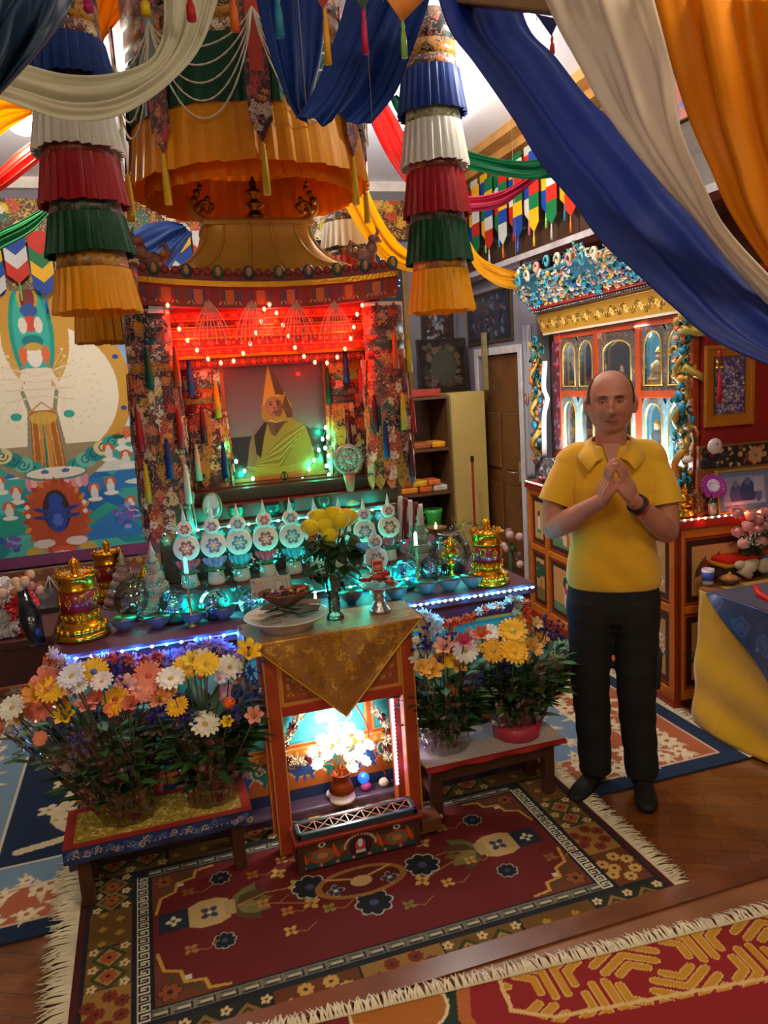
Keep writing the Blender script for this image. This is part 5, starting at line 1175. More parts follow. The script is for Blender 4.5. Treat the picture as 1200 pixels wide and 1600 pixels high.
m = MB(mat('c8d8e8', .06, .95, 0)); m.ball((0, 0, .075), (.038, .004, .055), 20, 10); m.build('glass', t)
for px, lb, col, w_, h_ in ((367, 'green brass cup with a scalloped rim under the left of the portrait', '3a6a50', .034, .06), (423, 'dark rounded box before the middle of the portrait', '123830', .04, .055), (452, 'small dark box beside the rounded one', '14302c', .022, .055), (505, 'dark bronze pot at the right under the portrait', '4a2a1c', .036, .07)):
    a = at(px, 770, y=3.48); t = MB(mat(col, .35, .4)); t.lathe([(w_*.6, 0), (w_*.8, h_*.2), (w_*1.1, h_*.7), (w_*.9, h_*.9), (w_*1.05, h_), (w_*.9, h_), (w_*.8, h_*.3), (0, h_*.25)], 18, wob=lambda q, z: 1+.05*math.sin(q*8)); o = t.build('offering_cup'); o.location = (a[0], 3.49, 1.20); tag(o, lb, 'cup')
t = thing('vajra_stand', 'dark bronze vajra on a slim stand before the portrait', 'ornament', (at(448, 760, y=3.56)[0], 3.60, 1.27)); m = MB(mat('3a3a28', .4, .7)); m.lathe([(.02, 0), (.02, .008), (.004, .014), (.004, .05), (.010, .06), (.004, .075)], 12)
for k in range(4): a_ = k*PI/2; m.tube([(0, 0, .07), (.018*math.cos(a_), .018*math.sin(a_), .09), (.004*math.cos(a_), .004*math.sin(a_), .115)], .003, 5)
m.build('vajra', t)
# prayer scarves hanging at the right of the discs
for k, (px, col) in enumerate(((626, 'e0d8d0'), (634, '8a1420'), (641, 'e0e0e0'), (650, '8a1a24'), (657, 'c8d8d0'))):
    A_ = [at(px-4, 775+3*k, y=3.50), at(px-5, 800, y=3.48), at(px-6, 838+4*(k % 2), y=3.47)]; B_ = [at(px+3, 775+3*k, y=3.50), at(px+4, 800, y=3.48), at(px+5, 842, y=3.47)]
    o = ribbon('ribbon_scarf', A_, B_, cloth(col, .2), None, 14, 8, 1, .006, k, .0015); tag(o, ['cream', 'dark red', 'white', 'maroon', 'pale green'][k]+' ribbon hanging below the right front brocade column', 'scarf')

# fluffy flower garland tufts along the altar edge
def puff(m, c, r, q, n=26):
    for i in range(n):
        v = Vector((q.gauss(0, 1), q.gauss(0, 1), q.gauss(0, 1))).normalized(); u = v.orthogonal().normalized()*r*.22; w_ = v.cross(u)
        p = Vector(c); e = p+v*r*q.uniform(.85, 1.15); m.add([(p+u)[:], (p-u*.5+w_)[:], (p-u*.5-w_)[:], (e+u*.5)[:], (e-u*.5)[:]], [(0, 1, 4, 3), (1, 2, 4), (2, 0, 3, 4)])
def garland(label, pts, r, cols, seed, y0=2.965):
    t0 = at(*pts[0], y=y0); t = thing('garland', label, 'garland', t0, 'marigold garlands pinned along the altar edge'); q = random.Random(seed)
    P = crom([at(a, b, y=y0) for a, b in pts], max(3, int(sum(math.dist(pts[i], pts[i+1]) for i in range(len(pts)-1))/7)))
    ms = [MB(mat(c, .85, var=.25, vs=60)) for c in cols]
    for i, p in enumerate(P): puff(ms[i % len(ms)], (p[0], p[1]-r*.3, p[2]), r, q, 30)
    for m in ms: m.build('blossoms', t, True)
    MB(mat('2a3a1c', .8)).tube([tuple(p) for p in P], .003, 5).build('string', t, True)
garland('white and orange garland at the left corner of the altar', [(80, 1022), (78, 1045), (84, 1075)], .030, ['d8c8c0', 'd8501c', 'd8b0a8'], 1)
garland('pale pink garland below the first blue lights', [(90, 1030), (118, 1040), (140, 1045)], .030, ['c8a8c8', 'd8b8a8', 'b890c0'], 2)
garland('orange and pink garland left of the gold cloth', [(150, 1032), (185, 1026), (220, 1032), (250, 1024)], .028, ['c8341c', 'd06a5a', 'c87aa0'], 3)
garland('lilac garland hanging at the left side of the gold cloth', [(262, 1028), (290, 1020), (320, 1005), (350, 1010), (368, 1030)], .032, ['9a7ac8', '8a9ad8', 'c890c0'], 4)
garland('white garland tuft right of the gold cloth', [(652, 962), (665, 960), (684, 975), (668, 990)], .030, ['c8d8e8', 'd8e0e8'], 5)
garland('orange marigold garland below the right blue lights', [(696, 972), (715, 970), (738, 962)], .026, ['e0481c', 'e85a20'], 6)
garland('white and salmon garland right of the orange one', [(748, 955), (765, 948), (782, 946)], .024, ['d8e8e8', 'e07a5a'], 7)
garland('white garland near the right corner of the altar', [(792, 938), (808, 935), (806, 965)], .024, ['c8e0d8', 'a8988a'], 8)
garland('orange garland on the right corner of the altar', [(818, 940), (822, 958), (820, 972)], .024, ['d84a1c', 'e0541c'], 9)
# white garlands hanging on the altar front, seen under the table
garland('white flower garland with dark red knots seen under the table at the left', [(470, 1112), (452, 1145), (440, 1172), (445, 1186), (480, 1188)], .022, ['d8d0b0', 'd8d0b0', 'd8d0b0', '6a0c20'], 11, 2.975)
garland('white flower garland with dark red knots seen under the table at the right', [(585, 1108), (602, 1130), (604, 1162), (606, 1182)], .022, ['d8d0b8', 'd8d0b8', '6a0c20'], 12, 2.975)

# ================================================================== CARVED TABLE IN FRONT
TX0, TX1, TY0, TY1, TZ = .325, .905, 2.695, 2.90, .872
tb = thing('altar_table', 'tall orange painted table with a gold cloth, in the centre', 'table', (.61, 2.8, 0))
wd = mat('a8401a', .45, var=.15, coat=.2); gd = mat('c88a34', .45)
for x in (TX0, TX1-.052):
    for y in (TY0, TY1-.05):
        m = MB(wd).box(x, x+.052, y, y+.05, .017, TZ-.02); m.use(gd).box(x-.002, x+.004, y-.003, y, .02, TZ-.03).box(x+.048, x+.054, y-.003, y, .02, TZ-.03); m.build('leg', tb, True, bevel=.003)
MB(wd).box(TX0-.015, TX1+.015, TY0-.015, TY1+.01, TZ-.025, TZ).build('tabletop', tb, True, bevel=.005)
cw = TX1-TX0-.104; c = Cv(cw, .235, 330, '8a5020')
c.frame(0, 0, cw, .235, .014, 'c88a34'); c.frame(.016, .016, cw-.016, .219, .007, 'a8301a'); c.rect(.025, .025, cw-.025, .21, '9a4a1c'); c.speck(260, .003, .007, ['b88a4a', '7a4a20', 'a8702c'], 3, .03, .03, cw-.03, .205)
for x in (.05, cw-.05): c.ell(x, .13, .022, .026, '3a5a4a'); c.ell(x, .13, .014, .017, '6a7a5a'); c.ell(x, .13, .006, .008, '1a2a2a')
c.ell(cw*.5, .06, .03, .02, '5a6a6a')
panel_xz('painted_apron', c, TX0+.052, TZ-.262, TY0+.003, painted(.5), tb)
m = MB(wd).box(TX0+.05, TX1-.05, TY0+.004, TY0+.03, TZ-.262, TZ-.024).use(mat('a8301a', .5)).box(TX0+.05, TX1-.05, TY0-.002, TY0+.028, TZ-.30, TZ-.262); m.build('apron', tb, True, bevel=.002)
led_strip('led_strip', 'pinkish LED strip up the inner side of the right table leg', (TX1-.057, TY1-.062, .12), (TX1-.057, TY1-.062, TZ-.32), 26, '8a7aff', 'd0b0ff', .12, 3)
# gold brocade cloth: square on the top with a corner falling in front
GB = brocade('a87418', ['c8942a', '8a5a30', 'd8a83a', '9a6a50'], 26, .35, .35, False, 20)
def flap(U, V):
    # V 0 at the table edge to 1 at the point, U across
    xl, xr = TX0-.045, TX1+.04; tip = .615; w = (1-V)
    x = tip+(xl-tip)*w*(1-U)+(xr-tip)*w*U
    z = TZ+.006-.335*V-.055*np.abs(U-.5)*2*np.sin(PI*V)*0
    y = TY0-.020-.012*np.sin(U*11+V*2)*np.sin(PI*np.clip(V*1.4, 0, 1))-.008*V
    return x, y, z
cl = thing('table_cloth', 'gold brocade cloth on the centre table with a corner hanging down in front', 'cloth', (.61, 2.8, TZ))
surf('hanging_corner', flap, 40, 34, GB, cl, True, None, .003)
m = MB(GB); m.box(TX0-.045, TX1+.04, TY0-.022, TY1+.03, TZ+.001, TZ+.007); m.build('top_cloth', cl, True, bevel=.003)
for s_, x in ((-1, TX0-.045), (1, TX1+.04)):
    def side(U, V, s_=s_, x=x): return x+s_*(.006+.02*np.sin(V*2)+.004*np.sin(U*9)), TY0-.02+U*(TY1-TY0+.05)*(1-.7*V), TZ+.005-.16*V*(1-.2*U)
    surf('side_fall', side, 16, 14, GB, cl, True, None, .003)
m = MB(mat('d8a82a', .4, .3))
m.tube([flap_p for flap_p in [tuple(float(q) for q in flap(np.array(0.), np.array(v/12))) for v in range(13)]], .004, 5); m.tube([tuple(float(q) for q in flap(np.array(1.), np.array(v/12))) for v in range(12, -1, -1)], .004, 5); m.build('trim_cord', cl, True)
TT = TZ+.008
# white dish with notes
DX_, DY_ = at(446, 975, z=TT)[0], 2.81
t = thing('offering_dish', 'wide white dish piled with folded notes, on the left of the table', 'dish', (DX_, DY_, TT))
MB(mat('d8d4d0', .3, coat=.4)).lathe([(.10, 0), (.105, .018), (.14, .034), (.158, .05), (.161, .052), (.157, .053), (.13, .042), (0, .036)], 40).build('dish_body', t)
q = random.Random(5)
for i in range(14):
    a_ = q.uniform(0, 6.28); rr = q.uniform(.02, .11); m = MB(mat(q.choice(['8a8478', '6a6a60', 'a8a090', '5a5448', '98907c']), .8, var=.25, vs=60)); M_ = Matrix.Rotation(q.uniform(0, 3), 3, 'Z') @ Matrix.Rotation(q.uniform(-.25, .25), 3, 'X')
    m.cbox((rr*math.cos(a_), rr*math.sin(a_), .052+.003*i*.7), (.085, .045, .0025), M=M_); m.build('folded_note', t)
t = thing('shell_bowl', 'dark shell bowl of beads and pebbles resting on the white dish', 'bowl', (DX_+.01, DY_, TT+.086))
m = MB(mat('5a3420', .3, .2, .3, 30, 0, 60, 0, 0, .5)); m.lathe([(.03, 0), (.07, .02), (.105, .045), (.11, .055), (.10, .05), (.06, .03), (0, .02)], 26, (0, 0, 0), 1, .7); m.build('shell', t)
for i in range(34):
    a_ = q.uniform(0, 6.28); rr = q.uniform(0, .085); MB(mat(q.choice(['7a1c1c', '3a5a8a', 'c8a84a', 'd8d0c0', '4a2a20', '8a3a5a', 'e0a020', '2a3a2a']), .3)).ball((rr*math.cos(a_), rr*.65*math.sin(a_), .046+q.uniform(0, .012)), (q.uniform(.006, .012), q.uniform(.005, .009), .006), 8, 5).build('bead', t)
nc = Cv(.155, .072, 900, 'b0a898'); nc.frame(.003, .003, .152, .069, .0015, '6a7a7a'); nc.rect(.012, .014, .05, .058, 'a8908a'); nc.ell(.108, .036, .019, .024, '8a9490'); nc.ell(.108, .036, .014, .018, 'b8b0a0'); nc.line([(.13, .01), (.14, .03), (.135, .06)], .004, '7a8a8a'); nc.rect(.056, .014, .06, .058, '8a8a88')
for k in range(5): nc.line([(.065, .02+.008*k), (.085, .02+.008*k)], .0015, '7a8484')
nc.ell(.012, .014, .007, .007, '6a7a78'); nc.ell(.143, .014, .007, .007, '6a7a78'); nc.ell(.012, .058, .006, .006, '6a7a78')
t = thing('banknote', 'banknote propped upright behind the shell bowl', 'banknote', (DX_-.035, DY_+.06, TT+.075)); nz = at(437, 925, y=DY_+.06)[2]
surf('printed_note', lambda U, V: (DX_-.115+U*.155, DY_+.055+V*.02+.003*np.sin(U*5), nz-.01+V*.072), 2, 2, painted(.6), t, True, nc, .0006)
# roses in a glass vase
def leafm(m, p, d, l, w, up=Vector((0, 0, 1)), bend=.3):
    d = Vector(d).normalized(); s_ = d.cross(up); s_ = s_.normalized() if s_.length > 1e-3 else Vector((1, 0, 0)); n_ = s_.cross(d); p = Vector(p); k = [(0, .06), (.25, .75), (.5, 1), (.75, .7), (1, .02)]
    vs = []
    for t_, w_ in k:
        c_ = p+d*l*t_-n_*l*bend*t_*t_*-1*-1; vs += [(c_-s_*w*w_*.5+n_*w*.10)[:], c_[:], (c_+s_*w*w_*.5+n_*w*.10)[:]]
    m.add(vs, [(3*i+j, 3*i+j+1, 3*i+j+4, 3*i+j+3) for i in range(4) for j in range(2)], True)
def rose(col, r=.028):
    m = MB(mat(col, .6, var=.12, vs=30, sheen=.3)); m.ball((0, 0, 0), (r*.62, r*.62, r*.85), 12, 8)
    for L_, (n_, rr, hh, op) in enumerate(((3, .62, .9, .1), (4, .8, .85, .25), (5, .98, .72, .45))):
        for i in range(n_):
            a0 = 2*PI*i/n_+L_*.7; vs = []; A_ = 7; B_ = 5; span = 2*PI/n_*.75
            for jb in range(B_):
                v = jb/(B_-1)
                for ja in range(A_):
                    u = ja/(A_-1)*2-1; a_ = a0+u*span; rad = r*rr*math.sin(PI*(.13+(.56-.3*op)*v))*(1+.05*math.cos(u*9)); z = r*(-.8+hh*1.75*v)*(1-.12*u*u*v)
                    vs.append((rad*math.cos(a_), rad*math.sin(a_), z))
            m.add(vs, [(j*A_+i_, j*A_+i_+1, (j+1)*A_+i_+1, (j+1)*A_+i_) for j in range(B_-1) for i_ in range(A_-1)], True)
    return m
VX, VY = at(527, 970, z=TT)[0], at(527, 970, z=TT)[1]+.03
t = thing('rose_vase', 'clear glass vase of yellow roses on the centre table', 'vase', (VX, VY, TT))
MB(glassy('e8fff4', .02, .9, .2, 60, .06)).lathe([(.034, 0), (.036, .01), (.022, .03), (.026, .12), (.034, .185), (.0345, .19)], 24, wob=lambda a_, z: 1+.03*math.sin(a_*8)).build('glass', t)
MB(glassy('cfe8dc', .05, .3, 0, 12, .02)).lathe([(0, .03), (.022, .03), (.024, .10), (0, .10)], 18).build('water', t)
heads = [(485, 824), (508, 822), (498, 808), (532, 812), (521, 804), (544, 808), (515, 836)]
gm = MB(mat('14301a', .5)); stems = MB(mat('2a4a22', .6))
for k, (px, py) in enumerate(heads):
    p = Vector(at(px, py, y=VY-.02+.02*(k % 3))); mm = rose('f6e012', .037+.003*(k % 2)); tl_ = Matrix.Rotation((px-515)*-.01*-1, 3, 'Y'); mm.v = [tuple(tl_ @ Vector(v)+p) for v in mm.v]; mm.build('yellow_rose', t, True)
    stems.tube([(VX+.006*math.cos(k), VY+.006*math.sin(k), TT+.03), (VX+.01*math.cos(k*2), VY+.01*math.sin(k), TT+.2), (p-Vector((0, 0, .02)))[:]], .0035, 6)
stems.build('stems', t, True)
q = random.Random(12)
for i in range(75):
    px, py = q.uniform(474, 566), q.uniform(836, 915); p = Vector(at(px, py, y=VY+q.uniform(-.06, .06))); d = Vector((q.uniform(-1, 1)+(px-518)*.02, q.uniform(-1, .3), q.uniform(-.7, .5)))
    if py > 895 and abs(px-520) > 28: continue
    m = MB(mat(q.choice(['1a3a20', '12301c', '24482a', '2c5434', '1a3418']), .45, var=.2)); leafm(m, p-d.normalized()*.03, d, q.uniform(.06, .09), q.uniform(.038, .056)); m.build('leaf', t, True)
# silver stand with red packets
SX_, SY_ = at(597, 958, z=TT)[0], at(597, 958, z=TT)[1]+.03
t = thing('offering_stand', 'silver pedestal stand on the right of the centre table', 'stand', (SX_, SY_, TT)); m = MB(mat('c8c8d0', .22, .9, .1, 20, .3, 90))
m.lathe([(.042, 0), (.044, .008), (.034, .022), (.024, .04), (.022, .055), (.028, .062), (.022, .07), (.026, .085), (.045, .098), (.082, .108), (.085, .112), (.08, .112), (.04, .104), (0, .1)], 32, wob=lambda a_, z: 1+.02*math.sin(a_*16)); m.build('pedestal', t)
for k in range(9):
    q = random.Random(k+40); a_ = k*.7; rr = .045 if k < 6 else .02; z = TT+.122+.012*(k//3)+.006*(k % 3)
    m = MB(mat(['a81414', 'c01c18', '9a1014', 'b83428'][k % 4], .18, .1, .2, 30, .5, 70, 0, 0, .8)); M_ = Matrix.Rotation(q.uniform(0, 3), 3, 'Z') @ Matrix.Rotation(q.uniform(-.3, .3), 3, 'X'); m.cbox((0, 0, 0), (.085, .042, .014), M=M_)
    o = m.build('sweet_packet', None, bevel=.005); o.location = (SX_+rr*math.cos(a_), SY_+rr*.7*math.sin(a_), z); tag(o, f'shiny red sweet packet on the silver stand, {NUM[k]} in the heap', 'packet', 'red packets heaped on the silver stand')
t = thing('sweet_box', 'small upright red and white box on top of the red packets', 'box', (SX_-.003, SY_-.01, TT+.175)); c = Cv(.044, .048, 1100, 'b02018'); c.frame(0, 0, .044, .048, .003, 'd8b8a0'); c.rect(.007, .012, .037, .03, 'd8a090'); c.rect(.010, .033, .034, .037, 'c84838')
for k, xx in enumerate((.011, .018, .025, .031)): c.rect(xx, .014, xx+.004, .027, '9a1414'); c.rect(xx, .019+.003*(k % 2), xx+.005, .022+.003*(k % 2), 'e0c0b0')
bz = TT+.163; panel_xz('printed_face', c, SX_-.025, bz, SY_-.023, painted(.4), t); MB(mat('b02018', .4)).box(SX_-.025, SX_+.019, SY_-.022, SY_+.0, bz, bz+.048).build('carton', t, True, bevel=.001)
# ================================================================== STOOLS, BOUQUETS, LAMP, INCENSE BOX
SW = mat('4a2818', .45, var=.25, vs=10)
def stool(x0, x1, y0, y1, h, label):
    t = thing('wooden_stool', label, 'stool', ((x0+x1)/2, (y0+y1)/2, .017), 'low wooden stools under the bouquets')
    for x in (x0, x1-.045):
        for y in (y0, y1-.045): MB(SW).box(x, x+.045, y, y+.045, .017, h-.02).build('leg', t, True, bevel=.004)
    MB(SW).box(x0-.02, x1+.02, y0-.02, y1+.02, h-.025, h).build('seat', t, True, bevel=.005)
    MB(SW).box(x0+.04, x1-.04, y0+.004, y0+.028, h-.075, h-.02).build('apron', t, True)
    MB(SW).box(x0+.04, x1-.04, y1-.03, y1-.01, h-.075, h-.02).build('apron', t, True)
    for x in (x0+.012, x1-.034): MB(SW).box(x, x+.022, y0+.03, y1-.03, .10, .13).build('stretcher', t, True)
    return t
SH = .262
stool(-.385, .195, 2.675, 2.88, SH, 'low dark wooden stool left of the centre table, under two bouquets')
stool(.945, 1.495, 2.675, 2.88, SH, 'low dark wooden stool right of the centre table, under two bouquets')
# cloths on the stools
def stool_cloth(x0, x1, y0, y1, h, label, c, drop, cd):
    t = thing('stool_cloth', label, 'cloth', ((x0+x1)/2, (y0+y1)/2, h)); panel_fl('patterned_top', c, x0, y0, h+.006, painted(.8, .3, 300), t)
    MB(mat('7a1c1c', .8)).box(x0, x1, y0, y1, h+.001, h+.0055).build('underside', t, True)
    if drop: surf('front_fall', lambda U, V: (x0+U*(x1-x0), y0-.002-.006*np.sin(U*20)*(1-V), h+.006-drop*(1-V)), 2, 2, painted(.8, .3, 300), t, True, cd)
    return t
c = Cv(.65, .27, 420, 'a02418'); c.rect(.035, .03, .615, .24, 'a88a2c'); c.speck(700, .003, .008, ['d8c060', 'c8a838', 'e0d080', '8a6a1c'], 4, .04, .035, .61, .235)
cd = Cv(.65, .055, 420, '1c2a5a'); q = random.Random(8)
for i in range(36): cd.curl(.01+i*.018, .028+q.uniform(-.01, .01), .013, .004, q.choice(['5a6aa0', '3a4a8a', 'a89a8a']), q.uniform(0, 6)); cd.ell(.015+i*.018, .02, .003, .003, 'b0a080')
stool_cloth(-.42, .23, 2.64, 2.91, SH, 'yellow brocade cloth with red edge and blue border on the left stool', c, .055, cd)
c = Cv(.62, .27, 420, 'c8b8b0'); c.speck(500, .002, .005, ['b0988c', 'd8ccc4', 'a88a7a'], 5); c.rect(0, 0, .62, .008, 'a81c18')
cd = Cv(.62, .018, 420, 'a81c18'); stool_cloth(.915, 1.535, 2.645, 2.91, SH, 'pale lace cloth with a red edge on the right stool', c, .018, cd)

def petal_flower(m, p, r, n, col, cc, face, q, layers=2, cup=.25):
    """gerbera or daisy head facing a direction"""
    f = Vector(face).normalized(); R = f.to_track_quat('Z', 'Y').to_matrix(); p = Vector(p); m.use(mat(col, .6, var=.15, vs=40))
    for L_ in range(layers):
        rr = r*(1-.25*L_)
        for i in range(n):
            a = 2*PI*(i+.5*L_)/n+q.uniform(-.06, .06); w = rr*math.sin(PI/n)*.78; d = Vector((math.cos(a), math.sin(a), 0)); s_ = Vector((-math.sin(a), math.cos(a), 0)); k = []
            for (t_, ww, z) in ((.15, .4, 0), (.55, 1, cup*.35), (.88, .85, cup*.5), (1.0, .25, cup*.35)):
                zz_ = rr*(z+.10*L_)+q.uniform(-.02, .02)*rr
                k += [d*rr*t_+s_*w*ww+Vector((0, 0, zz_)), d*rr*t_-s_*w*ww+Vector((0, 0, zz_))]
            m.add([(p+R @ v)[:] for v in k], [(0, 1, 3, 2), (2, 3, 5, 4), (4, 5, 7, 6)], False)
    m.use(mat(cc, .8, var=.3, vs=120)).ball(p+f*r*.06, (r*.24, r*.24, r*.16), 10, 6, R)
def lily(m, p, r, col, face, q):
    f = Vector(face).normalized(); R = f.to_track_quat('Z', 'Y').to_matrix(); p = Vector(p); m.use(mat(col, .55, var=.2, vs=50))
    for i in range(6):
        a = PI/3*i; d = Vector((math.cos(a), math.sin(a), 0)); s_ = Vector((-math.sin(a), math.cos(a), 0)); k = []
        for t_, ww, z in ((.05, .06, -.6), (.4, .28, 0), (.75, .3, .35), (1.0, .04, .35)): k += [d*r*t_+s_*r*ww+Vector((0, 0, r*z)), d*r*t_+Vector((0, 0, r*z-.08*r)), d*r*t_-s_*r*ww+Vector((0, 0, r*z))]
        m.add([(p+R @ v)[:] for v in k], [(3*j+i_, 3*j+i_+1, 3*j+i_+4, 3*j+i_+3) for j in range(3) for i_ in range(2)], True)
    m.use(mat('c8a01c', .6))
    for i in range(4): a = i*1.6; m.tube([(p+R @ Vector((0, 0, -.3*r)))[:], (p+R @ Vector((.2*r*math.cos(a), .2*r*math.sin(a), .35*r)))[:]], .0012, 4)
def spray(m, p, r, col, q, n=16):
    m.use(mat(col, .6, var=.25, vs=60))
    for i in range(n):
        v = Vector((q.gauss(0, .45), q.gauss(0, .45), q.gauss(0, .6)))*r; c_ = Vector(p)+v
        m.tube([tuple(p), c_[:]], .0014, 4)
        for k in range(3): a = k*2.1+q.random(); m.ball(c_+Vector((math.cos(a), q.uniform(-.3, .3), math.sin(a)))*r*.07, (r*.11, r*.07, r*.09), 5, 4)
def ball_bloom(m, p, r, col, q):
    m.use(mat(col, .6, var=.2, vs=60)).ball(p, r*.7, 10, 7)
    for i in range(40):
        v = Vector((q.gauss(0, 1), q.gauss(0, 1), q.gauss(0, 1))).normalized(); m.ball(Vector(p)+v*r*.72, (r*.3, r*.3, r*.13), 6, 4, v.to_track_quat('Z', 'Y').to_matrix())
def bouquet(label, base, rb, ztop, center_px, blooms, yk, seed, rt, wrapc='d8c0c0', pot=None, leafn=70, leafbox=None, tilt=0):
    """stems in a clear wrapper, blooms where the photograph shows them"""
    q = random.Random(seed); t = thing('bouquet', label, 'bouquet', base, 'wrapped bouquets standing on the low stools'); B = Vector(base); C_ = Vector((at(*center_px, y=B.y)))
    st = MB(mat('3a4c22', .6, var=.3))
    for k, b in enumerate(blooms):
        kind, px, py, r, col = b[:5]; yy = yk+q.uniform(-.09, .06); p = Vector(at(px, py, y=yy)); m = MB(); fd = (p-B); fd = Vector((fd.x*.9+q.uniform(-.2, .2), -.55+q.uniform(-.15, .15), .55+q.uniform(-.2, .25)))
        if kind == 'g': petal_flower(m, p, r, 20, col, b[5] if len(b) > 5 else 'c8a838', fd, q)
        elif kind == 'd': petal_flower(m, p, r, 15, col, 'c0a848', fd, q, 3, .5)
        elif kind == 'l': lily(m, p, r, col, fd, q)
        elif kind == 's': spray(m, p, r*1.15, {'2a2ab8': '2a2690'}.get(col, col), q, 20)
        elif kind == 'b': ball_bloom(m, p, r, col, q)
        m.build({'g': 'gerbera', 'd': 'daisy', 'l': 'lily', 's': 'flower_spray', 'b': 'ranunculus'}[kind], t, True)
        j = Vector((B.x+q.uniform(-.5, .5)*rb, B.y+q.uniform(-.5, .5)*rb, B.z+.02)); mid = j.lerp(p, .6)+Vector((0, .01, -.02)); st.tube([j[:], mid[:], (p-Vector((0, -.004, .012)))[:]], .0028, 5)
    for k in range(10):
        a = q.uniform(0, 6.28); j = B+Vector((rb*.5*math.cos(a), rb*.5*math.sin(a), .02)); e = Vector((C_.x+rt*.75*math.cos(a), B.y+rt*.5*math.sin(a), ztop-q.uniform(.02, .12))); st.tube([j[:], e[:]], .003, 5)
    st.build('stems', t, True); lb = leafbox
    lm = [MB(mat(c_, .55, var=.25)) for c_ in ('1c4018', '2c5424', '3a682c', '4c7a3a')]
    for k in range(int(leafn*2.4)):
        h = q.uniform(.10, 1)**.6; a = q.uniform(0, 6.28); rr = (rb*.5+(rt*1.0-rb*.5)*h)*math.sqrt(q.uniform(.1, 1)); p = Vector((B.x+(C_.x-B.x)*h+rr*math.cos(a), B.y+rr*.62*math.sin(a), B.z+(ztop-B.z)*h*q.uniform(.7, 1.02)))
        d = Vector((math.cos(a), math.sin(a)*.6-.2, q.uniform(.2, 1.1))); leafm(lm[k % 4], p, d, q.uniform(.07, .12), q.uniform(.028, .048))
    for m in lm: m.build('foliage', t, True)
    # clear wrapper: gathered at the base, flaring and ragged at the top
    rows = 16
    def wr(U, V):
        a = U*2*PI; r = (rb*1.05+(rt*1.04-rb)*V**1.25)*(1+.05*np.sin(a*9+V*4)+.035*np.sin(a*17+V*9)*(.3+V)); hz = B.z+.006+(ztop-B.z)*(.93*V)+V**3*.045*np.sin(a*5+seed)
        cx = B.x+(C_.x-B.x)*V; return cx+r*np.cos(a), B.y+r*.66*np.sin(a), hz
    surf('clear_wrapper', wr, 90, rows, glassy(wrapc, .12, .85, 1.0, 17, .18), t, True, None, 0, False)
    if pot: MB(mat(pot, .5, coat=.2)).lathe([(rb*.92, 0), (rb*1.02, .004), (rb*1.06, .055), (rb*.9, .06), (0, .05)], 30, tuple(base)).build('pot_wrap', t, True)
    return t
YF = 2.70
b1 = [('d', 20, 1107, .045, 'e0dcd0'), ('g', 63, 1105, .055, 'e87858', 'c86a3a'), ('g', 80, 1078, .05, 'f0b81c'), ('d', 113, 1058, .05, 'd8d8e8'), ('g', 147, 1050, .05, 'f0b81c', '5a6ac8'), ('l', 137, 1100, .045, 'e08a78'), ('l', 112, 1075, .04, 'd8a0b0'),
      ('l', 150, 1090, .035, 'd86a5a'), ('g', 181, 1094, .05, 'f0a81c', 'a84a1c'), ('g', 217, 1078, .055, 'e88a78', 'd8a090'), ('g', 232, 1056, .055, 'e07858', 'c85a4a'), ('l', 100, 1117, .04, 'f0c020'), ('g', 63, 1154, .026, 'e08060'), ('s', 120, 1152, .035, '4a4a9a'),
      ('s', 150, 1125, .04, '3a2a78'), ('s', 95, 1133, .035, '3a3a88'), ('l', 57, 1082, .045, 'e0902c'), ('l', 195, 1070, .04, 'e0a8b0'), ('d', 160, 1066, .04, 'e0d0d8'), ('s', 182, 1056, .04, '2a2ab8'), ('l', 72, 1062, .045, 'e08068'), ('l', 45, 1092, .035, 'e89838'),
      ('s', 120, 1090, .03, 'd8d8e0'), ('l', 203, 1100, .03, 'c85a4a'), ('d', 108, 1200, .026, 'd8ceb0'), ('l', 30, 1120, .035, 'e0a030'), ('l', 175, 1110, .03, 'e07a50'), ('d', 125, 1072, .03, 'e8e0e0'), ('l', 88, 1060, .035, 'd87a98')]
a = at(200, 1262, y=2.75)
bouquet('wide bouquet of salmon, yellow and white flowers at the far left, in clear wrap', (a[0], 2.76, SH+.008), .085, .70, (130, 1100), b1, 2.64, 3, .235, leafn=60)
b2 = [('d', 267, 1062, .052, 'e8e8e0'), ('g', 290, 1043, .05, 'f0b81c'), ('g', 323, 1038, .048, 'f0c020'), ('d', 358, 1044, .052, 'e8e8d8'), ('s', 283, 1120, .05, '2a1c78'), ('g', 276, 1103, .042, 'f0b010', 'e0b83c'), ('l', 281, 1118, .03, 'e8b010'),
      ('d', 320, 1133, .055, 'e0dcc8'), ('b', 358, 1098, .026, 'e8641c'), ('s', 381, 1086, .045, '3a3488'), ('s', 392, 1048, .04, '2a2a80'), ('l', 397, 1118, .035, 'd8907a'), ('l', 248, 1090, .045, 'e0906a'), ('l', 388, 1018, .05, 'f0c01c'), ('b', 313, 1057, .015, 'e0541c'),
      ('l', 250, 1072, .035, 'd87aa0'), ('l', 262, 1082, .035, 'e8a850'), ('s', 244, 1112, .04, '34208a'), ('l', 318, 1025, .03, 'e0d0f0'), ('l', 343, 1060, .025, 'd8c0d8'), ('s', 370, 1112, .03, '4a3a90'), ('l', 372, 1058, .03, 'e0a060'), ('l', 355, 1128, .025, 'e8c020'), ('l', 300, 1030, .035, 'f0d058')]
a = at(332, 1232, y=2.75)
bouquet('bouquet of white daisies and purple sprays on the left stool, next to the centre table', (a[0], 2.76, SH+.008), .085, .66, (325, 1085), b2, 2.64, 5, .19, 'c8a0a8', None, 90)
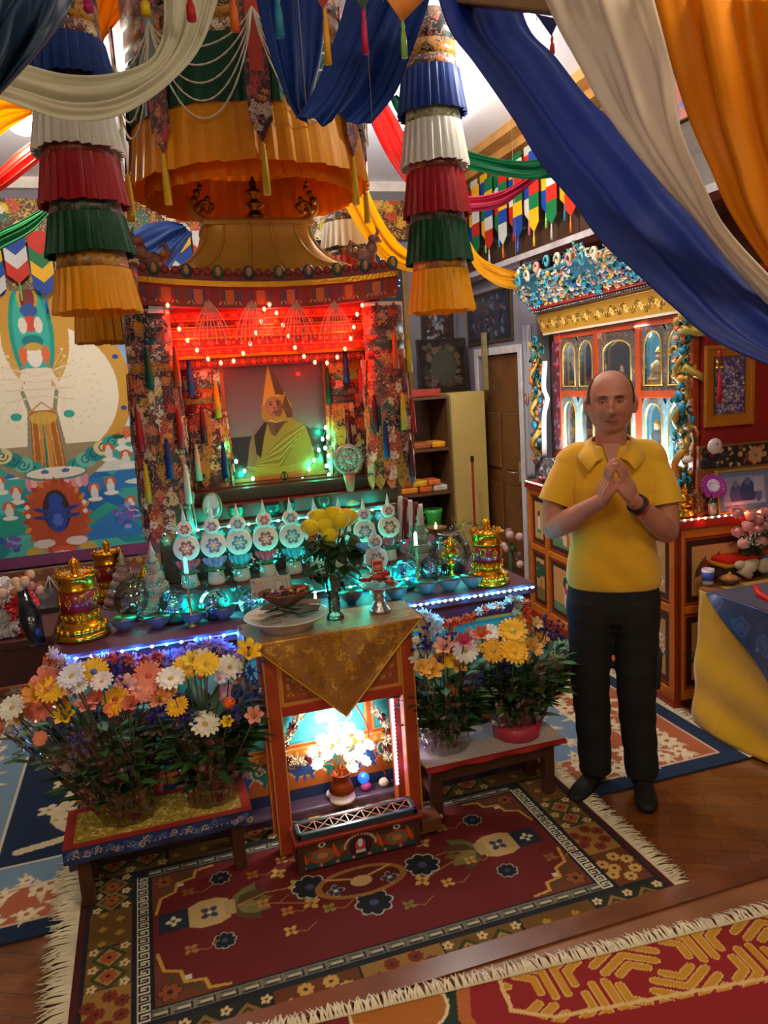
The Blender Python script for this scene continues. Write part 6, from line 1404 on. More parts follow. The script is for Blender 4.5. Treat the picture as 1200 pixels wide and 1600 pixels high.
b3 = [('d', 727, 1018, .052, 'e8e8e0'), ('d', 657, 1028, .05, 'e0e0d8'), ('l', 690, 1028, .055, 'f0b818'), ('l', 672, 1047, .05, 'e0a030'), ('l', 693, 1010, .045, 'e8a898'), ('s', 667, 1010, .05, '28207a'), ('l', 716, 1036, .045, 'e0a040'), ('l', 725, 1001, .035, 'c83a6a'),
      ('s', 744, 1062, .035, '2c2070'), ('l', 705, 1080, .03, 'c8704a'), ('s', 700, 998, .04, '3a3a8a'), ('l', 740, 1010, .035, 'e8c040'), ('d', 742, 996, .03, 'd8c8d0'), ('b', 650, 1000, .022, 'd8c8b8'), ('l', 735, 990, .03, 'c8b0a0'), ('l', 660, 1045, .04, 'e8b050')]
a = at(698, 1152, y=2.75)
bouquet('bouquet of orange lilies and white daisies on the right stool, next to the centre table', (a[0], 2.76, SH+.008), .085, .60, (695, 1050), b3, 2.64, 7, .155, 'e0d8d8', None, 80)
b4 = [('g', 801, 987, .062, 'f4bc18', 'c8c050'), ('g', 803, 1019, .06, 'f4b414', 'e0b020'), ('g', 770, 1017, .052, 'f0b010'), ('d', 766, 990, .042, 'e8e8e8'), ('l', 785, 1003, .045, 'e08050'), ('l', 843, 995, .05, 'e8a840'), ('l', 835, 1012, .04, 'e0a858'), ('s', 852, 983, .05, '2c2068'), ('l', 825, 1008, .035, 'e8c050'),
      ('s', 790, 1040, .04, '281c60'), ('l', 838, 974, .03, 'd8c080'), ('l', 812, 972, .03, 'd8a840'), ('d', 792, 1003, .026, 'd8d0c8'), ('s', 865, 1028, .04, 'a8b090'), ('s', 870, 990, .045, '302468'), ('l', 752, 990, .035, 'd86a4a'), ('l', 822, 1030, .03, 'c8b870')]
a = at(810, 1135, y=2.75)
bouquet('bouquet of large yellow gerberas in a pink pot on the right stool', (a[0], 2.77, SH+.008), .095, .63, (825, 1040), b4, 2.66, 9, .20, 'd8d8c8', 'b83048', 130)
# white flower heads seen low between the left bouquets
for k, (px, py) in enumerate(((226, 1182), (256, 1178))):
    m = MB(); q = random.Random(k); p = at(px, py, y=2.93); petal_flower(m, p, .035, 16, 'd8d0b8', 'b8a060', (0, -1, .2), q, 3, .6); m.use(mat('2a3a1c', .7)).tube([p, (p[0], p[1]+.01, .06)], .003, 5); tag(m.build('carnation'), ['left', 'right'][k]+' one of two cream carnations low between the left bouquets', 'flower')
m = MB(mat('8a0c1c', .4)); p = at(240, 1205, y=2.93); m.lathe([(.02, .056), (.03, .08), (.025, p[2])], 16, (p[0], 2.95, 0)); tag(m.build('flower_cup'), 'dark red cup on the altar ledge between the left bouquets', 'cup')

# ---------------------------------------------------------------- lamp of white flowers
LX, LY = at(537, 1262, y=2.93)[0], 2.935
t = thing('flower_lamp', 'glowing bouquet lamp with white flower bulbs in a copper pot under the table', 'lamp', (LX, LY, .056))
MB(mat('e0dcd8', .4)).lathe([(.055, 0), (.055, .01), (.045, .03), (.04, .036), (0, .036)], 24).build('white_base', t)
MB(mat('8a3c14', .25, .6)).lathe([(.05, .036), (.055, .045), (.042, .075), (.034, .10), (.04, .115), (.045, .12), (.038, .12), (.03, .1), (0, .1)], 26).build('copper_pot', t)
q = random.Random(3); hd = [(520, 1140), (545, 1138), (503, 1156), (560, 1150), (490, 1175), (575, 1165), (512, 1180), (540, 1160), (558, 1182), (530, 1172), (497, 1195), (550, 1200), (570, 1190), (520, 1155), (562, 1170), (536, 1148), (508, 1168), (545, 1185)]
for k, (px, py) in enumerate(hd):
    p = Vector(at(px, py, y=LY+q.uniform(-.05, .05)))-Vector((LX, LY, .056)); m = MB(); fl = random.Random(k)
    R = Vector((p.x*3, -.4, .6)).normalized().to_track_quat('Z', 'Y').to_matrix(); m.use(emis('fff2ea', 5.0))
    for L_ in range(3):
        for i in range(9):
            a_ = 2*PI*(i+.5*L_)/9; rr = .030*(1-.2*L_); d = Vector((math.cos(a_), math.sin(a_), .25+.4*L_)).normalized(); m.ball(p+R @ (d*rr*.6), (rr*.42, rr*.25, rr*.1), 6, 4, R @ Matrix.Rotation(a_, 3, 'Z') @ Matrix.Rotation(-.5-.3*L_, 3, 'Y'))
    m.build('glowing_flower', t)
    s_ = Vector((.018*math.cos(k*1.3), .018*math.sin(k*1.3), .115)); MB(mat('c8742c', .3, .7)).tube([s_[:], (s_.lerp(p, .5)+Vector((0, 0, .02)))[:], p[:]], .0022, 5).build('copper_stem', t)
lamp('flower_lamp_light', 'POINT', (LX, LY-.075, .33), 3.6, (1, .93, .88), .05)
lamp('flower_lamp_light', 'POINT', (LX-.03, LY+.0, .47), 1.0, (1, .95, .92), .02)
# blue glow bulb, cables and plug bits behind the lamp
t = thing('glass_ball', 'small blue glass ball lying behind the flower lamp', 'ball', at(566, 1212, y=2.985)); MB(mat('1a6ad8', .1, coat=1, emit=.8)).ball((0, -.02, 0), .026, 16, 10).build('ball', t)
m = MB(mat('a8301c', .5)); m.tube(crom([at(a_, b_, y=2.96) for a_, b_ in ((549, 1090), (572, 1130), (578, 1160), (592, 1188), (604, 1215), (606, 1235))], 24).tolist(), .0035, 6); tag(m.build('cable'), 'red cable hanging down the altar front under the table', 'cable')
m = MB(mat('141414', .5)); m.tube(crom([at(a_, b_, y=2.95) for a_, b_ in ((600, 1210), (612, 1225), (620, 1248))], 10).tolist(), .003, 6); m.tube(crom([at(a_, b_, y=2.95) for a_, b_ in ((588, 1225), (578, 1245), (566, 1262))], 10).tolist(), .003, 6); tag(m.build('cable'), 'black cable on the altar ledge behind the flower lamp', 'cable')
for k, (px, py, col, lb) in enumerate(((518, 1248, 'c8c8d8', 'pale plug on the ledge left of the flower lamp'), (572, 1238, 'b84a8a', 'pink plug on the ledge right of the flower lamp'), (600, 1232, 'd8ccb8', 'cream crumpled tissue on the ledge right of the flower lamp'))):
    p = at(px, py, y=2.96); m = MB(mat(col, .6, bump=.5)); m.ball((p[0], 2.955, .078), (.024, .018, .02), 10, 6); tag(m.build('small_item'), lb, 'plug' if k < 2 else 'tissue')

# ---------------------------------------------------------------- incense box
IX0, IX1, IY0, IY1 = .355, .855, 2.545, 2.665
t = thing('incense_box', 'painted wooden incense box with a lattice top in front of the centre table', 'incense box', ((IX0+IX1)/2, 2.60, .018)); zt = .155
c = Cv(IX1-IX0-.03, .105, 420, '4a3020'); q = random.Random(4); Wi = c.W
c.rect(0, 0, Wi, .03, '2a4a48'); c.rect(0, .03, Wi, .07, '6a3420')
for x in (.09, Wi-.09): c.ell(x, .045, .05, .03, 'a8482c'); c.ell(x, .045, .036, .02, '6a6a5a'); c.ell(x, .045, .02, .012, 'c87a3a'); c.ell(x, .088, .014, .01, 'd8d4c8'); c.ell(x, .088, .007, .006, '2a2a2a')
for x in (.03, .15, Wi-.15, Wi-.03): c.leaf(x, .02, .07, .016, PI/2+.3, 'c8541c'); c.leaf(x, .02, .06, .014, PI/2-.4, 'a83a14'); c.ell(x+.01, .06, .008, .012, '3a5a3a')
c.ell(Wi/2, .05, .045, .045, '3a1c2a'); c.ell(Wi/2, .05, .02, .028, 'b84a5a'); c.ell(Wi/2, .06, .010, .016, 'e0e0d8'); c.rect(Wi/2-.02, .02, Wi/2+.02, .032, 'c8d0c8')
for i in range(16): a_ = PI*i/15; c.ell(Wi/2+.06*math.cos(a_), .05+.045*math.sin(a_), .005, .006, 'c8a098')
for i in range(8): c.flower(.02+i*.062, .008, .008, 5, 'c86a7a', 'e8c060')
panel_xz('painted_front', c, IX0+.015, .028, IY0+.010, painted(.4, coat=.2), t)
m = MB(mat('5a3a1c', .45, var=.2)); m.box(IX0+.012, IX1-.012, IY0+.012, IY1-.01, .03, zt-.02); m.build('body', t, True, bevel=.003)
for x in (IX0+.012, IX1-.037): MB(mat('4a2a18', .5)).box(x, x+.025, IY0+.008, IY0+.03, .018, .132).build('corner_foot', t, True)
m = MB(mat('8a2414', .35, coat=.3)); m.box(IX0, IX1, IY0-.004, IY1, zt-.022, zt-.006); m.build('red_rim', t, True, bevel=.004)
m = MB(mat('24424e', .35, coat=.3)); m.box(IX0+.018, IX1-.018, IY0+.012, IY0+.028, zt-.006, zt+.016).box(IX0+.018, IX1-.018, IY1-.028, IY1-.012, zt-.006, zt+.016).box(IX0+.018, IX0+.034, IY0+.012, IY1-.012, zt-.006, zt+.016).box(IX1-.034, IX1-.018, IY0+.012, IY1-.012, zt-.006, zt+.016); m.build('blue_tray', t, True, bevel=.003)
m = MB(mat('0c0805', .9)); m.box(IX0+.034, IX1-.034, IY0+.028, IY1-.028, zt-.006, zt-.002); m.build('dark_well', t, True)
m = MB(mat('a8684a', .45)); lx0, lx1, ly0, ly1 = IX0+.034, IX1-.034, IY0+.028, IY1-.028; n = 7; zl = zt+.012
for i in range(n+1): x = lx0+(lx1-lx0)*i/n; m.beam((x, ly0, zl), (x, ly1, zl), .004)
for i in range(n):
    xa, xb = lx0+(lx1-lx0)*i/n, lx0+(lx1-lx0)*(i+1)/n; m.beam((xa, ly0, zl), (xb, ly1, zl), .0032); m.beam((xa, ly1, zl), (xb, ly0, zl), .0032)
m.beam((lx0, ly0, zl), (lx1, ly0, zl), .004); m.beam((lx0, ly1, zl), (lx1, ly1, zl), .004); m.build('lattice', t, True)
m = MB(mat('6a4028', .4)); m.box(IX1+.003, IX1+.085, IY0+.03, IY1-.01, .045, .10); m.build('drawer', t, True, bevel=.003)
MB(mat('c8a878', .3)).ball((IX1+.096, (IY0+IY1)/2+.01, .075), .010, 10, 7).build('knob', t, True)
# ================================================================== ALTAR CABINET ON THE RIGHT
TH = math.atan2(.13, 1.72)           # its front runs slightly off the room axis
O_ = Vector((2.47, 3.15, 0)); UD = Vector((math.sin(TH), math.cos(TH), 0)); ND = Vector((math.cos(TH), -math.sin(TH), 0))
def CL(u, d, z): return (O_+UD*u+ND*d+Vector((0, 0, z)))[:]     # u along the front from the near corner, d into the depth
CLN = 1.80; CD = .95
class CB(MB):
    def b(s, u0, u1, d0, d1, z0, z1):
        vs = [CL(u, d, z) for z in (z0, z1) for u, d in ((u0, d0), (u1, d0), (u1, d1), (u0, d1))]
        return s.add(vs, [(0,1,2,3),(7,6,5,4),(0,4,5,1),(1,5,6,2),(2,6,7,3),(3,7,4,0)])
def cpanel(name, cv, u0, d0, z0, axis, m, parent):
    """axis 'f' = on the long front (u runs to the far end = left in the photo), 'e' = on the near end"""
    def fn(U, V):
        if axis == 'f': u, d = u0+(1-U)*cv.W, d0
        else: u, d = u0, d0+U*cv.W
        x = O_.x+UD.x*u+ND.x*d; y = O_.y+UD.y*u+ND.y*d; return x, y, z0+V*cv.H
    return surf(name, fn, 2, 2, m, parent, True, cv)
cab = thing('altar_cabinet', 'long painted cabinet with orange frames behind the man, a row of lights on top', 'cabinet', (2.95, 4.0, 0))
CB(mat('5a1c14', .5, var=.15)).b(.012, CLN-.01, .02, CD, .0, .955).build('body', cab, True)
CB(mat('8a2014', .4, coat=.2)).b(-.02, CLN+.01, -.02, CD, .955, 1.0).build('red_top', cab, True, bevel=.004)
og = mat('c8701c', .4, var=.12, coat=.25); rd = mat('9a2a14', .4, coat=.2)
rows = [(.11, .50), (.56, .91)]; cols = [(.06, .60), (.66, 1.18), (1.24, 1.44), (1.50, 1.74)]; cols = [(.06, .30), (.36, .92), (.98, 1.47), (1.53, 1.75)]
def motif(W_, H_, kind, q):
    c = Cv(W_, H_, 220, '3a1c18'); m_ = .045; c.frame(.0, 0, W_, H_, .010, 'a8401c'); c.rect(m_, m_, W_-m_, H_-m_, 'c89a60'); cx, cy = W_/2, H_/2; s = min(W_, H_)
    if kind == 0:
        c.rect(m_, m_, W_-m_, m_+.06, '5a8a6a'); c.ell(cx, cy, .055, .11, 'd8b890'); c.ell(cx, cy+.06, .06, .05, '2a5a5a'); c.ell(cx, cy+.01, .035, .06, 'a8503a'); c.ell(cx-.02, cy-.06, .03, .05, 'd8d0b8'); c.ell(cx+.03, cy-.07, .02, .05, 'c86a3a'); c.ell(cx, cy+.05, .02, .022, 'e0c0a0')
    elif kind == 1:
        c.rect(m_, m_, W_-m_, m_+.09, '7a6a3a'); c.line([(cx, m_+.05), (cx+.01, cy)], .012, '5a3a1c')
        for k in range(5): c.ell(cx+q.uniform(-.05, .05), cy+.02+q.uniform(0, .08), .045, .03, '1c5a48')
    elif kind == 2:
        for k in range(9): c.leaf(cx-.05+q.uniform(-.05, .05), m_+.03, q.uniform(.1, .22), .022, PI/2+q.uniform(-1, 1), '1f5048')
        for k in range(3): c.flower(cx+q.uniform(-.03, .05), cy+q.uniform(-.08, .1), .03, 6, 'e8d8c8', 'c85a4a', '8a4a3a')
    elif kind == 3:
        c.ell(cx, cy-.02, .022, .05, 'e0d8c8'); c.ell(cx, cy+.05, .018, .02, '2a2a2a'); c.rect(cx-.03, cy-.09, cx+.03, cy-.065, '3a8a7a'); c.line([(cx, cy), (cx+.03, cy+.03)], .008, 'd8c8a8')
    else:
        for k in range(16): c.leaf(cx-.16+k*.02, cy-.05+q.uniform(-.05, .05), q.uniform(.08, .16), .03, q.uniform(.2, 2.9), q.choice(['1f4a44', '2a5a4a', '8a3a2a']))
        for k in range(4): c.flower(cx+q.uniform(-.05, .14), cy+q.uniform(-.05, .06), .03, 6, 'b8503c', 'd8a060', '6a2a1c')
    return c
q = random.Random(3); kinds = {(0, 0): 2, (1, 0): 2, (0, 1): 0, (1, 1): 4, (0, 2): 0, (1, 2): 0, (0, 3): 1, (1, 3): 3}
for ri, (z0, z1) in enumerate(rows):
    for ci, (u0, u1) in enumerate(cols):
        c = motif(u1-u0, z1-z0, kinds[(ri, ci)], q); o = cpanel('painted_door', c, u0, .010, z0, 'f', painted(.45, coat=.15), cab)
fr = CB(og)
for u0, u1 in ((0, .05), (.31, .35), (.93, .97), (1.48, 1.52), (1.76, 1.80)): fr.b(u0, u1, -.004, .02, .05, .955)
for z0, z1 in ((.05, .10), (.51, .55), (.915, .955)):
    for (a_, b_) in ((.05, .31), (.35, .93), (.97, 1.48), (1.52, 1.76)): fr.b(a_, b_, -.002, .02, z0, z1)
fr.build('front_frame', cab, True, bevel=.002)
CB(rd).b(-.004, .0, -.008, .03, 0, .955).b(0, CLN, -.012, .02, 0, .05).build('base_rail', cab, True)
fr = CB(og)
for d0, d1 in ((.0, .05), (.50, .54), (CD-.05, CD)): fr.b(-.004, .02, d0, d1, .05, .955)
for z0, z1 in ((.05, .10), (.51, .55), (.905, .955)): fr.b(-.002, .02, .05, CD-.05, z0, z1)
fr.build('end_frame', cab, True, bevel=.002)
for (d0, d1, z0, z1, k) in ((.055, .49, .555, .90, 4), (.055, .49, .105, .50, 2), (.545, CD-.055, .555, .90, 2), (.545, CD-.055, .105, .50, 0)):
    c = motif(d1-d0, z1-z0, k, q); cpanel('painted_door', c, .008, d0, z0, 'e', painted(.45, coat=.15), cab)
def cab_strip(label, a_, b_, n, nl, en, col='ff5a30', glow='ffc8a8'): return led_strip('led_strip', label, a_, b_, n, col, glow, en, nl)
cab_strip('row of warm red-white lights along the long front edge of the cabinet', CL(CLN-.02, -.026, 1.006), CL(.02, -.026, 1.006), 42, 6, .18)
cab_strip('row of warm red-white lights along the near end of the cabinet', CL(-.026, .01, 1.006), CL(-.026, CD-.02, 1.006), 24, 4, .2)

# ---------------------------------------------------------------- display case on the cabinet
case = thing('display_case', 'ornate gilded display case with arched windows behind the man', 'display case', CL(.9, .45, 1.0))
U0, U1, D0, D1 = .13, 1.70, .20, .80; Z0, Z1 = 1.21, 2.02
cc_ = MB; m = CB(mat('8a1c14', .4, coat=.2)); m.b(U0-.04, U1+.02, D0-.06, D1, 1.0, 1.045).b(U0-.0, U1, D0+.03, D1, 1.045, 1.17).b(U0-.03, U1+.02, D0-.03, D1, 1.17, 1.20); m.build('plinth', case, True, bevel=.003)
def carving(m, n, fn, cols, q, r0, r1):
    for i in range(n):
        p = Vector(fn(q)); m.use(mat(q.choice(cols), .5, .15, .2, 40)); k = q.random(); r = q.uniform(r0, r1)
        if k < .5: a_ = q.uniform(0, 6); m.tube([(p+Vector((q.uniform(-.006, .006), r*(1-t_/8)*math.cos(a_+t_*.75), r*(1-t_/8)*math.sin(a_+t_*.75))))[:] for t_ in range(7)], [r*.34*(1-t_/10) for t_ in range(7)], 5)
        else: m.ball(p, (r*.5, r*q.uniform(.5, 1), r*q.uniform(.4, .9)), 6, 5)
q = random.Random(21); CC = ['c89a3a', '2a8a8a', 'c8c0a8', '1c4a6a', 'a8482c', '3a6a4a', 'b88a7a']
m = MB(); carving(m, 260, lambda q: CL(q.uniform(U0+.01, U1-.01), D0+.02, q.uniform(1.055, 1.165)), ['c8b890', 'd8a898', 'c89a3a', 'b0a8a0', '8a4a3a', '3a5a5a'], q, .016, .03); m.build('carved_lower_panel', case, True)
m = CB(mat('2a1c18', .5)); m.b(U0, U1, D1-.03, D1, Z0-.01, Z1).b(U0, U0+.02, D0+.02, D1, Z0-.01, Z1).b(U1-.02, U1, D0+.02, D1, Z0-.01, Z1).b(U0, U1, D0, D1, Z1, Z1+.02); m.build('carcass', case, True)
CB(mat('2c8aa0', .7)).b(U0+.02, U1-.02, D1-.045, D1-.031, Z0, Z1).build('blue_backdrop', case, True)
CB(mat('a85a20', .5)).b(U0+.02, U1-.02, D0+.03, D1-.05, 1.60, 1.615).build('inner_shelf', case, True)
bays = [(.16, .62, 'two'), (.67, 1.10, 'one'), (1.15, 1.62, 'two')]; rw = [(1.23, 1.59), (1.63, 1.98)]
red = CB(mat('b8481c', .4, coat=.3))
for u0, u1 in ((U0, .16), (.62, .67), (1.10, 1.15), (1.62, U1)): red.b(u0, u1, D0-.012, D0+.03, Z0-.01, Z1)
for z0, z1 in ((Z0-.01, 1.23), (1.59, 1.63), (1.98, Z1)):
    for u0, u1 in ((.16, .62), (.67, 1.10), (1.15, 1.62)): red.b(u0, u1, D0-.008, D0+.03, z0, z1)
red.build('red_frame', case, True, bevel=.002)
def arch_mesh(m, ua, ub, za, zb, mg, d, th):
    """rectangular plate with a pointed-arch opening; mg = margin"""
    k = 14; cu = (ua+ub)/2; hw = (ub-ua)/2-mg; zs = za+(zb-za)*.62; zt_ = zb-mg; inn = [(cu-hw, za+mg), (cu-hw, zs)]
    for i in range(1, k): t_ = i/k; a_ = PI*(1-t_); inn.append((cu+hw*math.cos(a_)*(1-.0*t_), zs+(zt_-zs)*(math.sin(a_)**.8+ .0)))
    inn += [(cu+hw, zs), (cu+hw, za+mg)]; out = []
    for (u, z) in inn:
        if z <= zs+1e-6: out.append((ua if u < cu else ub, z if z > za+mg+1e-6 else za))
        else: out.append((ua+(ub-ua)*min(1, max(0, (u-(cu-hw))/(2*hw))), zb) if abs(u-cu) < hw*.8 else ((ua if u < cu else ub), z+(zb-z)*(1-abs(u-cu)/hw*.0)*.5))
    n_ = len(inn); vs = []
    for dd in (d, d+th):
        vs += [CL(u, dd, z) for u, z in inn]+[CL(u, dd, z) for u, z in out]
    fs = []
    for i in range(n_-1): fs += [(i, i+1, n_+i+1, n_+i), (2*n_+i, 3*n_+i, 3*n_+i+1, 2*n_+i+1), (i, 2*n_+i, 2*n_+i+1, i+1)]
    fs += [(n_-1, 0, n_, 2*n_-1), (3*n_-1, 4*n_-1, 3*n_, 2*n_)]; m.add(vs, fs)
    return [CL(u, d-.003, z) for u, z in inn]
def filigree(key, g, p): return brocade(g, p, 44, .4, .2, False, key)
for bi, (u0, u1, kd) in enumerate(bays):
    for ri, (za, zb) in enumerate(rw):
        bright = filigree(40+ri, '3ab0c8' if ri == 0 else '1c3a4a', ['d8b050', '2a8a9a', 'e0d8c8', 'a84a3a'] if ri == 0 else ['c8963a', '2a6a7a', 'b88a50', '8a4a2c'])
        um = (u0+u1)/2; spans = [(u0, um), (um, u1)] if kd == 'two' else [(u0, u1)]; m = MB(bright); edge = []
        for a_, b_ in spans: edge.append(arch_mesh(m, a_, b_, za, zb, .030 if kd == 'two' else .055, D0, .012))
        m.build('arched_screen', case, True); m = MB(mat('d8a848', .35, .5))
        for e in edge: m.tube(e, .0045, 5, True)
        m.build('arch_moulding', case, True)
CB(glassy('ffffff', .02, .5)).b(U0+.02, U1-.02, D0+.015, D0+.018, Z0, Z1).build('glass_pane', case, True)
# cornice: gilded fringe, red rail with studs, crest of carved dragons
c = Cv(U1-U0+.18, .13, 260, 'b8842a'); q = random.Random(5)
for i in range(60): c.curl(.02+i*.028, .07+.02*math.sin(i*1.3), .018, .006, '3a2a14', q.uniform(0, 6), 1.2, 1 if i % 2 else -1); c.ell(.03+i*.028, .07, .005, .007, 'e8c870')
for i in range(11): c.flower(.06+i*.155, .07, .026, 6, 'e8c060', 'd84a3a', '5a3a14')
for i in range(110): c.ell(.008+i*.0155, .006, .006, .009, 'e0d8c8')
def frn(U, V): u = U0-.05+(1-U)*(U1-U0+.18); d = D0-.03-.05*V; return O_.x+UD.x*u+ND.x*d, O_.y+UD.y*u+ND.y*d, 2.02+.13*V
surf('gilded_fringe', frn, 2, 2, painted(.35, .2, 150, .3), case, True, c)
def frs(U, V): d = D0-.05+U*.64; u = U0-.03-.04*V; return O_.x+UD.x*u+ND.x*d, O_.y+UD.y*u+ND.y*d, 2.02+.13*V
c2 = Cv(.64, .13, 200, 'b8842a'); c2.a[:] = c.a[:c2.a.shape[0]//1, :1][0, 0]; c2.speck(160, .004, .010, ['3a2a14', 'e8c870', '8a5a1c'], 2); surf('gilded_fringe', frs, 2, 2, painted(.35, .2, 150, .3), case, True, c2)
m = CB(gold('c89a3a', .4)); m.b(U0-.08, U1+.07, D0-.10, D1, 2.152, 2.166); m.use(mat('a8321a', .4)).b(U0-.11, U1+.10, D0-.14, D1, 2.19, 2.222).use(mat('3a2a1c', .5)).b(U0-.09, U1+.08, D0-.12, D1, 2.166, 2.19); m.build('cornice', case, True, bevel=.002)
m = MB(mat('d8d8e0', .2, .6))
for i in range(22): m.ball(CL(U0-.08+i*.083, D0-.145, 2.206), .007, 6, 5)
for i in range(64): m.ball(CL(U0-.07+i*.0275, D0-.123, 2.178), .005, 5, 4)
m.build('stud', case, True)
q = random.Random(31)
def crest(q): v = q.random(); u = q.uniform(U0-.13, U1+.12); return CL(u, D0-.15-.13*v+.02*q.random(), 2.225+.19*v*(1+.25*math.sin(u*9)))
m = CB(mat('2a6a80', .6)); vs = [CL(U0-.1, D0-.13, 2.222), CL(U1+.1, D0-.13, 2.222), CL(U1+.12, D0-.26, 2.38), CL(U0-.12, D0-.26, 2.38), CL(U0-.1, D0-.08, 2.222), CL(U1+.1, D0-.08, 2.222), CL(U1+.12, D0-.22, 2.40), CL(U0-.12, D0-.22, 2.40)]
m.add(vs, [(0,1,2,3),(7,6,5,4),(0,4,5,1),(1,5,6,2),(2,6,7,3),(3,7,4,0)]); m.build('crest_board', case, True)
m = MB(); carving(m, 1300, crest, ['2a9ab8', 'c8bca8', '3a7a6a', '1c5a8a', 'b87a6a', 'd8cdb8', '2a8a9a', 'c8a04a', 'b8b0a0'], q, .018, .034); m.build('carved_crest', case, True)
m = MB()
for i in range(13): u = U0-.1+i*.148; m.use(mat(['c88a7a', 'c8bca0', '3a8a9a'][i % 3], .5)); m.tube([CL(u+.04*math.cos(k*.6)*(1-k/14), D0-.28, 2.40+.03*math.sin(i)+.045*math.sin(k*.6)*(1-k/14)) for k in range(12)], .011, 6)
m.use(mat('2a6a80', .5)); m.tube([CL(U0-.1, D0-.27, 2.385), CL(U1+.1, D0-.27, 2.385)], .010, 6); m.build('crest_scroll', case, True)
# carved dragon columns
for nm, uc, dd in (('near', U0+.02, D0-.05), ('far', U1+.10, D0-.10)):
    m = MB(); q = random.Random(77 if nm == 'near' else 78); P = [CL(uc+.03*math.sin(k*.9), dd+.03*math.cos(k*.9)-.02, 1.16+k*.034) for k in range(25)]
    m.use(mat('c8a04a', .4, .3)).tube(P, [.022*(1-k/40) for k in range(25)], 8); carving(m, 150, lambda q: CL(uc+q.gauss(0, .028), dd+q.uniform(-.04, .03), q.uniform(1.12, 2.0)), ['1c6a6a', '2a5a3a', 'c8963a', '2a8ab0', 'b8a080', '1c4a3a', 'c8703a'], q, .018, .036)
    if nm == 'near':
        m.use(mat('c8a848', .4, .3)).tube([CL(uc-.03, dd-.03, 1.93), CL(uc-.06, dd+.05, 1.92), CL(uc-.07, dd+.13, 1.90), CL(uc-.07, dd+.17, 1.92)], [.03, .026, .018, .006], 8); m.tube([CL(uc-.03, dd-.03, 1.75), CL(uc-.05, dd+.06, 1.70), CL(uc-.06, dd+.09, 1.66)], [.026, .018, .006], 8); m.ball(CL(uc-.04, dd-.03, 2.0), (.03, .03, .035))
    m.build('dragon_column', case, True)
# lamps inside the case
for k, (u, z) in enumerate(((.4, 1.245), (.88, 1.245), (1.35, 1.245))):
    o = CB(emis('eaf6ff', 11)).b(u-.2, u+.2, D0+.05, D0+.06, z-.010, z).build('lamp_tube', case, True); lamp('case_light', 'POINT', CL(u, D0+.12, z+.03), 6.5, (.86, .95, 1), .03)
for u, z in ((.3, 1.95), (.88, 1.95), (1.45, 1.93)): lamp('case_light', 'POINT', CL(u, D0+.2, z), 4, (.7, .95, 1), .02)
CB(emis('f0f8ff', 9)).b(.3, 1.6, D0-.035, D0-.028, 1.203, 1.212).build('lamp_tube', case, True); lamp('case_light', 'AREA', CL(.9, D0-.06, 1.215), 16.0, (.88, .95, 1), 1.3, (0, PI, -TH+PI/2), .02)
CB(emis('e8f4ff', 9)).b(.55, .66, D0-.02, D0-.013, 1.985, 1.99).build('spot_bar', case, True)
# figures inside
q = random.Random(9); FG = [(.28, 1.615, .2, '2a6a8a', 'blue-robed figurine on the upper shelf, right bay'), (.50, 1.615, .17, '9ab0b8', 'grey-white figurine on the upper shelf beside the blue one'), (.86, 1.615, .25, 'c89a5a', 'large gilt seated figure in the middle of the upper shelf'), (1.28, 1.615, .16, 'b8a898', 'pale figurine on the upper shelf, left bay'), (1.5, 1.615, .18, 'c8b02c', 'yellow figurine at the far left of the upper shelf'),
     (.26, 1.215, .17, 'd8d8c8', 'white lotus figure on the lower shelf, right bay'), (.50, 1.215, .18, '5a6a8a', 'slate blue figure on the lower shelf'), (.88, 1.215, .22, '6a8aa0', 'tall pale figure on the lower shelf behind the man'), (1.3, 1.215, .18, '7a98a8', 'silver figure on the lower shelf, left bay'), (1.5, 1.215, .2, 'c8c88a', 'cream figure at the far left of the lower shelf')]
for u, z, h, col, lb in FG:
    t = thing('figurine', lb, 'figurine', CL(u, .46, z+.002), 'figurines in the display case'); m = MB(mat('c8963a', .35, .5)); m.lathe([(h*.3, 0), (h*.34, h*.06), (h*.28, h*.14), (h*.3, h*.2)], 16, wob=lambda a_, zz_: 1+.06*math.sin(a_*10)); m.build('lotus_seat', t)
    m = MB(mat(col, .5, var=.2, vs=30)); m.lathe([(h*.30, h*.2), (h*.28, h*.28), (h*.17, h*.42), (h*.18, h*.55), (h*.15, h*.66), (h*.06, h*.72)], 16, (0, 0, 0), 1, .7)
    for s_ in (-1, 1): m.tube([(s_*h*.15, 0, h*.62), (s_*h*.24, -h*.04, h*.48), (s_*h*.06, -h*.16, h*.40)], [h*.05, h*.042, h*.03], 7); m.ball((s_*h*.14, -h*.1, h*.25), (h*.16, h*.1, h*.07), 10, 6)
    m.build('robed_body', t); m = MB(mat('d8b088', .5)); m.ball((0, -h*.01, h*.80), (h*.08, h*.08, h*.10), 12, 8); m.build('head', t)
    m = MB(mat('d8a83a', .3, .7)); m.lathe([(h*.085, h*.86), (h*.07, h*.93), (h*.03, h), (0, h*1.03)], 10); m.build('crown', t)
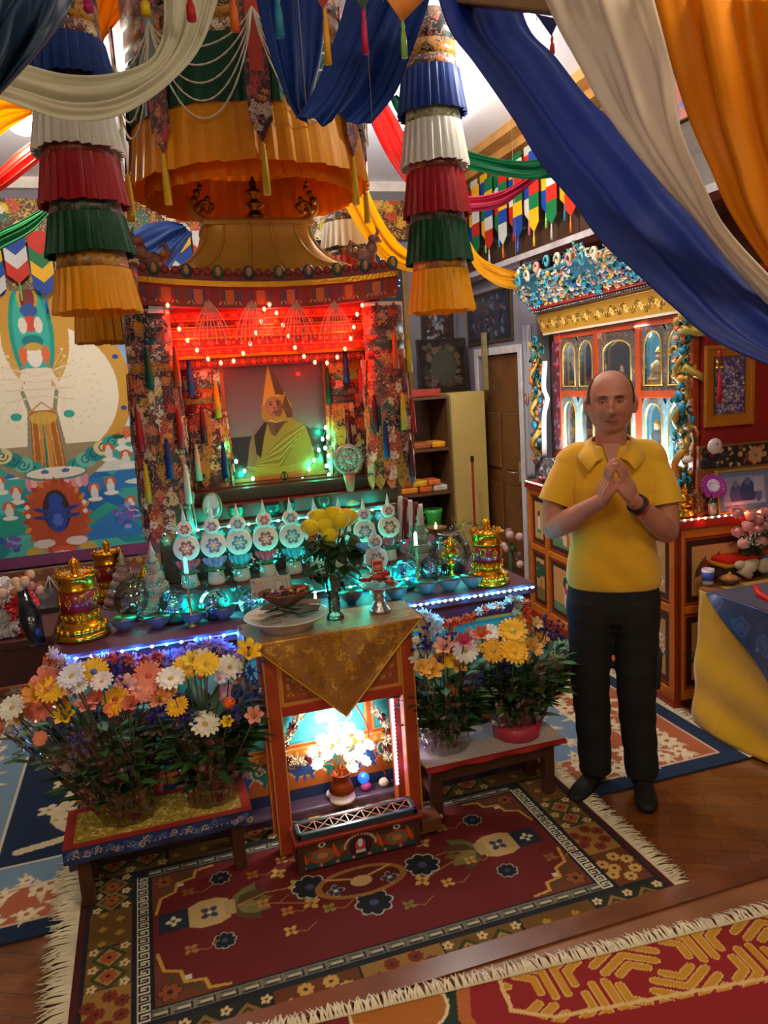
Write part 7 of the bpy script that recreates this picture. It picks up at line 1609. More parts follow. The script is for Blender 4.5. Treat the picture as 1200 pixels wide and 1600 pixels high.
# things around the case
def atu(px, py, u):
    a = Vector(at(px, py, y=3.0))-Vector((0, 0, CAMH)); c0 = Vector((0, 0, CAMH)); t_ = (u-(c0-O_).dot(UD))/a.dot(UD); p = c0+a*t_; return (p-O_).dot(ND), p.z
RP = thing('red_board', 'red board with gold rim at the near side of the display case', 'board', CL(U0-.08, .5, 1.0)); CB(mat('9a1c12', .6)).b(U0-.045, U0-.01, D0+.02, 1.0-.05, 1.205, 2.14).build('board', RP, True)
c = Cv(.62, .13, 240, '2a2420'); q = random.Random(14)
for i in range(90): c.ell(q.uniform(.01, .61), q.uniform(.02, .11), q.uniform(.006, .018), q.uniform(.006, .014), q.choice(['b87a5a', '3a5a5a', '8a4a3a', 'c8a07a', '2a3a4a']), q.uniform(0, 3))
c.flower(.33, .06, .045, 7, 'c8925a', '3a8a9a', '6a3a2a'); c.frame(0, 0, .62, .13, .012, '8a5a2c'); t = thing('carved_panel', 'carved flower panel standing at the near side of the display case', 'panel', CL(U0-.10, .55, 1.0)); pd, pz = atu(1092, 738, U0-.07); cpanel('carved_face', c, U0-.07, pd, pz-.0, 'e', painted(.5, .5, 60), t); CB(mat('8a5a2c', .5)).b(U0-.068, U0-.05, pd, pd+.62, 1.0+.002, pz+.13).build('panel_board', t, True)
def framed(label, corner, right, W_, H_, cv, fc, fw, tilt=0, name='framed_picture', dep=.02, group=None):
    """picture with a frame: corner = lower left, right = direction of its width"""
    r_ = Vector(right).normalized(); n_ = r_.cross(Vector((0, 0, 1))); upv = (Vector((0, 0, 1))*math.cos(tilt)-n_*math.sin(tilt)); C0 = Vector(corner); t = thing(name, label, 'picture', corner, group)
    surf('image', lambda U, V: tuple(C0[i]+r_[i]*(fw+U*cv.W)+upv[i]*(fw+V*cv.H)+n_[i]*.002 for i in range(3)), 2, 2, painted(.25, coat=.3), t, True, cv)
    M_ = Matrix((r_, -n_, upv)).transposed(); m = MB(mat(fc, .4, .1)); cc = C0+r_*(W_/2)+upv*(H_/2)
    for (a_, b_, w_, h_) in ((0, H_/2-fw/2, W_, fw), (0, -H_/2+fw/2, W_, fw), (-W_/2+fw/2, 0, fw, H_-2*fw), (W_/2-fw/2, 0, fw, H_-2*fw)): m.cbox(cc+r_*a_+upv*b_-n_*.0, (w_, dep, h_), M=M_)
    m.build('frame', t, True, bevel=.002); m = MB(mat('4a3a2a', .8)); m.cbox(cc-n_*.006, (W_-.01, .008, H_-.01), M=M_); m.build('backing', t, True); return t
def collage(W_, H_, bg, cols, n, seed, r0=.004, r1=.015, res=260): c = Cv(W_, H_, res, bg); c.speck(n, r0, r1, cols, seed, W_*.12, H_*.1, W_*.88, H_*.9); return c
pd, pz = atu(1099, 668, U0-.06); p0 = CL(U0-.07, pd, pz)
cv = Cv(.24, .36, 300, 'b8701c'); cv.rect(.035, .04, .205, .32, '5a4a70'); cv.speck(420, .003, .010, ['7a7aa8', 'a898b0', '3a3a60', '8a6a8a', 'b8b0c0'], 3, .04, .045, .20, .315); cv.frame(.03, .035, .21, .325, .004, '6a3a2a')
framed('picture of pale figures on purple in a broad orange frame, on the red board', p0, ND[:], .28, .40, cv, 'b8701c', .02)
pd, pz = atu(1122, 792, .0); cv = Cv(.30, .20, 300, '6a80a8'); cv.rect(.03, .03, .27, .17, '8a9ac0'); cv.ell(.10, .08, .035, .06, '4a5a88'); cv.ell(.17, .09, .045, .065, '3a4a7a'); cv.ell(.17, .145, .018, .02, '5a6a90'); cv.ell(.10, .135, .015, .018, '6a78a0'); cv.rect(.03, .03, .27, .045, 'a8b4d0'); cv.ell(.23, .08, .02, .045, '5a6a98'); cv.rect(.205, .09, .26, .16, 'a0b0cc')
framed('blue tinted photograph in a thin gold frame leaning near the cabinet corner', CL(.0, pd, 1.008), ND[:], .32, .22, cv, 'b88a3c', .01, .12)
t = thing('shell_dish', 'white shell dish with a red dot hanging at the near dragon column', 'dish', CL(U0-.12, atu(1117, 697, U0-.12)[0], atu(1117, 697, U0-.12)[1])); MB(mat('d8c8c8', .3, coat=.5)).ball((0, 0, 0), (.042, .02, .040), 18, 10).build('shell', t); MB(mat('b81c2c', .4)).ball((-.004, -.021, .012), .005, 8, 5).build('dot', t)
t = thing('hanging_charm', 'gold and red knot charm with a long red tassel hanging before the orange framed picture', 'charm', CL(U0-.16, atu(1125, 560, U0-.16)[0], atu(1125, 560, U0-.16)[1])); m = MB(mat('b81c14', .5)); m.tube([(0, 0, .0), (0, 0, .345), (.0, .06, .36)], .002, 5); m.ball((0, 0, .02), (.012, .008, .018)); m.build('cord', t); m = MB(gold('c8a040')); m.ball((0, 0, -.02), (.024, .008, .018), 12, 8); m.ball((-.014, 0, -.045), .010); m.ball((.014, 0, -.045), .010); m.build('charm', t); m = tassel_mesh('c81c10', .16, .009); m.v = [(v[0], v[1], v[2]-.055) for v in m.v]; m.build('tassel', t)
t = thing('drumstick', 'white gourd shaped stick hanging at the near corner of the display case', 'instrument', CL(U0-.10, atu(1075, 718, U0-.10)[0], atu(1075, 718, U0-.10)[1])); m = MB(mat('d8d0c0', .5)); m.ball((0, 0, 0), (.028, .02, .018)); m.tube([(.01, 0, .01), (.03, .0, .08), (.02, 0, .13)], [.006, .004, .003], 6); m.build('stick', t)
MB(mat('8a5a34', .6)).beam(CL(U0-.085, D0-.035, 1.0), CL(U0-.085, D0-.035, 1.24), .035, .015).build('wood_slat'); tag(COL.objects[-1], 'short brown wooden slat standing at the case corner', 'slat')
t = thing('figurine', 'gilt seated figure on the cabinet top right of the man', 'figurine', CL(.045, .085, 1.008)); m = MB(GOLD); m.lathe([(.042, 0), (.046, .012), (.036, .03), (.042, .04)], 18); m.ball((0, 0, .06), (.045, .03, .02)); m.lathe([(.028, .05), (.022, .08), (.026, .1), (.01, .115)], 14, (0, 0, 0), 1, .7); m.ball((0, 0, .125), (.013, .013, .016)); m.lathe([(.014, .135), (.006, .155), (0, .17)], 10)
for s_ in (-1, 1): m.tube([(s_*.024, 0, .1), (s_*.042, -.005, .08), (s_*.01, -.022, .07)], .007, 6)
m.build('body', t)
m = MB(mat('6a5a3a', .4, .4, .3, 40, .6, 60)); q = random.Random(6)
for i in range(30): m.ball((q.uniform(-.05, .05), q.uniform(-.03, .03), q.uniform(.01, .10)), q.uniform(.01, .02), 7, 5)
m.tube([(-.03, 0, .1), (.0, -.02, .13), (.04, 0, .10), (.05, -.02, .05)], .008, 6); o = m.build('dragon_statue'); o.location = CL(.06, atu(1088, 790, .06)[0], 1.006); tag(o, 'bronze dragon statue between the gilt figure and the purple flower', 'statue')
t = thing('flower_glass', 'purple and white chrysanthemum in a small glass beside the blue photograph', 'vase', CL(.01, atu(1113, 800, .01)[0], 1.006)); MB(glassy('f4ffff', .03, .7, 0, 12, .08)).lathe([(.022, 0), (.024, .09), (.02, .09)], 18).build('glass', t); MB(mat('c8c8c0', .6)).lathe([(.02, .004), (.021, .06), (0, .06)], 14).build('filling', t)
m = MB(); q = random.Random(8); petal_flower(m, (-.03, -.03, .155), .062, 26, 'a82aa8', 'e0c8e8', (-.3, -1, .3), q, 2, .5); petal_flower(m, (-.03, -.037, .158), .034, 18, 'e0d0ec', 'e8d8f0', (-.3, -1, .3), q, 2, .6); petal_flower(m, (.035, -.015, .14), .05, 22, 'b03ab0', 'e0c8e8', (.5, -1, .2), q, 2, .5); petal_flower(m, (.035, -.022, .142), .028, 16, 'e8d8f0', 'f0e8f4', (.5, -1, .2), q, 2, .5); m.build('chrysanthemum', t); MB(mat('2a4a22', .6)).tube([(0, 0, .01), (-.01, -.01, .13)], .003, 5).build('stem', t)
globe(*CL(1.62, .08, 0)[:2], .09, 'glass bowl of purple and white beads at the far end of the cabinet top', ['9a7aa0', 'd8c8d8', '7a5a9a', 'c8a0b0', 'e0d8e0'], 12, 1.003)
t = thing('glass_dish', 'low glass dish of green and gold trinkets on the cabinet top left of the man', 'dish', CL(1.40, .10, 1.003)); MB(glassy('f4fff4', .03, .7, .3, 50, .06)).lathe([(.08, 0), (.11, .01), (.12, .07), (.118, .072)], 26).build('glass', t); q = random.Random(2); m = MB()
for i in range(60): a_ = q.uniform(0, 6.28); rr = q.uniform(0, .1); m.use(mat(q.choice(['b8b04a', 'c8b060', '6a7a3a', '8a6a2c', 'e0d890']), .35, .4)).ball((rr*math.cos(a_), rr*math.sin(a_), q.uniform(.01, .07)), q.uniform(.006, .012), 6, 5)
m.lathe([(.02, .06), (.012, .09), (.003, .13), (0, .14)], 10); m.build('trinkets', t)
# white silk scarf and dark roll hanging at the far left edge of the case
A_ = [(2.85, 5.41, 2.12), (2.848, 5.40, 1.7), (2.848, 5.41, 1.25), (2.85, 5.4, .95)]; B_ = [(2.85, 5.27, 2.12), (2.848, 5.28, 1.7), (2.848, 5.27, 1.25), (2.85, 5.28, .97)]
tag(ribbon('scarf', A_, B_, cloth('a8a8b0', .1), None, 30, 16, 2, .004, 3, .002), 'long pale grey scarf hanging on the wall between door and display case', 'scarf')
t = thing('wall_plaque', 'small oval red and white plaque on the pale scarf', 'plaque', at(822, 622, x=2.83)); MB(mat('a89a90', .5)).ball((0, 0, 0), (.006, .032, .045), 14, 10).build('plaque', t); MB(mat('7a2a20', .5)).tube([(-.006, .022*math.cos(k*.5), .033*math.sin(k*.5)) for k in range(13)], .004, 5).build('ring', t)
A_ = [CL(CLN-.10, D0-.10, 1.84), CL(CLN-.11, D0-.12, 1.66), CL(CLN-.16, D0-.12, 1.58), CL(CLN-.10, D0-.12, 1.45), CL(CLN-.09, D0-.12, 1.18)]
tag(ribbon('ribbon_scarf', A_, [(p[0]+.02, p[1]-.03, p[2]-.0) for p in A_], mat('d8dce8', .5, emit=.0), None, 30, 6, 1, .006, 2, .002), 'white ribbon looping down the far side of the display case', 'scarf')
c = Cv(.10, .75, 100, '6a2a3a'); c.speck(40, .01, .02, ['8a8aa8', 'c04a6a', '3a3a5a'], 2); t = thing('photo_strip', 'tall magenta picture strip between far dragon column and case frame', 'picture', CL(1.66, D0+.01, 1.21)); cpanel('image', c, 1.62, D0-.016, 1.22, 'f', painted(.4), t)
# ================================================================== THANGKA AND THE BACK OF THE ROOM
KX0, KX1, KZ0, KZ1, KY_ = -1.32, -.05, .60, 2.62, 6.50
c = Cv(KX1-KX0, KZ1-KZ0, 190, 'b8d8e8'); Wt, Ht = c.W, c.H; q = random.Random(11)
def tk(px, py): p = at(px, py, y=KY_); return (p[0]-KX0, p[2]-KZ0)
Yg = np.clip((np.meshgrid(c.x, c.y)[1]-.9)/1.1, 0, 1)[..., None]; c.a[:] = np.array(lin('d8e8ec'))*(1-Yg)+np.array(lin('1c66b0'))*Yg
c.rect(0, 0, Wt, .95, '3aa8a0')
for k in range(26):
    x, y = q.uniform(0, Wt), q.uniform(.02, .85); c.poly([(x-.3, y-.10), (x-.1, y+.06), (x, y+.12), (x+.12, y+.05), (x+.3, y-.10)], q.choice(['2aa090', '1f8c9a', '1c6cb0', '4ab8a8', '2a7ac0', '58c0c8']))
for k in range(9): x, y = q.uniform(0, Wt), q.uniform(.5, .95); c.ell(x, y, .12, .022, 'd8e8e0')
c.poly([(0, .72), (.25, .6), (.5, .66), (.8, .62), (1.1, .7), (Wt, .66), (Wt, .61), (0, .61)], 'd8e0d8')
for x, y in ((tk(10, 475)), (tk(0, 500)), (tk(150, 500)), (tk(170, 508)), (tk(130, 495))):
    for k in range(6): c.ell(x+q.uniform(-.06, .06), y+q.uniform(-.03, .03), .032, .022, q.choice(['e8dcc0', 'd8c8a0', 'f0e8d8']))
ccx, ccy = tk(66, 610); R_ = .66
c.ell(ccx, ccy, R_*1.0, R_*.96, 'c8983c'); c.poly([(ccx-.55, ccy+.45), (ccx-.3, ccy+.66), (ccx-.12, ccy+.74), (ccx-.10, ccy+.93), (ccx, ccy+1.02), (ccx+.10, ccy+.93), (ccx+.14, ccy+.74), (ccx+.3, ccy+.66), (ccx+.55, ccy+.45)], 'c8983c')
c.ell(ccx, ccy-.02, R_*.84, R_*.80, 'ece4cc'); c.ell(ccx, ccy+.42, .24, .42, 'c8983c'); c.ell(ccx, ccy+.30, .14, .3, 'ece4cc') if False else None
c.poly([(ccx-.5, ccy-.42), (ccx+.55, ccy-.42), (ccx+.36, ccy-.62), (ccx+.2, ccy-.74), (ccx-.12, ccy-.74), (ccx-.34, ccy-.6)], '9a8a6a')
for k in range(10): a_ = .4+k*.62; c.ell(ccx+R_*.92*math.cos(a_), ccy+R_*.88*math.sin(a_), .024, .018, ['2a4a9a', '2a8a6a', 'b84a3c'][k % 3])
for k in range(60):
    a_ = 2*PI*k/60; rr = .34+.05*(k % 2)
    if abs(math.cos(a_)) > .35: c.line([(ccx+.02+.14*math.cos(a_), ccy+.05+.1*math.sin(a_)), (ccx+.02+(rr+.02)*math.cos(a_), ccy+.0+rr*.85*math.sin(a_))], .003, 'e0d2ae'); c.flower(ccx+.02+rr*math.cos(a_), ccy+rr*.85*math.sin(a_), .012, 5, 'e8dcc0', 'c8903c')
hx, hy = ccx-.02, ccy+.13
c.ell(hx, hy+.30, .155, .40, '1c9a8a'); c.ell(hx, hy+.30, .125, .365, '3ab0a0') ; c.ell(hx, hy+.56, .07, .12, 'd8a848'); c.ell(hx, hy+.56, .05, .09, '8a3a3a'); c.ell(hx, hy+.47, .06, .05, '3a5a9a'); c.ell(hx, hy+.37, .055, .06, 'c84a34')
for dx in (-.055, .055): c.ell(hx+dx, hy+.36, .03, .06, 'e0d8c8')
c.ell(hx, hy+.24, .075, .05, '1c7a80'); c.ell(hx, hy+.13, .055, .085, 'ece4d8'); c.ell(hx, hy+.2, .06, .03, 'c8a040')
for dx in (-.08, .08): c.ell(hx+dx, hy+.14, .028, .07, 'd86a3c')
c.poly([(hx-.10, hy+.04), (hx+.10, hy+.04), (hx+.08, hy-.3), (hx-.08, hy-.3)], 'e8dcc8')
for s_ in (-1, 1):
    c.line([(hx+s_*.09, hy+.06), (hx+s_*.13, hy-.1), (hx+s_*.09, hy-.28), (hx+s_*.13, hy-.6), (hx+s_*.12, hy-.85)], .03, '8a8a70'); c.line([(hx+s_*.09, hy+.02), (hx+s_*.17, hy-.18), (hx+s_*.15, hy-.3)], .035, 'e8dcc8'); c.ell(hx+s_*.19, hy-.32, .04, .03, '2aa08a')
    for k in range(4): c.line([(hx, hy-.02-.05*k), (hx+s_*.24, hy+.06-.09*k)], .012, 'e0d0b0')
c.poly([(hx-.09, hy-.28), (hx+.09, hy-.28), (hx+.13, hy-.86), (hx-.13, hy-.86)], 'a8622a'); c.poly([(hx-.05, hy-.3), (hx+.05, hy-.3), (hx+.03, hy-.8), (hx-.03, hy-.8)], 'c88a3a'); c.ell(hx, hy-.34, .1, .05, 'c8a040'); c.line([(hx, hy-.4), (hx-.02, hy-.75)], .02, '2a7a6a'); c.line([(hx-.1, hy-.3), (hx, hy-.22), (hx+.1, hy-.3)], .012, 'c8903c')
for k in range(5): c.line([(hx-.08+.04*k, hy-.32), (hx-.11+.055*k, hy-.85)], .006, 'd8b060')
bx_, by_ = tk(88, 740)
for s_ in (-1, 1):
    for k in range(5): c.ell(bx_+s_*(.16+.07*k), by_+.05+.04*k, .075, .06, ['2a9a90', '6ac0b0', '1f8a8a', 'd8c890', '3aa8a0'][k]); c.curl(bx_+s_*(.16+.07*k), by_+.05+.04*k, .045, .01, '1a5a5a', 0, 1.2, s_)
for k in range(11): c.ell(bx_-.20+.04*k, by_-.06, .03, .06, 'e8b8b8' if k % 2 else 'd890a0')
c.ell(bx_, by_, .23, .055, '3a8a80'); c.ell(bx_, by_+.008, .215, .045, 'e8e0d0'); c.ell(bx_-.08, by_+.02, .03, .016, '3a6ab0'); c.ell(bx_+.07, by_+.02, .03, .016, '3a6ab0')
fx_, fy_ = tk(90, 808); c.ell(fx_, fy_, .23, .30, 'b8502c')
for k in range(26): a_ = 2*PI*k/26; c.leaf(fx_+.2*math.cos(a_), fy_+.26*math.sin(a_), .07, .035, a_+.4, q.choice(['c8602c', 'a83c28', 'd88a3c']))
c.ell(fx_, fy_+.05, .10, .17, '3a2c2a'); c.ell(fx_, fy_+.0, .075, .12, '2c4aa8'); c.ell(fx_, fy_+.13, .05, .06, '2c4aa8'); c.ell(fx_, fy_-.02, .04, .05, '4a6ac8')
for s_ in (-1, 1):
    for k in range(2): c.ell(fx_+s_*.10, fy_+.06-.055*k, .075, .018, '2a4490', s_*(.3-.2*k)); c.ell(fx_+s_*.21, fy_+.1-.07*k, .018, .018, 'e0dcd0')
    c.ell(fx_+s_*.12, fy_-.2, .08, .035, 'e0d8d8'); c.ell(fx_+s_*.2, fy_-.26, .06, .04, 'c8a850')
c.ell(fx_, fy_-.26, .07, .03, 'd85a4a'); c.ell(fx_, fy_-.3, .09, .03, 'e8d8d0')
for px, py in ((170, 708), (197, 718), (148, 770), (173, 760), (26, 775), (0, 760), (205, 790), (15, 800), (190, 690)):
    x, y = tk(px, py); c.ell(x, y+.04, .045, .04, 'c8603c'); c.ell(x, y, .03, .045, 'e0e0d8'); c.ell(x, y+.045, .018, .02, 'e8d8c8'); c.ell(x, y-.05, .055, .018, 'ecece0')
x, y = tk(198, 675); c.ell(x, y, .03, .045, 'd8703c'); c.ell(x-.07, y-.03, .05, .02, '1c5a3c'); c.ell(x+.07, y-.03, .05, .02, '1c5a3c')
for px, py in ((195, 800), (8, 850), (205, 812)):
    x, y = tk(px, py)
    for k in range(14): c.ell(x+q.uniform(-.1, .1), y+q.uniform(-.06, .06), .028, .02, q.choice(['5a6ac0', '7a5aa8', '3a5ab0', '98a0d8']))
th = thing('thangka', 'large painted thangka of a white many-armed deity on the back wall at left', 'scroll painting', (-.68, KY_, KZ0))
panel_xz('painting', c, KX0, KZ0, KY_, painted(.8, .1, 300), th)
m = MB(mat('7a3a68', .7, var=.2)).box(KX0-.06, KX1+.05, KY_-.004, KY_+.012, KZ0-.09, KZ0-.001).use(mat('8a1c1c', .7)).box(KX1+.001, KX1+.06, KY_-.006, KY_+.012, KZ0, KZ1).box(KX0-.06, KX0-.001, KY_-.006, KY_+.012, KZ0, KZ1).use(brocade('5a4a2c', ['b8864a', '8a3a5a', 'c8a050'], 14, key=30)).box(KX0-.06, KX1+.06, KY_-.008, KY_+.012, KZ1+.001, KZ1+.16); m.build('silk_border', th, True)
MB(mat('5a3a20', .7)).box(KX0, KX1, KY_+.003, KY_+.02, KZ0, KZ1).build('backing', th, True)
m = MB(brocade('6a4a20', ['c8963a', 'a87a3c', '8a4a4a'], 16, key=31)).box(KX0-.3, KX1+.08, 6.40, 6.46, KZ0-.24, KZ0-.10).use(brocade('5a5460', ['7a7080', '9a8a90', '6a5a4a'], 14, key=32)).box(KX0-.3, KX1+.08, 6.41, 6.45, KZ0-.42, KZ0-.24); vb = tag(m.build('brocade_valance'), 'brocade valance with white cords under the thangka', 'valance')
for k in range(6):
    x = KX0+.1+k*.2
    for s_ in (-1, 0, 1): MB(mat('c8c8d0', .5)).tube([(x, 6.395, KZ0-.16), (x+s_*.04, 6.39, KZ0-.25), (x+s_*.09, 6.39, KZ0-.30)], .004, 5).build('cord', vb, True)
# low chest with flowers at the left edge, behind the altar
t = thing('low_chest', 'dark low chest at the left edge behind the altar', 'chest', (-1.2, 4.85, .01)); m = MB(mat('4a1c1c', .5, var=.2)); m.box(-1.75, -.62, 4.6, 5.1, .42, .47).box(-1.72, -.65, 4.63, 5.07, .2, .42).box(-1.7, -1.64, 4.63, 4.7, .01, .2).box(-.72, -.66, 4.63, 4.7, .01, .2).box(-.72, -.66, 5.0, 5.06, .01, .2).box(-1.7, -1.64, 5.0, 5.06, .01, .2); m.build('body', t, True, bevel=.006)
q = random.Random(4)
for k, (px, py, r, col, lb) in enumerate(((5, 925, .085, 'd8d0d0', 'upper white carnation ball at the left edge'), (28, 945, .10, 'd02c34', 'large red carnation ball at the left edge'), (14, 972, .09, 'd8d8dc', 'lower white carnation ball at the left edge'), (32, 975, .06, 'c83a50', 'small red carnation ball under the large red one'))):
    m = MB(mat(col, .8, var=.2, vs=40)); p = at(px, py, y=4.72); puff(m, (0, 0, 0), r, q, 130); m.use(mat('2a3a1c', .7)).tube([(0, 0, -.02), (.0, .06, -(p[2]-.475))], .006, 5); o = m.build('carnation'); o.location = p; tag(o, lb, 'flower')
t = thing('wrapped_bottle', 'dark foil wrapped bundle beside the left prayer wheel', 'bundle', at(75, 985, y=4.2)); m = MB(mat('1c2428', .2, .3, .3, 20, .6, 30, 0, 0, .5)); p1_, p2_ = Vector(at(80, 985, y=3.12)), Vector(at(58, 905, y=3.3))
t.location = (p1_.x-.06, p1_.y+.05, AZ-.003); d_ = Vector((-.045, .10, .20)); m.tube([(0, 0, .004), (d_*.5)[:], d_[:]], [.03, .042, .02], 12); m.build('foil', t)
for k in range(12): MB(mat(q.choice(['c87a5a', 'b84a5a', 'd8b08a', '8a4a6a']), .7)).ball((d_+Vector((q.uniform(-.07, .07), q.uniform(-.04, .04), q.uniform(-.01, .06))))[:], .02, 7, 5).build('blossom', t)

# back right: shelf, cupboard door, frames, window
def bxp(y, px0, py0, px1, py1): a_, b_ = at(px0, py1, y=y), at(px1, py0, y=y); return a_[0], b_[0], a_[2], b_[2]
sx0, sx1, sz0, sz1 = 1.98, 2.46, .02, 1.62
t = thing('bookcase', 'open brown bookcase in the far right corner with orange bundles', 'bookcase', (2.2, 6.3, 0)); wdm = mat('5a3a1c', .6, var=.2)
MB(wdm).box(sx0, sx0+.02, 6.0, 6.45, .02, sz1).box(sx1-.02, sx1, 6.0, 6.45, .02, sz1).box(sx0+.02, sx1-.02, 6.43, 6.45, .02, sz1).build('sides', t, True)
shz = [.45, .80, 1.17, sz1-.02]
for z in shz: MB(wdm).box(sx0+.021, sx1-.021, 6.0, 6.43, z, z+.02).build('shelf', t, True)
MB(wdm).box(sx0+.02, sx1-.02, 6.0, 6.43, .02, .05).build('shelf', t, True)
kk = 0
for z, its in ((.822, [('d88a1c', .2), ('c85a1c', .15), ('c8c0b8', .16), ('e0a01c', .12)]), (1.192, [('d8901c', .16), ('a85a2c', .2), ('e0981c', .15)]), (.472, [('8a6a4a', .2), ('c8b8a0', .2)]), (.90, [('b8401c', .14), ('d8a01c', .16), ('c86a2c', .14)])):
    x = sx0+.03
    for col, w_ in its:
        h = .05; mm = MB(mat(col, .7, var=.25, vs=20)); mm.cbox((x+w_/2*.8, 6.16, z+h/2+(.0 if z != .90 else -.0)), (w_*.8, .2, h)); o = mm.build('cloth_bundle', bevel=.012); kk += 1
        if z == .90: o.location.z = -.028+.001; 
        tag(o, f'{dict(d88a1c="orange", c85a1c="rust", c8c0b8="pale grey", e0a01c="amber", d8901c="orange", a85a2c="brown", e0981c="amber", b8401c="red", d8a01c="golden", c86a2c="rust").get(col, "dull beige" if col[0] == "c" else "dull brown")} wrapped bundle, {NUM[round((x-sx0-.03)/.14) if x > sx0+.04 else 0]} from the left, {"stacked upper on the middle" if z == .90 else {.822: "lying on the middle", 1.192: "on the upper", .472: "on the lowest"}[z]} shelf of the bookcase', 'bundle', 'wrapped bundles in the corner bookcase'); x += w_*.86
t = thing('jug', 'green plastic jug with a handle on the low shelf of the bookcase', 'jug', (2.30, 6.08, .472)); m = MB(mat('3aa848', .35)); m.lathe([(.06, 0), (.075, .16), (.078, .2), (.07, .2), (.06, .02), (0, .01)], 22); m.build('body', t); MB(mat('3aa848', .35)).tube([(-.072, 0, .18), (-.12, 0, .16), (-.115, 0, .08), (-.068, 0, .06)], .010, 8).build('handle', t)
t = thing('bucket', 'grey clear tub beside the green jug', 'tub', (2.15, 6.10, .472)); MB(mat('6a7478', .3)).lathe([(.06, 0), (.075, .14), (.07, .14), (.055, .01), (0, .01)], 20).build('tub', t)
t = thing('cupboard', 'pale cream cupboard beside the bookcase', 'cupboard', (2.6, 6.3, 0)); m = MB(mat('b8a05a', .55, var=.04)); m.box(2.48, 2.80, 6.04, 6.6, .02, 1.64); m.build('body', t, True, bevel=.004); MB(mat('c0a860', .5, var=.04)).box(2.485, 2.795, 6.02, 6.038, .05, 1.63).build('door', t, True, bevel=.002)
m = MB(mat('b8a05a', .55)).box(2.0, 2.45, 5.90, 5.99, .02, .46); tag(m.build('low_board'), 'pale cream low board leaning before the bookcase', 'board')
c = collage(.42, .42, '241a14', ['3a3028', '4a4030', '2a2a20', '5a4a3a'], 120, 3, .01, .04); c.ell(.22, .2, .12, .14, '3a3a30'); framed('dark framed picture standing on top of the cream cupboard', (2.32, 6.30, 1.645), (1, 0, 0), .46, .46, c, '1c1410', .02, .08)
MB(mat('8a7a4a', .6, var=.2)).box(2.79, 2.83, 6.0, 6.03, 1.645, 2.12).build('painted_slat'); m = COL.objects[-1]; tag(m, 'narrow painted slat standing on the cream cupboard', 'slat')
MB(mat('a8301c', .6, bump=.5)).beam((2.02, 6.12, 1.66), (2.42, 6.10, 1.655), .06).build('cloth_roll'); tag(COL.objects[-1], 'red cloth roll lying on top of the bookcase', 'roll')
m = MB(mat('8a8a88', .8, bump=.5)); m.cbox((2.06, 6.04, 1.64), (.14, .10, .035)); tag(m.build('papers', bevel=.008), 'grey heap of papers on the corner of the bookcase', 'papers')
# window with blue night panes
wn = thing('window_frame_holder', 'x', 'x'); bpy.data.objects.remove(wn)
wx0, wx1, wz0, wz1 = 1.72, 2.28, 1.70, 2.62
w = MB(mat('5a1c14', .5, var=.2)); w.box(wx0-.05, wx1+.05, 6.66, 6.70, wz0-.05, wz1+.05); wo = struct(w.build('window_1'))
for i in range(3):
    for j in range(4): struct(MB(mat('2a3a68', .15, emit=.25)).box(wx0+.02+i*.18, wx0+.16+i*.18, 6.645, 6.66, wz0+.02+j*.225, wz0+.20+j*.225).build('pane', wo))
for i in range(0): pass
struct(MB(mat('8a6a3a', .5)).box(wx1+.05, wx1+.10, 6.62, 6.70, wz0-.10, 2.75).build('trim_6'))
c = collage(.26, .66, '3a2a28', ['6a6a78', '4a3a3a', '8a8a98', '5a3a30'], 90, 5, .01, .03); framed('tall dim framed picture on the back wall right of the window', (2.50, 6.66, 1.78), (1, 0, 0), .31, .71, c, '3a2818', .025)
c = collage(.68, .34, '1c2434', ['2a3448', '3a3a50', '5a3a30', '26304a'], 200, 6, .008, .03); c.rect(.10, .14, .58, .24, '5a3428')
for k in range(6): c.ell(.12+.09*k, .07, .018, .022, '6a7088')
framed('long dim framed picture above the door', (DX-.012, 6.42, 2.03), (0, -1, 0), .86, .42, cv=(lambda C: C)(collage(.82, .38, '1c2434', ['2a3448', '3a3a50', '5a3a30', '26304a', '5a6080'], 260, 6, .008, .03)), fc='4a3418', fw=.02)
m = MB(mat('8a1c1c', .4)).beam(at(738, 722, y=5.75), (at(738, 722, y=5.75)[0]-.03, 5.70, .0), .018).use(mat('1c1c1c', .5)); a_ = at(738, 722, y=5.75); m.beam(a_, (a_[0], a_[1], a_[2]+.05), .022); tag(m.build('broom_pole'), 'dark red pole leaning beside the door', 'pole')
q = random.Random(5); m = MB()
lt = thing('tinsel_curtain', 'x', 'x'); bpy.data.objects.remove(lt)
t = thing('tinsel_curtain', 'dark curtain with small blue and teal lights above the window', 'curtain', (2.0, 6.58, 2.4)); m = MB(mat('14242c', .7, var=.4, vs=20)); m.box(1.60, 2.30, 6.56, 6.60, 2.30, 2.95); m.build('dark_cloth', t, True)
mm = [MB(emis(h_, 3)) for h_ in ('50b0ff', '40e8d0', 'b0a0ff')]
for i in range(70): mm[i % 3].ball((q.uniform(1.62, 2.29), 6.552, q.uniform(2.32, 2.9)), .006, 5, 4)
for x_ in mm: x_.build('tiny_lights', t, True)['kind'] = 'stuff'
m = MB(mat('1a1a1c', .4)); p = at(807, 452, x=DX-.18); m.ball(p, (.035, .035, .03)); m.tube([p, (DX-.13, p[1], 2.565)], .008, 6); tag(m.build('security_camera'), 'small black round fitting under the ledge beside the display case crest', 'fitting')
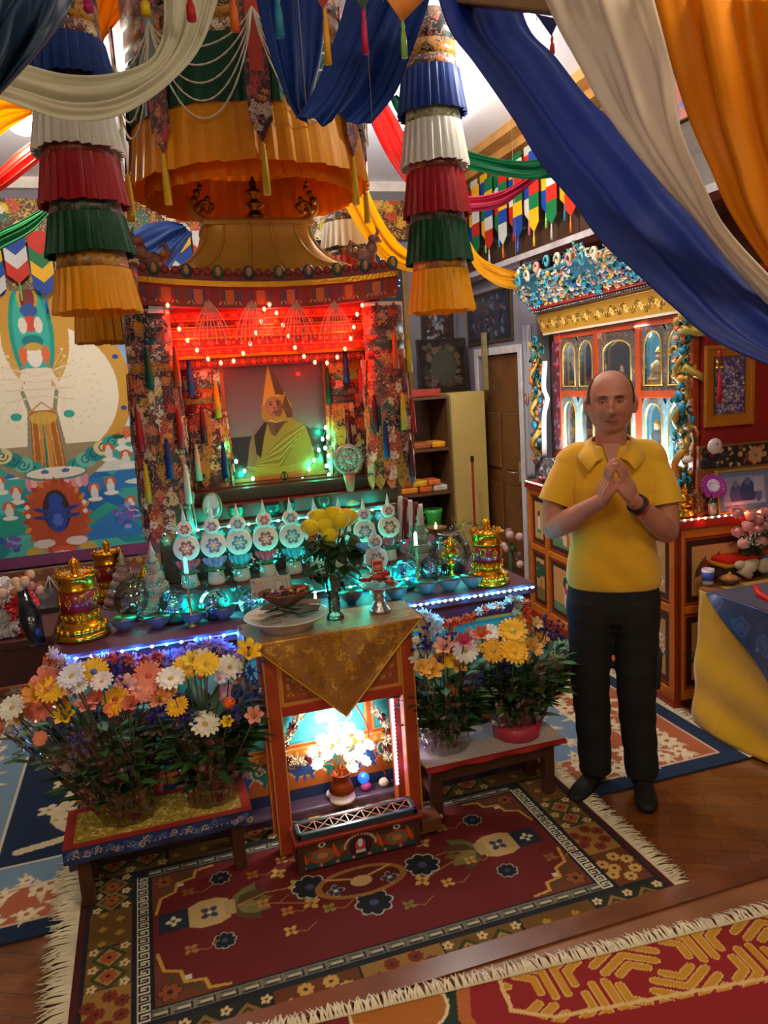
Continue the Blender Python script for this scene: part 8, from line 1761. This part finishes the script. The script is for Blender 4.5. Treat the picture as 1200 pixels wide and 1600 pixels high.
# low flowers beside the cabinet foot
m = MB(); q = random.Random(15)
for i in range(14): p = (2.47+q.uniform(-.05, .05), 4.98+q.uniform(-.06, .06), .55+q.uniform(-.2, .14)); m.use(mat(q.choice(['a87a80', 'b89a98', '7a5a5a', '3a4a2a']), .7)).ball(p, q.uniform(.02, .035), 7, 5)
m.use(mat('2a3a20', .7)).tube([(2.47, 4.98, .02), (2.47, 4.98, .55)], .02, 8); tag(m.build('potted_flowers'), 'dim pink flowers standing at the far end of the cabinet', 'flowers')

# ================================================================== SIDE TABLE AT THE RIGHT
sx, sy0, sy1, sh = 2.50, 2.05, 3.02, .69
t = thing('side_table', 'table at the right edge covered by yellow and blue silk', 'table', (2.85, 2.6, 0))
MB(mat('8a5a2c', .5, var=.2)).box(sx, 3.25, sy0, sy1, sh-.035, sh).build('tabletop', t, True, bevel=.004)
for x in (sx+.03, 3.17):
    for y in (sy0+.03, sy1-.08): MB(mat('6a3c1c', .5)).box(x, x+.05, y, y+.05, 0, sh-.036).build('leg', t, True)
t = thing('table_cloth', 'yellow silk cloth falling to the floor from the side table', 'cloth', (2.5, 2.6, .01)); ym = cloth('d8a80c', .1, .4, .5, 9, .4)
surf('front_fall', lambda U, V: (sx-.012-.035*(1-V)*(.5+.5*np.sin(U*13+V*3))-.02*(1-V)-.012*np.sin(V*17+U*9)*(1-V), sy1-.03-U*(sy1-sy0+.5), .012+(sh-.02)*V), 70, 40, ym, t, True, None, .002)
surf('far_fall', lambda U, V: (sx-.012+U*.6, sy1-.02+.02*(1-V)*(1+np.sin(U*14))*.5, .012+(sh-.02)*V), 40, 20, ym, t, True, None, .002)
MB(ym).box(sx+.08, 3.2, sy0, sy1-.06, sh+.001, sh+.004).build('top', t, True)
t = thing('table_cloth', 'blue brocade cloth hanging as a triangle over the yellow one', 'cloth', (2.5, 2.5, .3)); bc = brocade('0e2450', ['2a4478', '506a9a', '1c3868'], 9, .4, .1, False, 50)
def bl(U, V): y = 2.90-1.0*U; z0 = np.interp(U, [0, .52, 1], [sh, .28, .50]); return sx-.030-.03*(1-V)-.010*np.sin(U*16)*(1-V), y, sh+.006-(sh-z0)*(1-V)
surf('hanging_triangle', bl, 50, 24, bc, t, True, None, .002); MB(bc).box(sx-.03, 3.2, 1.95, 2.90, sh+.005, sh+.009).build('top', t, True)
TS_ = sh+.010
t = thing('paper_cup', 'blue and white striped cup on the corner of the side table', 'cup', (*at(1106, 912, z=TS_)[:2], TS_)); MB(mat('d8d8e8', .5)).lathe([(.024, 0), (.030, .075), (.028, .075), (.022, .005), (0, .005)], 22).build('cup', t); MB(mat('3a5ac0', .5)).lathe([(.0262, .018), (.0302, .062)], 22).build('blue_band', t)
p = at(1140, 912, z=TS_); t = thing('basket', 'small brown basket of grain beside the striped cup', 'basket', (p[0], p[1], TS_)); MB(mat('4a2a18', .6, bump=.5)).lathe([(.03, 0), (.055, .028), (.05, .028), (0, .02)], 20).build('bowl', t); MB(mat('b8823c', .8, .0, .3, 80, .8, 200)).lathe([(.05, .024), (.03, .04), (.008, .046), (.009, .055), (0, .062)], 16).build('grain', t)
p = at(1130, 880, z=TS_+.06); t = thing('folded_cloth', 'folded red and orange cloth lying on a box behind the basket', 'cloth', (p[0]+.08, p[1], TS_)); m = MB(mat('3a2418', .6)); m.cbox((0, 0, .030), (.26, .16, .058)); m.build('box', t, bevel=.004)
MB(cloth('c8260f', .1, .5, .3)).cbox((0, 0, .085), (.25, .16, .03)).build('red_fold', t, bevel=.012); MB(cloth('c8841c', .1, .5, .3)).cbox((-.005, -.004, .065), (.27, .17, .018)).build('orange_fold', t, bevel=.006)
p = at(1168, 900, z=TS_); VX_, VY_ = p[0]+.05, p[1]+.04; t = thing('rose_vase', 'pink roses in a dark pot wrapped by a cream scarf, right edge', 'vase', (VX_, VY_, TS_))
MB(mat('4a3a28', .4, .3)).lathe([(.04, 0), (.055, .04), (.035, .09), (.04, .13), (.05, .14), (.04, .14), (0, .12)], 22).build('pot', t)
q = random.Random(6); st_ = MB(mat('24401c', .6))
for k in range(24):
    px, py = q.uniform(1150, 1240), q.uniform(796, 850)
    if k < 5: px, py = ((1152, 832), (1172, 806), (1196, 800), (1170, 835), (1190, 828))[k]
    P_ = Vector(at(px, py, y=VY_-.02+q.uniform(-.05, .05))); mm_ = rose('e0a09c', .030); R = Matrix.Rotation(q.uniform(-.5, .5), 3, 'X') @ Matrix.Rotation(q.uniform(-.5, .5), 3, 'Y') @ Matrix.Rotation(.6, 3, 'X'); mm_.v = [tuple(R @ Vector(v)+P_) for v in mm_.v]; mm_.build('pink_rose', t, True); st_.tube([(VX_, VY_, TS_+.12), (P_-Vector((0, 0, .02)))[:]], .003, 5)
st_.build('stems', t, True)
for k in range(26): m = MB(mat(q.choice(['1f3c1c', '2c4a28', '345a30']), .5)); d = Vector((q.uniform(-1, 1), q.uniform(-1, .2), q.uniform(-.6, .5))); leafm(m, Vector((VX_, VY_, TS_+.14+q.uniform(0, .07)))+d*.02, d, q.uniform(.06, .10), .032); m.build('leaf', t, True)
m = MB(mat('d8d8c8', .7)); 
for k in range(40): m.ball((VX_-.06+q.uniform(-.05, .05), VY_-.06+q.uniform(-.03, .03), TS_+.19+q.uniform(-.03, .03)), .005, 5, 4)
m.build('tiny_white_blossoms', t, True)['kind'] = 'stuff'
t = thing('scarf', 'cream silk scarf knotted round the pot of pink roses', 'scarf', (VX_-.07, VY_-.04, TS_)); m = MB(cloth('c8bca0', .15, .6, .5, 20)); m.tube([(VX_-.02, VY_-.07, TS_+.075), (VX_-.07, VY_-.075, TS_+.06), (VX_-.10, VY_-.07, TS_+.035), (VX_-.07, VY_-.08, TS_+.010)], [.02, .036, .036, .02], 10); m.ball((VX_-.115, VY_-.06, TS_+.07), (.035, .02, .022)); m.ball((VX_+.03, VY_-.07, TS_+.05), (.05, .02, .04)); m.build('knot', t, True)
t = thing('toy_ball', 'small blue ball at the right edge of the side table', 'ball', (*at(1196, 868, y=VY_-.05)[:2], TS_)); MB(mat('2a6ac0', .3)).lathe([(.02, 0), (.02, .05)], 14).build('stand', t); MB(mat('2a6ac0', .3)).ball((0, 0, .07), .026).build('ball', t)
p = at(1190, 935, x=sx-.04); t = thing('ribbon', 'red ribbon hanging over the blue cloth at the right edge', 'ribbon', p); m = MB(cloth('c81c1c', .1)); m.tube([(0, .04, .045), (-.012, 0, .02), (-.014, -.06, .01), (-.012, -.12, -.02)], [.01, .018, .014, .01], 8); m.build('bow', t)
# ================================================================== THE MAN
# local frame: x to the viewer's right, -y towards the camera, z up
MLOC = Vector(at(960, 1232, z=.0095)); MANG = math.atan2(-MLOC.x, MLOC.y)*-1
man = thing('person', 'man in a yellow polo shirt and black trousers standing with palms pressed together', 'person', (MLOC.x+.034, MLOC.y+.015, .0095))
def blob(name, fill, voxel, m, parent, smooth=6, fac=.5):
    """one closed surface grown over several overlapping volumes"""
    b = MB(m); fill(b); o = b.build('tmp_'+name); md = o.modifiers.new('r', 'REMESH'); md.mode = 'VOXEL'; md.voxel_size = voxel; md.use_smooth_shade = True
    s = o.modifiers.new('s', 'SMOOTH'); s.iterations = smooth; s.factor = fac
    bpy.context.view_layer.update(); dg = bpy.context.evaluated_depsgraph_get(); me = bpy.data.meshes.new_from_object(o.evaluated_get(dg)); bpy.data.objects.remove(o)
    me.name = name; me.materials.clear(); me.materials.append(m); me.polygons.foreach_set('use_smooth', [True]*len(me.polygons)); r = bpy.data.objects.new(name, me); link(r, parent); return r
def cap(m, pts, rs, n=16):
    P = crom(pts, max(6, len(pts)*5)); R_ = np.interp(np.linspace(0, 1, len(P)), np.linspace(0, 1, len(rs)), rs)
    m.tube([tuple(p) for p in P], [float(x) for x in R_], n); m.ball(tuple(P[0]), float(R_[0])*.99, n, 8); m.ball(tuple(P[-1]), float(R_[-1])*.99, n, 8)
def loft(m, secs, n=36, e=2.4):
    """closed stack of rounded sections (z, cx, cy, rx, ry)"""
    vs = []
    for z, cx, cy, rx, ry in secs:
        for i in range(n):
            a = 2*PI*i/n; c_, s_ = math.cos(a), math.sin(a); k = (abs(c_)**e+abs(s_)**e)**(-1/e); vs.append((cx+rx*c_*k, cy+ry*s_*k, z))
    k = len(secs); m.add(vs, [(j*n+i, j*n+(i+1) % n, (j+1)*n+(i+1) % n, (j+1)*n+i) for j in range(k-1) for i in range(n)]+[tuple(reversed(range(n))), tuple((k-1)*n+i for i in range(n))], True)
SKIN = mat('b0705a', .55, 0, .07, 25, .12, 260, sheen=.1)
HX, HZ = -.014, 1.628
def head(m):
    nu, nv = 72, 60; vs = []
    for j in range(nv+1):
        t = PI*j/nv
        for i in range(nu):
            a = 2*PI*i/nu; dx, dy, dz = math.sin(t)*math.cos(a), math.sin(t)*math.sin(a), -math.cos(t)
            x, y, z = dx*.087, dy*.100, dz*.124
            q_ = (abs(dx)**2.5+abs(dz)**2.5+1e-9)**(-1/2.5)*math.hypot(dx, dz); x *= q_; z *= q_*.5+.5
            if z < 0:       # jaw narrows and comes forward
                k = min(1, -z/.126); x *= 1-.13*k**1.6; y = y*(1-.22*k)-.012*k
            else: y *= 1+.04*z/.126
            if dy < .15:
                w = min(1, (.15-dy)/.5); g = lambda cx, cz, sx, sz: math.exp(-((x-cx)/sx)**2-((z-cz)/sz)**2)
                d = 0; d += .034*g(0, -.034, .014, .013)+.024*g(0, -.010, .010, .022)+.009*g(-.013, -.036, .008, .008)+.009*g(.013, -.036, .008, .008)
                d += .007*g(-.03, .030, .022, .009)+.007*g(.03, .030, .022, .009)-.020*g(-.033, .010, .018, .011)-.020*g(.033, .010, .018, .011)
                d += .007*g(-.042, -.026, .018, .02)+.007*g(.042, -.026, .018, .02)+.003*g(0, -.061, .022, .006)+.004*g(0, -.073, .018, .006)-.004*g(0, -.067, .026, .003)+.010*g(0, -.102, .022, .016)-.004*g(0, -.086, .02, .006)
                d -= .008*g(-.030, -.050, .006, .02)+.008*g(.030, -.050, .006, .02)
                y -= d*w
            vs.append((HX+x, y-.015, HZ+z))
    m.add(vs, [(j*nu+i, j*nu+(i+1) % nu, (j+1)*nu+(i+1) % nu, (j+1)*nu+i) for j in range(nv) for i in range(nu)], True)
    for s_ in (-1, 1):      # ears
        E = Vector((HX+s_*.092, .006, HZ-.010)); m.ball(E, (.013, .022, .037), 12, 8, Matrix.Rotation(s_*-.25, 3, 'Z')); m.tube([(E+Vector((s_*.005, .02*math.cos(a_), .03*math.sin(a_)))) [:] for a_ in [k*.5-.6 for k in range(8)]], .005, 6); m.ball(E+Vector((-s_*.002, -.008, -.026)), (.008, .009, .011))
def hand(m, s_):
    """praying hand; s_=-1 is the one on the left of the picture"""
    W_ = Vector((s_*.054, -.235, 1.278)); T = Vector((-.006+s_*.004, -.280, 1.450)); f = (T-W_).normalized()
    n_ = Vector((-s_*.93, .36*1, 0)); n_ = (n_-f*n_.dot(f)).normalized(); w_ = f.cross(n_)*s_     # n_: palm normal, w_: across the fingers
    if w_.y > 0: w_ = -w_
    K = W_+f*.082+n_*.004
    for k in range(4):
        u = (k-1.5)*.0185; cap(m, [(W_+w_*u*.6+f*.0)[:], (W_+f*.04+w_*u*.9-n_*.002)[:], (K+w_*u)[:]], [.019, .0175, .0125], 10)
    L_ = [.066, .080, .086, .078]
    for k in range(4):
        u = (k-1.5)*.0185; b = K+w_*u; d = (f+w_*(k-1.5)*-.035).normalized(); p1 = b+d*L_[k]*.45-n_*.006; p2 = b+d*L_[k]*.75-n_*.002; p3 = b+d*L_[k]+n_*.004
        cap(m, [b[:], p1[:], p2[:], p3[:]], [.0105, .0095, .0085, .0068], 10)
    b = W_+w_*.030+f*.024; cap(m, [b[:], (b+f*.03+w_*.014+n_*.006)[:], (b+f*.058+w_*.016+n_*.014)[:], (b+f*.080+w_*.010+n_*.020)[:]], [.016, .013, .0108, .008], 10)
EL = {-1: Vector((-.246, -.045, 1.135)), 1: Vector((.192, -.045, 1.115))}
SHD = {-1: Vector((-.180, .02, 1.395)), 1: Vector((.146, .02, 1.39))}
def skin(m):
    head(m); cap(m, [(HX, .02, 1.40), (HX, .012, 1.47), (HX, .004, 1.55)], [.068, .060, .062], 20)
    for s_ in (-1, 1):
        E = EL[s_]; W_ = Vector((s_*.054, -.235, 1.278)); cap(m, [SHD[s_][:], ((SHD[s_]+E)/2+Vector((s_*.018, .0, 0)))[:], E[:]], [.048, .050, .044], 18)
        cap(m, [E[:], (E.lerp(W_, .3)+Vector((s_*.006, 0, -.008)))[:], E.lerp(W_, .7)[:], W_[:]], [.044, .047, .034, .027], 18); hand(m, s_)
    m.ball((-.012, .02, 1.36), (.12, .07, .07), 20, 12)
body = blob('body', skin, .0032, SKIN, man, 2, .4)
hd_m = lambda x, y, z: (HX+x, y-.015, HZ+z)
# hair: short, receding, at the sides and back
def hair(m):
    nu, nv = 64, 30; vs = []; H_ = []
    for j in range(nv+1):
        t = PI*.5*j/nv
        for i in range(nu):
            a = 2*PI*i/nu; dx, dy, dz = math.cos(t)*math.cos(a), math.cos(t)*math.sin(a), math.sin(t); z = dz*.1255
            vs.append(hd_m(dx*.0905*(abs(dx)**2.5+abs(dz)**2.5+1e-9)**(-1/2.5)*math.hypot(dx, dz), dy*.1005*(1+.04*dz), z*((abs(dx)**2.5+abs(dz)**2.5+1e-9)**(-1/2.5)*math.hypot(dx, dz)*.5+.5))); H_.append((dx, dy, dz))
    o = len(m.v); m.v += vs
    for j in range(nv):
        for i in range(nu):
            dx, dy, dz = H_[j*nu+i]
            if dy > -.42+.25*dz and not (dz > .90 and dy < .3) and not (dy < -.0 and dz > .70): m.f.append((o+j*nu+i, o+j*nu+(i+1) % nu, o+(j+1)*nu+(i+1) % nu, o+(j+1)*nu+i)); m.fm.append(0); m.fs.append(True)
hm = MB(mat('54463c', .9, 0, .3, 220, .8, 400)); hair(hm); hm.build('hair', man, False, solid=.002)
for s_ in (-1, 1):
    E = hd_m(s_*.031, -.080, .008); MB(mat('a89890', .2)).ball(E, (.0105, .0092, .0052), 14, 10).build('eye', man); eo = COL.objects[-1]
    MB(mat('2a1c14', .15)).ball((E[0], E[1]-.0085, E[2]), (.005, .003, .005), 12, 8).build('iris', eo)
    MB(SKIN).tube([(E[0]-.014, E[1]+.000, E[2]+.001), (E[0]-.006, E[1]-.0085, E[2]+.0048), (E[0]+.006, E[1]-.0085, E[2]+.0048), (E[0]+.014, E[1]+.000, E[2]+.001)], .0028, 6).tube([(E[0]-.013, E[1]+.001, E[2]-.002), (E[0], E[1]-.008, E[2]-.0058), (E[0]+.013, E[1]+.001, E[2]-.002)], .0025, 6).build('eyelid', man)
    MB(mat('4a3024', .9)).tube([hd_m(s_*.014, -.100, .024), hd_m(s_*.028, -.101, .029), hd_m(s_*.046, -.088, .024)], [.0028, .0032, .0018], 6).build('eyebrow', man)
MB(mat('6a3028', .5)).tube([hd_m(-.028, -.088, -.064), hd_m(-.013, -.1015, -.0675), hd_m(0, -.105, -.068), hd_m(.013, -.1015, -.0675), hd_m(.028, -.088, -.064)], [.0012, .0028, .003, .0028, .0012], 6).build('lips', man)
# polo shirt
SHIRT = mat('d8a414', .85, 0, .05, 4, .25, 22, sheen=.3)
def shirt(m):
    loft(m, [(.880, -.012, .02, .180, .120), (.91, -.012, .02, .189, .128), (.98, -.012, .018, .183, .132), (1.06, -.014, .015, .168, .13), (1.14, -.014, .013, .157, .124), (1.22, -.014, .013, .163, .122), (1.30, -.014, .015, .174, .117), (1.37, -.012, .018, .172, .100), (1.42, -.012, .018, .158, .085), (1.446, -.014, .016, .112, .072), (1.460, -.016, .014, .078, .062)])
    for s_ in (-1, 1):
        E = EL[s_]; S_ = SHD[s_]; M_ = S_.lerp(E, .62)+Vector((.010 if s_ > 0 else -.016, 0, 0)); cap(m, [(s_*.075-.012, .018, 1.428), (s_*.135-.008, .019, 1.418), (S_+Vector((-s_*.008, 0, -.004)))[:]], [.050, .057, .066], 20)
        d = (M_-S_).normalized(); m.tube([(S_+Vector((-s_*.02, 0, .006)))[:], S_.lerp(E, .22)[:], (S_.lerp(E, .45)+Vector((s_*.012, 0, 0)))[:], M_[:]], [.062, .065, .067, .069], 24)
sh = blob('polo_shirt', shirt, .006, SHIRT, man, 5, .5)
for v in sh.data.vertices:      # soft creases
    x, y, z = v.co; a = .0028*math.sin(38*z+9*x*(1 if y < 0 else .3)+3*math.sin(11*x))*max(0, min(1, (1.2-z)*4))+.003*math.sin(55*(z+.8*abs(x))+2)*math.exp(-((z-1.16)/.06)**2)
    v.co.y += a*(-1 if y < 0 else 1); v.co.x += a*.5*(1 if x > 0 else -1)
def collar(m):
    for s_ in (-1, 1):
        P = [(HX+s_*.0, .075, 1.500), (HX+s_*.055, .050, 1.497), (HX+s_*.074, .0, 1.482), (HX+s_*.062, -.050, 1.455), (HX+s_*.030, -.085, 1.418)]
        Q_ = [(HX+s_*.0, .104, 1.455), (HX+s_*.088, .074, 1.450), (HX+s_*.122, .0, 1.440), (HX+s_*.122, -.070, 1.412), (HX+s_*.085, -.118, 1.372)]
        a = crom(P, 20); b = crom(Q_, 20); o = len(m.v); m.v += [tuple(p) for p in a]+[tuple((a[i]*.5+b[i]*.5)+np.array([0, 0, .012])) for i in range(20)]+[tuple(p) for p in b]
        for r_ in range(2):
            for i in range(19): m.f.append((o+r_*20+i, o+r_*20+i+1, o+(r_+1)*20+i+1, o+(r_+1)*20+i)); m.fm.append(0); m.fs.append(True)
cm = MB(SHIRT); collar(cm); cm.build('collar', man, False, solid=.005)
m = MB(mat('3a2a18', .8)); m.add([(HX-.034, -.092, 1.432), (HX+.034, -.092, 1.432), (HX+.004, -.114, 1.352), (HX-.006, -.114, 1.352)], [(0, 1, 2, 3)]); m.v = [(x, y-.004, z) for x, y, z in m.v]
vn = MB(SKIN); vn.add([(HX-.034, -.088, 1.440), (HX+.034, -.088, 1.440), (HX, -.113, 1.372)], [(0, 1, 2)]); vn.v = [(HX-.034, -.054, 1.470), (HX+.034, -.054, 1.470), (HX-.002, -.0955, 1.372)]; tag(vn.build('neck_opening', man, False, solid=.006), 'open neck of the shirt')
# sleeve hems
for s_ in (-1, 1):
    E = EL[s_]; S_ = SHD[s_]; M_ = S_.lerp(E, .62)+Vector((.010 if s_ > 0 else -.016, 0, 0)); d = (M_-(S_.lerp(E, .45)+Vector((s_*.010, 0, 0)))).normalized(); R = d.to_track_quat('Z', 'Y').to_matrix()
    MB(SHIRT).tube([(M_+R @ Vector((.0685*math.cos(a_), .0685*math.sin(a_), -.002)))[:] for a_ in [k*2*PI/28 for k in range(28)]], .0035, 6, True).build('sleeve_hem', man)
# trousers, one piece
TR = mat('0a0a0c', .85, 0, .2, 10, .4, 14)
def trous(m):
    loft(m, [(.80, -.014, .02, .186, .124), (.86, -.014, .02, .182, .118), (.90, -.014, .02, .176, .112)]); loft(m, [(.70, -.098, .02, .098, .115), (.76, -.098, .02, .100, .122), (.83, -.09, .02, .102, .12)]); loft(m, [(.70, .072, .02, .096, .115), (.76, .072, .02, .096, .122), (.83, .07, .02, .098, .12)])
    loft(m, [(.74, -.014, .02, .17, .11), (.80, -.014, .02, .184, .122), (.84, -.014, .02, .184, .12)])
    for s_, P in ((-1, [(-.106, .015, .78), (-.110, .0, .60), (-.112, -.005, .46), (-.104, .012, .30), (-.100, .012, .16), (-.098, .004, .075)]), (1, [(.076, .02, .78), (.074, .0, .60), (.072, -.01, .46), (.077, .0, .30), (.088, .0, .16), (.092, -.005, .075)])):
        secs = []; zs = np.linspace(.83, .06, 22)
        for z in zs:
            p = [np.interp(z, [q[2] for q in P][::-1], [q[k] for q in P][::-1]) for k in (0, 1)]; rx = np.interp(z, [.06, .16, .30, .46, .60, .80], [.068, .070, .074, .079, .086, .098]); secs.append((float(z), float(p[0]), float(p[1]), float(rx+.003*math.sin(z*60+s_)), float(rx*1.12+.003*math.cos(z*47))))
        loft(m, secs[::-1], 30, 2.1)
blob('trousers', trous, .008, TR, man, 5, .5)
MB(mat('0c0c0e', .8)).lathe([(0, 0), (.035, 0), (.035, .004)], 4).build('tmpx', man) if False else None
m = MB(mat('141416', .7, bump=.2)); loft(m, [(.46, .150, .02, .018, .07), (.60, .158, .02, .018, .075)], 16, 4); m.build('side_pocket', man, bevel=.004)
# shoes
def shoe(name, x, y, ang):
    def f(m):
        secs = []
        for t_, w_, h_ in ((0, .030, .05), (.08, .036, .07), (.3, .036, .075), (.5, .040, .062), (.7, .046, .048), (.88, .042, .038), (1, .022, .028)): secs.append((t_, w_, h_))
        n = 18; vs = []
        for t_, w_, h_ in secs:
            for i in range(n):
                a = 2*PI*i/n; vs.append((w_*math.cos(a), -(t_*.275-.085), max(.0, h_*.5+h_*.5*math.sin(a)*1.0)))
        k = len(secs); m.add(vs, [(j*n+i, j*n+(i+1) % n, (j+1)*n+(i+1) % n, (j+1)*n+i) for j in range(k-1) for i in range(n)]+[tuple(range(n)), tuple((k-1)*n+i for i in reversed(range(n)))], True); m.lathe([(.045, .03), (.05, .09), (.048, .12)], 18)
    o = blob(name, f, .006, mat('070708', .7, var=.1), man, 4); o.rotation_euler = (0, 0, ang); o.location = (x, y, 0); return o
shoe('shoe', -.105, .0, -.45); shoe('shoe', .095, -.02, .05)
# wristbands on the hand at the right
E = EL[1]; W_ = Vector((.054, -.235, 1.278)); d = (E-W_).normalized(); R = d.to_track_quat('Z', 'Y').to_matrix()
for off, col, rr, nm in ((.030, '101012', .0345, 'black bead bracelet'), (.040, '3a1c14', .0355, 'brown bracelet'), (.052, '8a1014', .037, 'red cord bracelet')):
    c_ = W_+d*off; mm = MB(mat(col, .4)); mm.tube([(c_+R @ Vector((rr*math.cos(a_), rr*math.sin(a_), 0)))[:] for a_ in [k*2*PI/24 for k in range(24)]], .0048, 6, True); tag(mm.build('bracelet', man), nm)
man.rotation_euler = (0, 0, -math.atan2(MLOC.x, MLOC.y)+.02)
